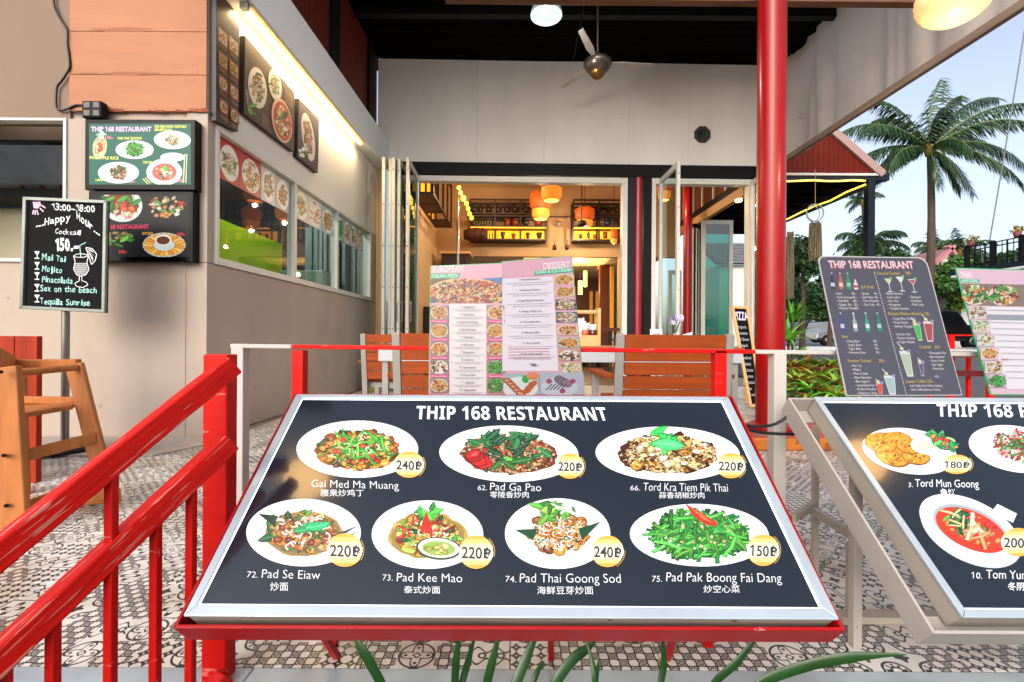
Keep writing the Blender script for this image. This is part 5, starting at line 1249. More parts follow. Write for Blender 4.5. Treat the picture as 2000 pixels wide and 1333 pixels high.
b = MB(); b.tube([(-4, .78, 3.36), (-1.45, .78, 3.35), (2.5, .92, 3.35), (5, .95, 3.36)], .006, 6); tag(b.build('lamp_cable', m_black, None), 'black cable above the menu boxes from which the globe lamps hang', 'cable')
# fan at rest
p = P(1167, 128, 5.5); t = thing('ceiling_fan', 'ceiling fan with a round bronze motor on a long rod before the white facade', 'fan', p)
m_brz = mat('bronze_motor', '#6b625c', .3, metal=.8, noise=(20, .2))
MB().lathe([(0, -.15), (.05, -.15), (.08, -.12), (.09, -.09)], p, 24).build('cap', mat('brass_cap', '#8a6a3a', .3, metal=.9), t)
MB().lathe([(.09, -.09), (.135, -.06), (.165, -.01), (.168, .03), (.14, .06), (.08, .08), (.03, .11), (.02, .16)], p, 28).build('motor', m_brz, t)
MB().tube([p+Vector((0, 0, .14)), Vector((p.x, p.y, 5.3))], .012, 8).build('rod', m_brz, t)
for k in range(3):
    a = math.radians(4+120*k); d = Vector((math.cos(a), math.sin(a), 0)); s_ = Vector((-d.y, d.x, .12)).normalized()
    b = MB(); c0 = p+Vector((0, 0, .03)); b.slab([c0+d*.16-s_*.02, c0+d*.3-s_*.045, c0+d*.64-s_*.035, c0+d*.66+s_*.025, c0+d*.3+s_*.04, c0+d*.16+s_*.02], (0, 0, .005)); b.build('blade', mat('grey_blade', '#a59d97', .4), t)
b = MB(); b.bar(P(1143, 0, 5.9), P(1120, 116, 6.3), .014, .014); tag(b.build('stay_rod', m_black, None), 'thin dark diagonal stay rod left of the ceiling fan', 'rod')

# ---------------- chairs and tables on the terrace ----------------
m_slat = mat('oiled_hardwood_slat', '#8f3d0e', .6, spec=.2, streak=((1.5, 30, 30), .2), noise=(5, .15))
m_gsteel = mat('grey_painted_steel', '#8d8a86', .45, noise=(5, .12)); m_top = mat('table_wood', '#9a4a22', .4, streak=((2, 20, 20), .15))
def garden_chair(x, y, lab, w_=.6, face=1, m=m_slat):
    """back rest at y, seat away from the viewer when face is 1"""
    t = thing('garden_chair', lab, 'chair', (x, y, 0), 'slatted garden chairs round the terrace tables')
    h = w_/2; f = face; zt = .80
    for s in (-1, 1):
        part('leg', m_gsteel, t, lambda b: b.bar((x+s*(h-.02), y+f*.1, .002), (x+s*(h-.02), y+f*-.01, zt+.004), .042, .03, (0, 1, 0)), bevel=.003)
        part('leg', m_gsteel, t, lambda b: b.box(x+s*(h+.015)-.02, x+s*(h+.015)+.02, min(y+f*.5, y+f*.54), max(y+f*.5, y+f*.54), .002, .56), bevel=.003)
        part('armrest', m, t, lambda b: b.box(x+s*(h+.02)-.032, x+s*(h+.02)+.032, min(y+f*.08, y+f*.56), max(y+f*.08, y+f*.56), .562, .585), bevel=.004)
    for k in range(5):
        z1 = zt-k*.074; q_ = f*(-.008+.1*(zt-z1)/.8)
        part('back_slat', m, t, lambda b: b.box(x-h+.045, x+h-.045, y+q_-.012, y+q_+.01, z1-.068, z1), bevel=.003)
    for k in range(6):
        y0 = y+f*(.1+k*.072)
        part('seat_slat', m, t, lambda b: b.box(x-h+.02, x+h-.02, min(y0, y0+f*.066), max(y0, y0+f*.066), .405, .427), bevel=.003)
    for z in (.36,): part('seat_frame', m_gsteel, t, lambda b: b.box(x-h+.002, x+h-.002, min(y+f*.09, y+f*.53), max(y+f*.09, y+f*.53), z, .402))
    return t
xr = P(1317, 700, 2.45).x; garden_chair(xr, 2.45, 'slatted brown garden chair seen from behind, nearest the red column', .62)
xl = P(881, 700, 2.45).x; garden_chair(xl, 2.45, 'slatted brown garden chair behind the open pizza menu', .62)
garden_chair(P(765, 700, 3.75).x, 3.75, 'slatted brown chair by the folded doors, left of the pizza menu', .5)
garden_chair(P(1345, 640, 6.1).x, 6.1, 'dark slatted chair in front of the open glass doors', .55, -1)
def table(x0, x1, y0, y1, lab):
    t = thing('terrace_table', lab, 'table', ((x0+x1)/2, (y0+y1)/2, 0)); n = 6; wv = (y1-y0)/n
    for k in range(n): part('top_slat', m_top, t, lambda b: b.box(x0, x1, y0+k*wv+.003, y0+(k+1)*wv-.003, .70, .722), bevel=.003)
    part('apron', mat('white_grey_apron', '#a9acb2', .4), t, lambda b: b.box(x0+.01, x1-.01, y0+.012, y0+.03, .62, .698))
    part('apron', m_gsteel, t, lambda b: b.box(x0+.01, x1-.01, y1-.03, y1-.012, .62, .698))
    for x in (x0+.03, x1-.07):
        for y in (y0+.031, y1-.071): part('leg', m_gsteel, t, lambda b: b.box(x, x+.04, y, y+.04, .002, .699), bevel=.002)
table(P(735, 700, 3.05).x, P(1010, 700, 3.05).x, 3.05, 3.66, 'brown topped terrace table hidden mostly by the pizza menu')
tx0, tx1 = P(1085, 700, 3.05).x, P(1455, 700, 3.05).x
table(tx0, tx1, 3.05, 3.7, 'brown topped terrace table holding the condiment tray')
# things on the table
m_pine = mat('pale_wood', '#d9a56a', .45, streak=((2, 20, 20), .1))
cx0 = P(1133, 660, 3.2).x; ct_ = thing('condiment_tray', 'pale wooden condiment caddy with a round handle on the terrace table', 'caddy', (cx0+.06, 3.25, .7225))
boxpart('front_board', m_pine, ct_, cx0-.08, cx0+.125, 3.2, 3.212, .723, .80, bevel=.002); boxpart('base', m_pine, ct_, cx0-.08, cx0+.125, 3.213, 3.37, .723, .735)
boxpart('end_board', m_pine, ct_, cx0+.1255, cx0+.145, 3.2, 3.37, .723, .99, bevel=.006); MB().tube([(cx0-.08, 3.28, .965), (cx0+.125, 3.28, .965)], .014, 12).build('handle', m_pine, ct_)
for i, (dx, c1, lb) in enumerate(((.045, '#d8501a', 'orange chilli sauce jar with a white lid in the caddy'), (.1, '#4a1420', 'dark red sauce jar with a white lid in the caddy'))):
    t = thing('sauce_jar', lb, 'jar', (cx0+dx, 3.26, .736)); MB().lathe([(0, 0), (.025, 0), (.026, .08), (.022, .115), (0, .116)], (cx0+dx, 3.26, .736), 14).build('jar_body', mat('jar_'+str(i), c1, .15, coat=.4), t)
    MB().lathe([(.0235, .1), (.0265, .101), (.0265, .14), (0, .141)], (cx0+dx, 3.26, .736), 14).build('lid', mat('white_lid', '#d8d8e0', .4), t)
b = MB(); rnd = random.Random(3); cN = P(1130, 640, 3.3)
for k in range(16):
    a = math.radians(-75+k*10.5); L_ = .155*rnd.uniform(.9, 1.05); d = Vector((math.sin(a), 0, math.cos(a))); s_ = Vector((d.z, .0, -d.x)); o_ = Vector((0, .01*(k % 3), 0)); b0 = Vector((cN.x-.04, 3.3, .79))+o_
    b.slab([b0, b0+d*L_*.8-s_*.02, b0+d*L_, b0+d*L_*.8+s_*.02], (0, .003, 0))
nf = thing('napkin_holder', 'fan of folded white paper napkins behind the pizza menu', 'napkins', (cN.x-.04, 3.3, .7225)); b.build('napkins', mat('white_paper', '#e4e4e6', .8), nf); MB().lathe([(0, 0), (.03, 0), (.035, .09), (0, .09)], (cN.x-.04, 3.3, .7225), 12).build('cup', mat('grey_cup', '#88827c', .4), nf)
p = P(1283, 650, 3.4); th_ = thing('table_card', 'small white table card standing on the terrace table', 'card', (p.x, 3.4, .7225)); b = MB(); b.slab([(p.x-.045, 3.4, .7225), (p.x+.045, 3.4, .7225), (p.x+.045, 3.42, .85), (p.x-.045, 3.42, .85)], (0, .004, 0)); b.build('card', mat('card_white', '#d4d8dc', .6), th_)
b = MB()
for k in range(4): b.slab([(p.x-.03, 3.3995+.0035*k, .745+k*.022), (p.x+.03, 3.3995+.0035*k, .745+k*.022), (p.x+.03, 3.401+.0035*k, .752+k*.022), (p.x-.03, 3.401+.0035*k, .752+k*.022)], (0, -.001, 0))
b.build('printed_lines', mat('grey_ink', '#7a7e88', .7), th_)
p = P(1318, 648, 3.5); fv = thing('flower_vase', 'small vase with white and purple flowers between folded napkins', 'vase', (p.x, 3.5, .7225))
MB().lathe([(0, 0), (.02, 0), (.024, .04), (.012, .08), (.014, .1)], (p.x, 3.5, .7225), 14).build('vase', mat('glass_vase', '#8aa09a', .15), fv)
b = MB(); g_ = MB()
for k in range(9):
    e = Vector((p.x+rnd.uniform(-.035, .05), 3.5+rnd.uniform(-.03, .03), .7225+rnd.uniform(.16, .24))); g_.tube([(p.x, 3.5, .80), e], .002, 5)
    for j in range(5): a = j*1.257; b.add([e, e+Vector((math.cos(a)*.018, -.01, math.sin(a)*.018)), e+Vector((math.cos(a+.7)*.02, -.006, math.sin(a+.7)*.02))], [(0, 1, 2)], rgb('#e0dcec' if k % 3 else '#8a6ac0'))
g_.build('stems', m_leaf, fv); b.build('blossoms', mat('petals', None, .6, vcol=True), fv)
b = MB(); b.slab([(p.x+.02, 3.45, .7225), (p.x+.09, 3.45, .7225), (p.x+.12, 3.47, .83), (p.x+.05, 3.47, .81)], (0, .004, 0)); tag(b.build('folded_napkin', mat('white_paper', '#e4e4e6', .8), None), 'white folded napkin leaning by the little flower vase', 'napkin')
# green stool and yellow block by the folded doors
p = P(757, 712, 4.4); gs_ = thing('green_stool', 'green plastic stool under the chair by the folded doors', 'stool', (p.x, 4.4, 0)); mg = mat('green_plastic', '#0f8a5c', .4)
b = MB(); b.slab([(p.x-.16, 4.25, .42), (p.x+.16, 4.25, .42), (p.x+.16, 4.55, .42), (p.x-.16, 4.55, .42)], (0, 0, .04)); b.build('seat', mg, gs_, bevel=.012)
for sx in (-1, 1):
    for sy in (-1, 1): part('leg', mg, gs_, lambda b: b.bar((p.x+sx*.18, 4.4+sy*.17, .002), (p.x+sx*.13, 4.4+sy*.12, .419), .035, .02), bevel=.003)
p = P(727, 740, 6.5); boxpart('x', mat('ochre_paint', '#b8861a', .6, noise=(5, .2)), None, p.x-.1, p.x+.13, 6.5, 6.75, .002, .3, bevel=.01).name = 'ochre_block'
tag(bpy.data.objects['ochre_block'], 'ochre painted block at the foot of the folded doors', 'block')
# A-frame pizza sign
za = 5.1; af = thing('pizza_sign', 'wooden framed A shaped chalkboard reading PIZZA beside the red column', 'sign', P(1470, 795, za))
q = [P(1427, 598, za+.22), P(1461, 600, za+.22), P(1490, 793, za), P(1463, 796, za)]
nn = (q[1]-q[0]).cross(q[3]-q[0]).normalized(); nn = -nn if nn.y > 0 else nn
mitre('frame', m_pine, af, q, inset(q, .03), nn*.02, .003)
b = MB(); b.slab([v+nn*.004 for v in inset(q, .004)], -nn*.008); b.build('board', mat('blackboard', '#0b0a0e', .7, spec=.12), af)
for px0, px1 in ((1440, 1440), (1457, 1468)): part('rear_leg', m_pine, af, lambda b: b.bar(P(px0+8, 640, za+.3), Vector((P(px1-2, 775, za+.55).x-.02, za+.62, .002)), .03, .02), bevel=.003)
s6 = Surf((q[0]+q[2])/2+nn*.005, nn); pr = Print(s6, .0006, 3e-6)
pr.text('PIZZA', (1436, 625), (1462, 626), (-3, -16), '#d8d4f0', bold=.02)
for k, s in enumerate(('Margherita', 'Hawaiian', '4 Cheese', 'Napoli', 'Special', 'Seafood', 'Salami', 'Calzone', 'Romana', 'Capricciosa', 'Ham', 'Tonno')):
    y = 642+k*12; x = 1441+k*2.1; pr.text(s, (x, y), (min(x+len(s)*2.2, 1458+k*2.4), y), (-1, -6), '#b8c4d4')
pr.mb.build('chalk_writing', mat('chalk', None, .9, vcol=True, noise=(90, .25)), af)
# ---------------- inside the restaurant ----------------
IL, IR, IZ = -1.80, 3.97, 11.0; ZCi = 4.36
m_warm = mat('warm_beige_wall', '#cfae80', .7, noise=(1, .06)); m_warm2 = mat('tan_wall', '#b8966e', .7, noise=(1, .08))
m_bwood = mat('brown_wood_panel', '#5e2c12', .45, streak=((8, 8, 1), .2)); m_iron = mat('brown_iron', '#2a1410', .5)
ib = thing('dining_hall', 'warm lit dining hall seen through the open restaurant front', 'room', (0, 9, 0))
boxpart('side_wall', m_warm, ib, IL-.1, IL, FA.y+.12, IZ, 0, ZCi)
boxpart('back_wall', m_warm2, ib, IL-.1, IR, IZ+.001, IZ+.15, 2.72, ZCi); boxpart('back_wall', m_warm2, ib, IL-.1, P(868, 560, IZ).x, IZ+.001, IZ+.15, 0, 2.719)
boxpart('pier', m_warm, ib, P(1208, 560, IZ).x, P(1262, 560, IZ).x, IZ+.001, IZ+.15, 0, 2.719)
boxpart('inner_ceiling', mat('amber_ceiling', '#d8b47a', .7), ib, IL-.1, IR, FA.y+.2, IZ+.2, ZCi+.001, ZCi+.1)
boxpart('inner_floor', mat('brown_floor_tiles', '#6a5444', .35, noise=(3, .2)), ib, IL, IR+.5, FA.y+.12, 17, -.04, .012)
# side glazing on the right: beam, mullions, upper wood
part('side_beam', mat('tan_beam', '#b08a60', .5, noise=(2, .1)), ib, lambda b: b.box(IR-.1, IR, FA.y+.25, 12.2, 3.2, 3.36), bevel=.003)
part('side_rail', m_black, ib, lambda b: b.box(IR-.08, IR-.01, FA.y+.25, 12.2, 3.362, 3.5))
part('upper_panel', m_bwood, ib, lambda b: b.box(IR-.02, IR+.02, FA.y+.25, 12.2, 3.502, ZCi))
for k in range(9): part('mullion', m_alu, ib, lambda b: b.box(IR-.06, IR-.021, 7.95+k*.52, 8.0+k*.52, 3.502, ZCi))
for y in (8.0, 11.6): 
    MB().lathe([(0, -.03), (.05, -.03), (.06, 0)], (IR-.05, y, 3.195), 12).build('downlight', mat('warm_spot', '#fff0d0', emit='#ffcf80', es=12), ib)
p = P(1343, 500, 9.2); t = thing('red_post', 'slim red round post inside behind the open glass door', 'post', (p.x, 9.2, .012)); MB().lathe([(.085, .013), (.085, ZCi)], (p.x, 9.2, 0), 24).build('shaft', m_red, t)
# second room behind
m_wood2 = mat('reddish_brown_panel', '#6a3214', .45, streak=((8, 8, 1), .2))
boxpart('rear_ceiling', m_warm, ib, IL-.1, IR, IZ+.16, 16.2, 2.9, 2.95)
boxpart('rear_wall', m_wood2, ib, IL-.1, IR, 16.2, 16.3, 0, 2.9)
c0 = P(1125, 545, 13.5).x; boxpart('ceiling_cove', mat('lit_cove', '#e8c878', .6, emit='#ffd27a', es=.8), ib, .3, P(1178, 520, 12.6).x, 11.6, 13.4, 2.88, 2.898)
boxpart('cove_edge', m_warm, ib, P(1178, 520, 12.6).x, P(1196, 520, 12.6).x, 11.3, 13.8, 2.78, 2.897)
p0, p1 = P(1172, 560, 12.5), P(1191, 560, 12.5); boxpart('brown_pier', m_wood2, ib, p0.x, p1.x, 12.5, 12.7, .013, 2.77)
p0, p1 = P(1192, 560, 12.3), P(1199, 560, 12.3); boxpart('curtain', mat('amber_curtain', '#d8a040', .7, emit='#d89030', es=.25), ib, p0.x, p1.x, 12.3, 12.35, .013, 2.7)
p0, p1 = P(1199.5, 560, 12.4), P(1211, 560, 12.4); boxpart('garden_window', mat('window_green', '#2f5a34', .2, noise=(6, .6)), ib, p0.x, p1.x, 12.4, 12.42, 1.0, 2.4)
for x0, x1 in ((1152, 1158), (1164, 1170)): a, c = P(x0, 560, 15.9), P(x1, 560, 15.9); boxpart('curtain', mat('amber_curtain', '#d8a040'), ib, a.x, c.x, 15.9, 15.95, .013, 2.4)
boxpart('dark_counter', m_iron, ib, IL+.01, P(862, 600, 9.5).x, 9.3, 9.9, .013, 1.4, bevel=.01)
boxpart('range_hood', m_iron, ib, P(866, 500, 10.6).x, P(915, 500, 10.6).x, 10.3, 10.9, P(0, 516, 10.6).z, P(0, 496, 10.6).z)
boxpart('hood_trim', m_pine, ib, P(866, 500, 10.6).x-.02, P(921, 500, 10.6).x, 10.25, 10.95, P(0, 495.5, 10.6).z, P(0, 491, 10.6).z)
for x, y in ((805, 577), (817, 574), (829, 572)):
    a = P(x, y, 10.95); f_ = thing('wall_picture', {805: 'leftmost', 817: 'middle', 829: 'rightmost'}[x]+' of three small framed pictures low on the dining hall wall', 'picture', a)
    boxpart('frame', m_iron, f_, a.x-.06, a.x+.06, 10.96, 10.998, a.z-.09, a.z+.09); boxpart('sheet', mat('cream_sheet', '#d8c8a0', .6), f_, a.x-.048, a.x+.048, 10.954, 10.9595, a.z-.075, a.z+.075)
MB().lathe([(.03, .013), (.03, ZCi)], (P(895, 400, 9.6).x, 9.6, 0), 12).build('steel_pole', mat('steel', '#9a9a98', .25, metal=1), None)
tag(bpy.data.objects['steel_pole'], 'thin shiny steel pole left of the lantern string', 'pole')
# hanging cage shelf on the left
cg = thing('hanging_cage_shelf', 'dark iron cage shelf hung along the left dining hall wall', 'shelf', (-1.5, 9, 3.3))
xo, xi = -1.70, -1.36; zb, zt_ = 3.22, 4.1
for x in (xo, xi):
    for z in (zb, zt_): part('rail', m_iron, cg, lambda b: b.box(x-.02, x+.02, 7.8, 10.2, z-.02, z+.02))
    for y in (7.8, 8.4, 9.0, 9.6, 10.18): part('upright', m_iron, cg, lambda b: b.box(x-.019, x+.019, y-.018, y+.018, zb+.021, zt_-.021))
for y in (7.8, 8.4, 9.0, 9.6, 10.18): part('cross_bar', m_iron, cg, lambda b: b.box(xo+.021, xi-.021, y-.018, y+.018, zb-.018, zb+.018))
for i, y in enumerate((7.83, 8.43, 9.63)): boxpart('shelf_board', mat('dark_brown_board', '#4a2412', .5), cg, xo+.022, xi-.022, y, y+.53, zb-.012, zb+.012)
boxpart('lit_back', mat('amber_glow_panel', '#ffb030', emit='#ff9a20', es=.9), cg, xo-.06, xo-.021, 8.45, 9.95, zb+.1, zt_-.1)
# low wall shelf
ws = thing('wall_shelf_frame', 'small brown iron frame shelf at the edge of the folded doors', 'shelf', P(812, 520, 8.6))
for (x, y), (x2, y2) in (((805, 481), (816, 487)), ((816, 487), (816, 545)), ((804, 545), (816, 544)), ((804, 512), (816, 516))): part('bar', m_iron, ws, lambda b: b.bar(P(x, y, 8.6), P(x2, y2, 8.8), .03, .03))
# back wall shelving with jars
m_glow = mat('amber_backlight', '#ffb430', emit='#ffa51c', es=1.5); m_jar = mat('dark_clay', '#2c1d1a', .4, noise=(12, .3)); m_jar2 = mat('red_clay', '#8a3018', .5)
ZS = 10.62
def jar(px, py_base, wpx, hpx, lab, m, prof=0, Z=10.8, g='jars on the back wall shelves', cat='jar', nm='clay_jar'):
    p = P(px, py_base, Z); r = wpx*Z/F/2; h = hpx*Z/F
    PR = {0: [(0, 0), (.55, 0), (.8, .18), (1, .45), (.9, .68), (.45, .8), (.4, .9), (.5, .95), (.45, 1), (0, 1)], 1: [(0, 0), (.6, 0), (.7, .2), (.95, .7), (1, .95), (.9, 1), (0, .96)], 2: [(0, 0), (.8, 0), (.8, .55), (.3, .72), (.26, 1), (0, 1)], 3: [(0, 0), (.9, 0), (.95, .5), (1, 1), (0, .98)]}[prof]
    o = MB().lathe([(a*r, b_*h) for a, b_ in PR], p, 14).build(nm, m, None); tag(o, lab, cat, g); return o
def shelf(x0, x1, lab, ups):
    t = thing('iron_shelf', lab, 'shelf', P((x0+x1)/2, 470, 10.8)); a, c = P(x0, 470, ZS), P(x1, 470, ZS)
    zz = {k: P(1000, k, ZS).z for k in (390, 397, 417, 422, 442.5, 468)}
    for k, z in zz.items():
        for y in (ZS, 10.96):
            part('rail', m_iron, t, lambda b: b.box(a.x, c.x, y, y+.03, z-.018, z+.018))
    for px in ups:
        x = P(px, 400, ZS).x
        for y in (ZS+.031, 10.93): part('upright', m_iron, t, lambda b: b.box(x-.02, x+.02, y-.0, y+.029, zz[468]+.019, zz[390]-.019))
    for k in (417, 442.5, 468): part('shelf_board', m_iron, t, lambda b: b.box(a.x+.001, c.x-.001, ZS+.062, 10.925, zz[k]-.0175, zz[k]+.002))
    part('lit_back', m_glow, t, lambda b: b.box(a.x+.02, c.x-.02, 10.992, 10.998, zz[468]+.03, zz[442.5]-.02))
    part('light_strip', m_glow, t, lambda b: b.box(a.x+.02, c.x-.02, ZS-.008, ZS-.001, zz[442.5]-.045, zz[442.5]-.018))
    return zz
shelf(917, 1068, 'long brown iron shelf with clay jars over an amber light', (918, 967, 1017, 1067)); shelf(1119, 1215, 'shorter iron shelf on the right with jars and a blue pot', (1120, 1171, 1214))
part('link', m_iron, None, lambda b: b.box(P(1068.5, 0, ZS).x, P(1118.5, 0, ZS).x, ZS, ZS+.03, P(0, 418.5, ZS).z, P(0, 416, ZS).z)).name = 'shelf_link_bar'
tag(bpy.data.objects['shelf_link_bar'], 'thin iron bar joining the two back wall shelves', 'bar')
ordn = ['first', 'second', 'third', 'fourth', 'fifth', 'sixth', 'seventh', 'eighth', 'ninth', 'tenth', 'eleventh', 'twelfth']
for i, x in enumerate((925, 938, 954, 972.5, 990, 1006, 1027, 1046)): jar(x, 416, 12, 15, ordn[i]+' dark round jar from the left on the top row of the long shelf', m_jar)
for i, x in enumerate((1140, 1156, 1170, 1188, 1205)): jar(x, 416, 11, 16 if i != 2 else 19, ordn[i]+' dark jar from the left on the top row of the shorter shelf', m_jar)
m_bot = mat('green_bottle', '#1f3a24', .2)
for i in range(8): jar(924+i*5.3, 441, 4, 12, ordn[i]+' small green bottle from the left in the row on the long shelf', m_bot, 2, g='green bottles on the long shelf', cat='bottle', nm='bottle')
for i, x in enumerate((991, 1006, 1052)): jar(x, 441, 12 if i < 2 else 17, 12, ['left', 'middle', 'right wide'][i]+' reddish clay pot on the middle row of the long shelf', m_jar2, 3)
jar(1027, 441, 13, 13, 'round dark plate like pot on the middle row of the long shelf', m_jar); jar(1187, 441, 15, 12, 'blue glazed pot on the middle row of the shorter shelf', mat('blue_glaze', '#14324a', .2))
for i, (x, w_, h_, pf) in enumerate(((956, 2.5, 14, 2), (962, 2.5, 14, 2), (982, 9, 12, 1), (1003, 9, 9, 1), (1031, 8, 11, 1), (1053, 11, 11, 1))): jar(x, 466, w_, h_, ['thin left bottle', 'thin right bottle', 'first dark cup', 'low red cup', 'second tall cup', 'widest cup'][i]+' silhouetted by the amber light of the long shelf', m_jar2 if i == 3 else m_jar, pf)
for i, (x, w_, h_, pf) in enumerate(((1134, 6, 8, 3), (1149, 6, 13, 0), (1162, 8, 7, 3), (1182, 9, 12, 3))): jar(x, 466, w_, h_, ['small dark cup', 'stemmed dark vase', 'little red box', 'square brown box'][i]+' silhouetted by the amber light of the shorter shelf', m_jar2 if i > 1 else m_jar, pf)
p = P(930, 459, 10.5); bk = thing('wicker_barrel', 'dark red woven barrel lying at the left end of the long shelf', 'barrel', p); MB().lathe([(0, -.28), (.1, -.28), (.15, -.15), (.16, 0), (.15, .15), (.11, .26), (0, .26)], p, 16, axis='x').build('body', mat('dark_wicker', '#4a1a10', .7, noise=(40, .4), bump=(40, .8)), bk)
for dx in (-.15, 0, .15): MB().lathe([(.162, -.012), (.17, 0), (.162, .012)], p+Vector((dx, 0, 0)), 16, axis='x').build('hoop', m_iron, bk)
p = P(1091, 438, 10.9); o = MB().lathe([(0, -.07), (.05, -.05), (.08, 0)], p, 14, axis='y').build('dome_camera', mat('grey_dome', '#8a7a6a', .3), None); tag(o, 'small grey dome camera on the wall between the two shelves', 'camera')
for x in (1083, 1107.5):
    p = P(x, 484, 10.6); t = thing('spot_lamp', ('left' if x < 1090 else 'right')+' small dark spot lamp hanging under the gap between shelves', 'lamp', p); MB().lathe([(0, .07), (.04, .05), (.05, -.05), (0, -.05)], p, 10).build('head', m_iron, t); MB().tube([p+Vector((0, 0, .06)), P(x+1, 469, 10.6)], .008, 6).build('stem', m_iron, t)
# rattan pendants
m_rat = mat('lit_rattan', '#b8541c', .6, emit='#ff5c10', es=.3, noise=(26, .4), bump=(60, .6)); m_ratl = mat('lit_rattan_lower', '#e89a3a', .6, emit='#ff8a24', es=.6, noise=(26, .35)); m_wb = mat('warm_bulb', '#ffffff', emit='#ffd690', es=14)
def rattan(px, yt, yb, wpx, Z, lab, e=38, low=.8):
    c = P(px, yb, Z); r = wpx*Z/F/2; h = (yb-yt)*Z/F; t = thing('rattan_pendant', lab, 'lamp', c, 'rattan pendant lamps in the dining hall')
    MB().lathe([(r*.72, h), (r*.97, h*.92), (r, h*.7), (r*.98, h*.5), (r*.8, h*.36)], c, 28).build('upper_shade', m_rat, t)
    MB().lathe([(r*.8, h*.355), (r*.8, h*.12), (r*.6, .0)], c, 28).build('lower_shade', m_ratl, t)
    MB().lathe([(r*.82, h*.34), (r*.84, h*.355), (r*.82, h*.37)], c, 28).build('hoop', m_iron, t); MB().lathe([(r*.6, -.008), (r*.63, .0), (r*.6, .008)], c, 28).build('hoop', m_iron, t)
    bc = c+Vector((0, -r*1.02, h*.62)); MB().lathe([(0, -.035), (.03, -.02), (.035, 0), (.03, .02), (0, .035)], c+Vector((0, 0, h*.1)), 12).build('bulb', m_wb, t)
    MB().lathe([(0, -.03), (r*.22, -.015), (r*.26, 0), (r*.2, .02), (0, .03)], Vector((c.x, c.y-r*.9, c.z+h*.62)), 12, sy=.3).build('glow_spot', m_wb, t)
    MB().tube([c+Vector((0, 0, h)), Vector((c.x, c.y, ZCi))], .006, 5).build('cord', m_iron, t); lamp_point(t, c-Vector((0, 0, .08)), e, (1, .74, .46), .04)
rattan(1077, 322, 392, 50, 9.0, 'topmost orange rattan pendant lamp, cut by the door head'); rattan(1056, 376, 428, 43, 9.8, 'middle orange rattan pendant overlapping the long shelf'); rattan(1142, 407, 444, 38, 10.2, 'right orange rattan pendant in front of the shorter shelf')
rattan(1199, 450, 476, 15, 10.3, 'smallest rattan lamp at the right end of the shorter shelf', 6); rattan(1298, 345, 391, 30, 9.0, 'rattan pendant lamp seen through the right hand open door', 20)
p = P(1136, 438, 9.4); t = thing('small_fan', 'small dark ceiling fan motor hanging before the shorter shelf', 'fan', p); MB().lathe([(0, -.07), (.07, -.05), (.11, 0), (.08, .06), (.02, .08)], p, 16).build('motor', m_iron, t); MB().tube([p+Vector((0, 0, .07)), Vector((p.x, p.y, ZCi))], .012, 6).build('rod', m_iron, t)
# string of paper lanterns
sp_ = [(891, 355), (896, 367), (899.5, 377), (905, 388), (911, 398), (914, 408), (917, 418), (921, 426)]
ls = thing('lantern_string', 'string of little glowing yellow paper lanterns receding beside the steel pole', 'string lights', P(891, 355, 8.8)); pts = []
for i, (x, y) in enumerate(sp_):
    Z = 8.8+i*.26; p = P(x, y, Z); r = (4.2 if i != 3 else 5.5)*Z/F; pts.append(p+Vector((0, 0, r)))
    MB().lathe([(0, -r*1.2), (r*.8, -r*.8), (r, 0), (r*.8, r*.8), (0, r*1.2)], p, 12).build('lantern', mat('yellow_paper_lantern', '#ffe27a', emit='#ffd040', es=1.6), ls)
MB().tube(pts, .006, 5).build('wire', m_iron, ls)
for x, y, h_ in ((1133, 575, 26), (1143, 560, 30)):
    p = P(x, y, 13); r = 4*13/F; hh = h_*13/F; t = thing('tube_lantern', ('left' if x < 1140 else 'right taller')+' glowing yellow cylinder lantern hanging in the rear room', 'lamp', p)
    MB().lathe([(0, 0), (r, 0), (r, hh), (0, hh)], p, 14, smooth=False).build('shade', mat('yellow_paper_lantern', '#ffe27a'), t); MB().tube([p+Vector((0, 0, hh)), Vector((p.x, p.y, 2.88))], .006, 5).build('cord', m_iron, t)
    lamp_point(t, p-Vector((0, 0, .05)), 10, (1, .7, .35))
lamp_point(ib, (1.8, 12.6, 2.5), 44, (1, .76, .48), .05); lamp_point(ib, (-.6, 9.0, 3.7), 42, (1, .75, .46), .05)
# dining table and chairs glimpsed inside
def dining(px, Z, lab, n=1):
    x = P(px, 640, Z).x; t = thing('dining_set_table', lab, 'table', (x, Z, .012)); boxpart('top', m_bwood, t, x-.45, x+.45, Z, Z+.7, .74, .77, bevel=.005)
    for sx in (-.4, .36):
        for sy in (.02, .64): boxpart('leg', m_bwood, t, x+sx, x+sx+.04, Z+sy, Z+sy+.04, .013, .739)
dining(1195, 10.2, 'brown dining table inside near the beige pier'); dining(1175, 12.9, 'farther brown dining table inside the rear room')
for i, (px, Z) in enumerate(((1178, 9.7), (1206, 9.8), (1160, 12.4))):
    x = P(px, 640, Z).x; t = thing('dining_chair', ['dark dining chair inside, left of the beige pier', 'dark dining chair inside, against the beige pier', 'dark dining chair far back in the rear room'][i], 'chair', (x, Z, .012))
    boxpart('seat', m_bwood, t, x-.2, x+.2, Z, Z+.4, .44, .47)
    for k in range(4): boxpart('back_spindle', m_iron, t, x-.19+k*.115, x-.155+k*.115, Z-.02, Z+.01, .471, .93)
    boxpart('back_rail', m_bwood, t, x-.2, x+.2, Z-.025, Z+.015, .931, 1.0)
    for sx in (-.19, .16):
        for sy in (.0, .36): boxpart('leg', m_iron, t, x+sx, x+sx+.03, Z+sy, Z+sy+.03, .013, .439)
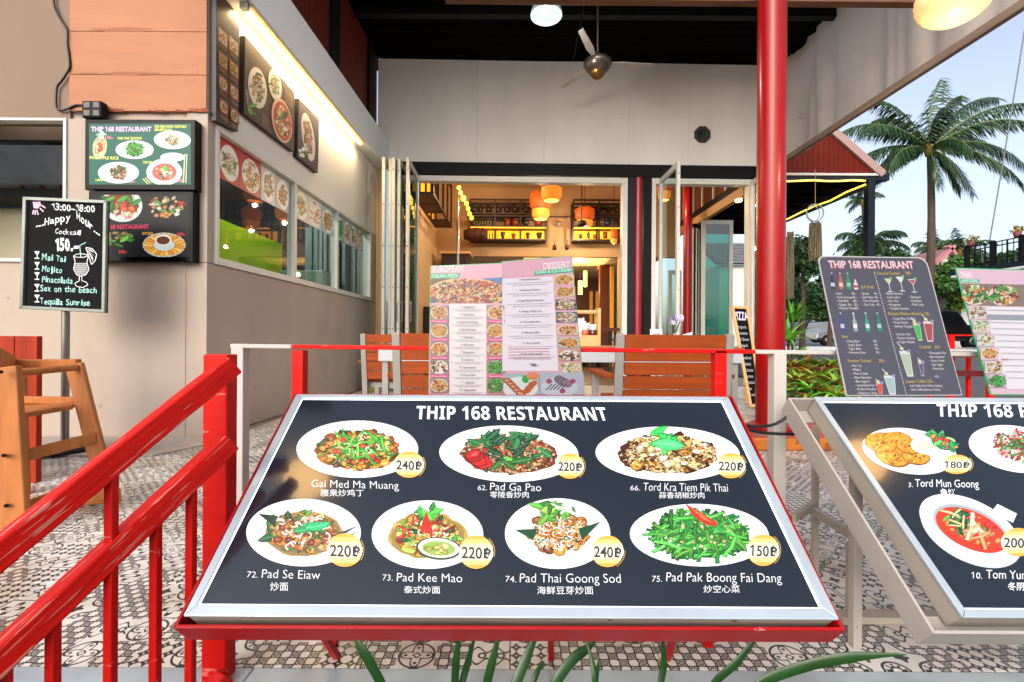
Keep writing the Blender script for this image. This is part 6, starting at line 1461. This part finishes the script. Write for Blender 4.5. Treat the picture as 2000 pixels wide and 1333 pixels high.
p = P(1204, 624, 10.3); o = MB().box(p.x-.1, p.x+.1, 10.3, 10.42, .771, .86).build('napkin_box', mat('white_paper', '#e4e4e6'), None); tag(o, 'white napkin box on the dining table near the beige pier', 'box')
# green glazed folding doors at the side of the hall
def sdoor(px0, px1, Z, g, lab, zt=3.2):
    a, c = P(px0, 500, Z).x, P(px1, 500, Z).x; t = thing('side_folding_door', lab, 'door', ((a+c)/2, Z, .013)); w_ = .075
    for x0, x1 in ((a, a+w_), (c-w_, c)): boxpart('stile', m_alu, t, x0, x1, Z-.02, Z+.02, .014, zt, bevel=.003)
    for z0, z1 in ((.014, .16), (zt-.09, zt)): boxpart('rail', m_alu, t, a+w_, c-w_, Z-.02, Z+.02, z0, z1, bevel=.003)
    boxpart('pane', g, t, a+w_, c-w_, Z-.004, Z+.004, .16, zt-.09)
sdoor(1370, 1431, 9.4, m_glassg, 'green glazed door folded out at the side of the hall')
for k, x in enumerate((1354, 1359, 1364)): sdoor(x, x+4.4, 9.7+k*.12, m_glass, ordn[k]+' of the folded side doors edge on, left of the green door')
sdoor(1306, 1331, 10.6, m_glass, 'narrow white framed window panel behind the swung glass door', 2.35)
# ---------------- outside, to the right ----------------
pv = thing('garden_pavilion', 'dark framed garden pavilion with a red wooden gable and yellow rope light', 'pavilion', (5, 10, 0))
ZP = 9.0; xr_ = P(1698, 400, ZP).x; zt0, zt1 = P(1650, 354, ZP).z, P(1650, 343, ZP).z
boxpart('post', m_navy, pv, xr_-.065, xr_+.065, ZP-.065, ZP+.065, -.1, zt0-.001, bevel=.004)
boxpart('post', m_navy, pv, xr_-.065, xr_+.065, 13.0, 13.13, -.1, zt0-.001)
boxpart('front_beam', m_navy, pv, 2.4, P(1733, 345, ZP).x, ZP-.06, ZP+.06, zt0, zt1, bevel=.003)
boxpart('white_fascia', m_white, pv, 2.4, P(1710, 345, ZP).x, ZP-.09, ZP-.061, zt1-.03, zt1+.012)
boxpart('eave', m_navy, pv, 4.1, P(1733, 345, ZP).x, ZP+.061, 13.6, zt0+.02, zt1)
boxpart('pavilion_ceiling', m_dark, pv, 4.02, xr_+.05, ZP+.062, 13.5, zt0-.03, zt0+.018)
for k in range(9): boxpart('ceiling_batten', mat('ceiling_board', '#15100e'), pv, 4.05, xr_, ZP+.25+k*.5, ZP+.31+k*.5, zt0-.055, zt0-.0305)
# gable of red boards under a pitched roof
apx, apz = P(1545, 196, ZP).x, P(1545, 196, ZP).z; rx, rz = P(1712, 345, ZP).x, P(1712, 342, ZP).z; z0 = zt1+.014
n = 26; x = apx-2.0
while x < rx-.05:
    x2 = x+.1; f = lambda q: min(apz, rz+(apz-rz)*(rx-q)/(rx-apx)) if q > apx else apz-(apx-q)*(apz-rz)/(rx-apx)
    zA, zB = f(x+.003), f(x2-.003)
    if min(zA, zB) > z0+.02:
        b = MB(); b.slab([(x+.003, ZP-.05, z0), (x2-.003, ZP-.05, z0), (x2-.003, ZP-.05, zB), (x+.003, ZP-.05, zA)], (0, .03, 0)); b.build('gable_board', mat('red_gable_board', '#6a1c08', .6, spec=.2, streak=((30, 30, 2), .2)), pv)
    x = x2
b = MB(); b.bar((rx+.06, ZP-.08, rz-.02), (apx, ZP-.08, apz+.04), .06, .14, (0, 0, 1)); b.build('barge_board', mat('pinkish_barge_board', '#a88a84', .6), pv)
b = MB(); b.slab([(rx+.1, ZP-.05, rz+.0), (apx, ZP-.05, apz+.08), (apx, 13.4, apz+.08), (rx+.1, 13.4, rz+.0)], (0, 0, .05)); b.build('roof', mat('dark_roof', '#3a2a2a', .8), pv)
m_led = mat('yellow_rope_light', '#fff0a0', emit='#ffd84a', es=2.2)
def rope(pts, nm='rope_light'):
    b = MB(); b.tube(pts, .016, 6); b.build(nm, m_led, pv)
rope([P(1440+k*25, 353.5+math.sin(k*1.9)*1.0, ZP-.1) for k in range(11)])
e0 = P(1690, 359, ZP-.05); rope([e0+Vector((0, k*.5, .02*math.sin(k*2.3)-.02)) for k in range(9)]+[])
# hanging ring and dried garlands
def garland(px, yt, yb, w0, lab, ring=None, Z=8.4):
    t = thing('dried_garland', lab, 'garland', P(px, yt, Z)); b = MB(); rnd = random.Random(px)
    for k in range(90):
        u = rnd.random(); x = px+math.sin(k*2.4)*w0*(.35+.65*rnd.random()); y0 = yt+rnd.uniform(0, 12); y1 = yb-rnd.uniform(0, 26); a = P(x, y0, Z+rnd.uniform(-.08, .08)); c = P(x+rnd.uniform(-2, 2), y1, Z+rnd.uniform(-.08, .08)); m_ = (a+c)/2+Vector((rnd.uniform(-.02, .02), 0, 0)); b.tube([a, m_, c], .006, 4, cap=False)
    b.build('strands', mat('dried_moss', '#8d8268', .9, noise=(20, .3)), t, kind='stuff')
    if ring:
        c = P(px, yt-16, Z); r = .155; MB().tube([c+Vector((math.cos(a*.3927)*r, 0, math.sin(a*.3927)*r)) for a in range(17)], .012, 6).build('ring', mat('whitewashed_ring', '#b8b8b4', .7), t)
        MB().tube([c+Vector((math.cos(a*.3927)*r*.8, .06, math.sin(a*.3927)*r*.9)) for a in range(17)], .008, 6).build('ring', mat('whitewashed_ring', '#b8b8b4', .7), t)
        MB().tube([c+Vector((0, 0, r)), Vector((c.x, c.y, zt0))], .006, 5).build('cord', m_pine, t)
garland(1592, 432, 512, 13, 'dried moss garland hanging from a pale ring under the pavilion', True)
garland(1543, 452, 585, 8, 'long dried moss garland hanging just beside the red column', False, 8.6)
# ---- plants ----
m_fol = mat('foliage', None, .55, vcol=True)
def leafcloud(b, c, r, n, size, cols, rnd, flat=1.0):
    c = Vector(c)
    lumps = [(Vector((rnd.gauss(0, .5)*r[0], rnd.gauss(0, .5)*r[1], rnd.gauss(0, .45)*r[2])), rnd.uniform(.25, .55)) for _ in range(9)]
    for i in range(n):
        l, s = rnd.choice(lumps); d = Vector((rnd.gauss(0, 1), rnd.gauss(0, 1), rnd.gauss(0, 1))).normalized()*(s*rnd.uniform(.5, 1.05))
        p = c+l+Vector((d.x*r[0], d.y*r[1], d.z*r[2]))
        u = Vector((rnd.gauss(0, 1), rnd.gauss(0, 1), rnd.gauss(-.3, .8))).normalized(); v = u.cross(Vector((rnd.gauss(0, 1), rnd.gauss(0, 1), rnd.gauss(0, 1)))).normalized()
        L_ = size*rnd.uniform(.6, 1.4); w_ = L_*.32
        b.add([p, p+u*L_*.5+v*w_, p+u*L_, p+u*L_*.5-v*w_], [(0, 1, 2, 3)], jitc(rnd.choice(cols), rnd, .22))
GD1 = ['#2a4a20', '#1f3c1c', '#345a28', '#27482a']; GD2 = ['#3f6a2a', '#527f30', '#345a24']; GY1 = ['#6a8a2c', '#8aa034', '#50782a', '#a0a83a']
def tree(px, py, Z, rpx, rpy, n, size, cols, lab, seed, trunk=True, gz=.4):
    rnd = random.Random(seed); c = P(px, py, Z); k = Z/F; t = thing('garden_tree', lab, 'tree', (c.x, c.y, gz))
    b = MB(); leafcloud(b, c, (rpx*k, rpx*k*.8, rpy*k), n, size, cols, rnd); b.build('crown', m_fol, t)
    if trunk: MB().tube([(c.x, c.y, gz-.02), (c.x+.05, c.y, (c.z+gz)/2), (c.x-.03, c.y, c.z)], [.1, .07, .03], 8).build('trunk', mat('bark', '#4a3a2e', .9, bump=(30, .8)), t)
tree(1567, 505, 15, 34, 58, 4200, .16, GD1, 'dark leafy tree seen just right of the red column', 1); tree(1620, 560, 17, 34, 56, 3600, .17, GD1, 'dark tree behind the left edge of the drinks menu', 2)
tree(1720, 510, 21, 60, 36, 3800, .2, GD1+GD2, 'dense green tree above the top of the drinks menu', 3); tree(1835, 540, 19, 40, 34, 3200, .17, GD2, 'green tree before the white gabled house', 4)
tree(1852, 566, 19.5, 36, 30, 3000, .13, GY1+GD2, 'yellow green shrub between the two leaning menus', 5, False); tree(1925, 510, 24, 44, 24, 2400, .2, GD1, 'dark tree behind the balcony railing', 6)
tree(1872, 575, 20.3, 34, 24, 2600, .16, GY1+GD2, 'yellow green shrub behind the dark brown car', 9, False); tree(1900, 545, 20, 30, 22, 2200, .17, GD1+GD2, 'dark green shrub in front of the gabled house', 10, False)
tree(1585, 585, 29, 60, 40, 2600, .25, GD1, 'broad dark tree far behind the silver car', 11, False)
tree(1660, 590, 23, 30, 30, 1500, .2, GY1, 'bushy yellow flowering shrub behind the parked cars', 8, False)
hd = MB(); rnd = random.Random(12)
for k in range(16): leafcloud(hd, P(1540+k*34, 600+rnd.uniform(-10, 10), 30), (1.6, 1.0, 1.9), 700, .34, GD1+GD2, rnd)
tag(hd.build('background_greenery', m_fol, None, kind='stuff'), 'mass of dark green garden growth closing the view behind the cars', 'greenery')
# palms
def palm(crown, base, fronds, L0, lab, seed, r=.13, leaf=.55, nleaf=46, cols=('#173a1e', '#224824', '#122e18', '#3a5628')):
    rnd = random.Random(seed); t = thing('palm_tree', lab, 'palm tree', base); crown, base = Vector(crown), Vector(base)
    pts = [base.lerp(crown, k/12)+Vector((.12*math.sin(k/12*3.1), 0, 0)) for k in range(13)]
    MB().tube(pts, [r*(1.25-.45*k/12)*(1.04 if k % 2 else 1) for k in range(13)], 12).build('trunk', mat('palm_bark', '#4c3c32', .9, bump=((3, 3, 30), .9), noise=(5, .2)), t)
    MB().lathe([(0, -.25), (r*1.1, -.2), (r*1.5, 0), (r*.9, .2), (0, .3)], crown, 10).build('crown_shaft', mat('palm_heart', '#7a6a2c', .8), t)
    for az, el, lf in fronds:
        b = MB(); L_ = L0*lf; d = Vector((math.cos(az)*math.cos(el), math.sin(az)*math.cos(el), math.sin(el))); p = crown.copy(); N_ = 16; rb = []; step = L_/N_
        g_ = rnd.uniform(.09, .15)
        for k in range(N_+1):
            rb.append(p.copy()); p = p+d*step; d = (d+Vector((.018, 0, -g_*(.4+k/N_)))).normalized()
        b.tube(rb, [.028*(1-k/(N_+1)) for k in range(N_+1)], 5, col=rgb('#6a7a3a'), cap=False)
        for k in range(nleaf):
            u = .1+.9*k/nleaf; i = min(int(u*N_), N_-1); q_ = rb[i].lerp(rb[i+1], u*N_-i); dd = (rb[i+1]-rb[i]).normalized()
            s_ = dd.cross(Vector((0, 0, 1))); s_ = s_.normalized() if s_.length > .05 else Vector((1, 0, 0)); ll = leaf*math.sin(max(.15, min(1, u*1.1))*2.6)*rnd.uniform(.8, 1.1)+.1
            for sg in (-1, 1):
                o_ = (s_*sg*.55+dd*.7+Vector((.15, 0, -.45-rnd.uniform(0, .9)))).normalized(); m_ = q_+o_*ll*.5; e = m_+(o_+Vector((.08, 0, -.55))).normalized()*ll*.5; w_ = dd*(.015 if L0 > 2 else .02)
                b.add([q_-w_, q_+w_, m_+w_*1.2, m_-w_*1.2, e], [(0, 1, 2, 3), (3, 2, 4)], jitc(rnd.choice(cols), rnd, .2))
        b.build('frond', m_fol, t)
Zp = 14; R_ = math.radians
fr = [(R_(80), R_(86), .95), (R_(20), R_(76), .9), (R_(5), R_(62), 1.15), (R_(-20), R_(48), 1.2), (R_(15), R_(32), 1.25), (R_(-8), R_(18), 1.2), (R_(25), R_(2), 1.1), (R_(-30), R_(-8), 1.0), (R_(178), R_(60), .95), (R_(165), R_(46), 1.05), (R_(190), R_(32), 1.1), (R_(175), R_(15), 1.05), (R_(200), R_(4), .95), (R_(160), R_(-6), .85), (R_(230), R_(35), .9), (R_(250), R_(5), .8), (R_(280), R_(-35), .6), (R_(300), R_(30), .9), (R_(300), R_(-10), .8), (R_(100), R_(30), .9), (R_(60), R_(45), 1.0), (R_(120), R_(5), .9), (R_(240), R_(-50), .55), (R_(340), R_(-50), .6), (R_(130), R_(65), .9)]
palm(P(1816, 292, Zp), (P(1806, 600, Zp).x, Zp, .4), fr, 2.6, 'tall coconut palm with wind blown fronds against the pale sky', 21, .1, .52, 70)
fr2 = [(R_(a), R_(e), 1) for a, e in ((0, 60), (30, 25), (60, 50), (100, 20), (140, 55), (180, 25), (215, 50), (250, 15), (290, 45), (330, 20), (10, 5), (170, 0), (200, 70))]
palm(P(1697, 478, 18), (P(1700, 640, 18).x, 18, .4), fr2, 1.35, 'small palm behind the pavilion post above the drinks menu', 22, .1, .4, 30)
palm(P(1876, 492, 24), (P(1876, 640, 24).x, 24, .4), fr2, 1.5, 'distant small palm left of the balcony railing', 23, .12, .42, 26); palm(P(1828, 488, 26), (P(1828, 640, 26).x, 26, .4), fr2, 1.3, 'distant small palm directly behind the tall palm trunk', 24, .12, .42, 26)
palm(P(1685, 395, 24), (P(1688, 640, 24).x, 24, .4), fr2[:9], 1.1, 'slender far palm seen against the pavilion post', 25, .09, .3, 20)
# bromeliads and pots on the terrace edge
m_brm = mat('bromeliad', None, .4, vcol=True)
def rosette(par, c, n, L_, w_, cols, rnd, up=.9, name='leaves'):
    b = MB(); c = Vector(c)
    for k in range(n):
        a = k*2.4+rnd.uniform(-.2, .2); el = rnd.uniform(.15, 1)*up; d = Vector((math.cos(a)*math.cos(el), math.sin(a)*math.cos(el), math.sin(el))); p = c.copy(); l = L_*rnd.uniform(.7, 1.15); col = jitc(rnd.choice(cols), rnd, .2); vs = []
        for i in range(6):
            s_ = d.cross(Vector((0, 0, 1))).normalized(); ww = w_*(1-(i/5)**2)*.5*(1 if i else .7); vs += [p-s_*ww+Vector((0, 0, ww*.5)), p, p+s_*ww+Vector((0, 0, ww*.5))]; p = p+d*l/5; d = (d+Vector((0, 0, -.22))).normalized()
        b.add(vs, [(i*3+j, (i+1)*3+j, (i+1)*3+j+1, i*3+j+1) for i in range(5) for j in (0, 1)], col, True)
    return b.build(name, m_brm, par)
BC = ['#6a9a2a', '#93a832', '#a8762c', '#b85a30', '#4f8a28', '#a4c04a', '#7ab83a']; BG = ['#4f9a30', '#6ab83a', '#8cc84a', '#357a28']
spots = [(1560, 735, 5.9, 'green and copper bromeliad in a clay pot nearest the red column', 1), (1600, 728, 6.2, 'copper leaved bromeliad left of the drinks menu', 0), (1636, 738, 5.8, 'reddish bromeliad touching the drinks menu edge', 0), (1585, 752, 5.3, 'broad green bromeliad low in front of the others', 0), (1545, 705, 6.8, 'green bromeliad behind the clay pot', 0), (1612, 705, 7.0, 'small bronze bromeliad at the back of the bed', 0), (1640, 708, 7.1, 'second bronze bromeliad at the back of the bed', 0), (1575, 705, 7.3, 'third bronze bromeliad at the back of the bed', 0), (1630, 758, 5.1, 'low yellow green bromeliad at the front right of the bed', 0)]
for i, (x, y, Z, lb, pot) in enumerate(spots):
    p = P(x, y, Z); rnd = random.Random(50+i); t = thing('bromeliad', lb, 'plant', (p.x, p.y, .0), 'bromeliads along the terrace edge'); rosette(t, p-Vector((0, 0, .12)), 52, .42, .06, BC if i not in (3,) else BG, rnd)
    zb_ = p.z-.12; MB().lathe([(0, .0), (.09, .0), (.14, max(.1, zb_)), (.155, max(.1, zb_)), (.155, max(.1, zb_)+.03), (.12, max(.1, zb_)+.03), (0, max(.1, zb_))], (p.x, p.y, .002), 18).build('pot', mat('terracotta', '#8a4a30', .8, noise=(6, .2)), t)
boxpart('planting_bed', mat('soil', '#2a2018', .95, bump=(20, 1)), None, 3.0, 6.2, 4.6, 7.4, -.2, -.012, kind='structure') if False else None
for i, (x, y, Z, s_, lb) in enumerate(((1548, 628, 7.6, .55, 'bright green strap leaved plant beside the red column at rail height'), (1540, 668, 7.2, .5, 'lower bright green plant tucked by the red column'), (1562, 700, 9.5, .35, 'dark green clump by the road kerb'))):
    p = P(x, y, Z); t = thing('cane_plant', lb, 'plant', (p.x, p.y, -.2)); rosette(t, p, 40, s_, .05, BG+['#9ac04a'], random.Random(70+i), 1.3); MB().tube([(p.x, p.y, -.35), p], .02, 8).build('stem', mat('bark', '#4a3a2e'), t)
# cars
def car(px0, px1, yt, yb, Z, c, lab, suv=False, flip=False):
    a, b_ = P(px0, yb, Z), P(px1, yb, Z); L_ = b_.x-a.x; h = P(px0, yt, Z).z-a.z; W_ = 1.7; z0 = a.z; t = thing('parked_car', lab, 'car', ((a.x+b_.x)/2, Z+.8, z0), 'cars parked across the road')
    def X_(u): return a.x+(1-u if flip else u)*L_
    body = [(0, .2), (.02, .5), (.1, .58), (.28, .62), (.42, .95) if not suv else (.34, .95), (.62, 1) if not suv else (.6, 1), (.84, .94) if suv else (.78, .95), (.95, .62), (1, .55), (1, .2)]
    m = mat('car_paint_'+c.strip('#'), c, .25, metal=.3, coat=.6)
    bd = MB(); bd.slab([(X_(u), Z, z0+v*h) for u, v in body], (0, W_, 0)); bd.build('body', m, t, bevel=.05)
    gp = [(.32, .63), (.44, .91), (.6, .95), (.76, .9), (.86, .63)] if not suv else [(.27, .63), (.36, .91), (.6, .96), (.82, .9), (.9, .63)]
    g_ = MB(); g_.slab([(X_(u), Z-.012, z0+v*h) for u, v in gp], (0, .01, 0)); g_.build('side_window', mat('car_glass', '#101418', .08, coat=.5), t)
    for u in (.2, .8):
        cW = Vector((X_(u), Z-.03, z0+.19*h)); MB().lathe([(0, -.02), (.2*h, -.02), (.22*h, 0), (.22*h, .2), (0, .2)], cW, 20, axis='y').build('wheel', mat('tyre', '#0c0c0c', .8), t); MB().lathe([(0, -.03), (.13*h, -.03), (.13*h, -.018)], cW, 14, axis='y').build('rim', mat('rim', '#8a8c90', .3, metal=.8), t)
    e_ = X_(.97); boxpart('tail_light', mat('tail_red', '#a01a1a', .2), t, min(e_, e_+.02)-.06, e_+.02, Z-.02, Z+.1, z0+h*.5, z0+h*.6)
    boxpart('bumper', mat('bumper', '#2a2c30', .6), t, a.x+.03, b_.x-.03, Z-.02, Z-.002, z0+h*.2, z0+h*.28)
car(1530, 1612, 627, 668, 22, '#2a3c58', 'dark blue saloon car parked beside the road, partly behind plants', flip=False)
car(1594, 1700, 626, 674, 19, '#b4b6b8', 'silver estate car parked half behind the drinks menu', True)
car(1802, 1925, 604, 682, 17.5, '#241c1c', 'dark brown car parked behind the second red railing', flip=True)
# second railing on the right with a brown shelf
rs = thing('side_railing', 'small red railing with a white rail and brown shelf between the leaning menus', 'railing', P(1890, 760, 2.4)); zr = 2.4
for x in (1860, 1938): part('post', m_rail, rs, lambda b: (lambda p: b.box(p.x-.014, p.x+.014, zr, zr+.02, .002, p.z))(P(x, 655, zr)))
part('white_rail', m_railw, rs, lambda b: b.bar(P(1830, 684, zr-.03), P(2010, 686, zr-.03), .03, .012)); part('brown_shelf', m_bwood, rs, lambda b: b.bar(P(1830, 693, zr-.02), P(2010, 695, zr-.02), .03, .026))
part('thin_rail', m_rail, rs, lambda b: b.bar(P(1830, 655, zr+.02), P(2010, 656, zr+.02), .02, .008)); part('lower_rail', mat('dark_red_rail', '#5a1414', .5), rs, lambda b: b.bar(P(1830, 729, zr+.05), P(2010, 731, zr+.05), .02, .03))
for x in (1845, 1888, 1922): part('baluster', m_rail, rs, lambda b: (lambda p: b.box(p.x-.008, p.x+.008, zr+.075, zr+.09, .002, p.z))(P(x, 700, zr)))
# balcony house
xh = 14.6; bh = thing('balcony_house', 'house with a roof terrace and black iron balustrade at the far right', 'house', (17, 15, .4))
def HB(px, py): return hit(px, py, (xh, 0, 0), Vector((1, 0, 0)))
zs_ = HB(2000, 508).z; zr_ = HB(2000, 462).z; y0, y1 = 11.5, HB(1888, 500).y
boxpart('slab_edge', m_navy, bh, xh, xh+6, y0, y1+.6, zs_-.17, zs_, bevel=.01); boxpart('slab_trim', m_white, bh, xh-.03, xh+5.9, y0, y1+.5, zs_-.24, zs_-.171)
boxpart('wall', mat('greyish_house_wall', '#8a8680', .8, noise=(2, .1)), bh, xh+.9, xh+6, y0, y1-.2, .42, zs_-.241)
boxpart('soffit', m_dark, bh, xh+.05, xh+5.9, y0, y1, zs_-.3, zs_-.2401)
for z in (zr_, zr_-.12, zs_+.08): boxpart('rail', m_black, bh, xh-.01, xh+.02, y0, y1, z-.015, z+.015)
y = y0; k = 0
while y < y1: boxpart('baluster', m_black, bh, xh-.002, xh+.012, y, y+.016+.03*(k % 2), zs_+.001, zr_-.016); y += .16; k += 1
for px in (1888, 1938, 1996): yy = HB(px, 490).y; boxpart('post', m_black, bh, xh-.04, xh+.05, yy-.05, yy+.05, zs_+.0005, zr_+.06)
for px, lb in ((1896, 'flowering pot on the far end of the iron balustrade'), (1987, 'flowering pot on the near end of the iron balustrade')):
    yy = HB(px, 490).y; t = thing('flower_pot', lb, 'flower pot', (xh, yy, zr_)); MB().lathe([(0, .0), (.07, .0), (.1, .15), (0, .15)], (xh, yy, zr_+.016), 14).build('pot', mat('mauve_pot', '#7a3a44', .6), t); b = MB(); leafcloud(b, (xh, yy, zr_+.24), (.13, .13, .11), 130, .07, ['#a8862a', '#b8982a', '#8a4a2a', '#4a6a2a', '#3a5a24'], random.Random(px)); b.build('flowers', m_fol, t)
# white gabled house
gh = thing('gabled_house', 'small white gabled house with a pink roof edge among the trees', 'house', P(1845, 560, 21)); g0, g1, g2 = P(1795, 545, 21), P(1848, 491, 21), P(1896, 548, 21)
b = MB(); b.slab([Vector((g0.x, 21, .4)), Vector((g2.x, 21, .4)), g2, g1, g0], (0, 4, 0)); b.build('wall', mat('white_house_wall', '#d8d8d0', .7), gh)
for a, c in ((g0, g1), (g1, g2)): b = MB(); d = (c-a).normalized(); b.bar(a-d*.2+Vector((0, -.15, .05)), c+d*.2+Vector((0, -.15, .05)), .3, .12); b.build('roof_edge', mat('pink_roof_edge', '#b87a80', .7), gh); b = MB(); b.slab([a+Vector((0, .01, .06)), c+Vector((0, .01, .06)), c+Vector((0, 4.2, .06)), a+Vector((0, 4.2, .06))], (0, 0, .06)); b.build('roof', mat('pinkish_roof', '#8a6a6a', .8), gh)
# house beyond the side doors
th2 = thing('tiled_house', 'white house with a grey tiled roof seen between the side doors', 'house', P(1448, 600, 22)); a, c = P(1405, 518, 22), P(1490, 518, 22)
boxpart('wall', mat('white_house_wall', '#d8d8d0', .7), th2, a.x, c.x, 22, 26, .4, a.z); z9 = P(1440, 470, 23.5).z
nt_ = 0
for r_i in range(7):
    for k in range(16):
        u0, u1 = r_i/7, (r_i+1)/7; x0 = a.x-.2+k*(c.x-a.x+.4)/16+(.06 if r_i % 2 else 0); x1 = x0+(c.x-a.x+.4)/16-.01
        b = MB(); zA = a.z+(z9-a.z)*u0; zB = a.z+(z9-a.z)*u1; b.slab([(x0, 21.7+2.6*u0, zA+.04), (x1, 21.7+2.6*u0, zA+.04), (x1, 21.7+2.6*u1, zB), (x0, 21.7+2.6*u1, zB)], (0, 0, .03)); b.build('roof_tile', mat('grey_roof_tile', '#6a6c74', .8, noise=(3, .3)), th2)
b = MB(); b.slab([(a.x-.3, 21.75, a.z-.02), (c.x+.3, 21.75, a.z-.02), (c.x+.3, 24.3, z9-.03), (a.x-.3, 24.3, z9-.03)], (0, 0, .03)); b.build('roof_deck', m_dark, th2)
# thin cable in the sky
b = MB(); b.tube([P(2012, -10, 11), P(1990, 130, 11), P(1962, 300, 11.3), P(1933, 470, 11.6)], .014, 6); tag(b.build('overhead_cable', mat('grey_cable', '#6a707a', .6), None), 'thin overhead cable dropping diagonally through the sky behind the palm', 'cable')
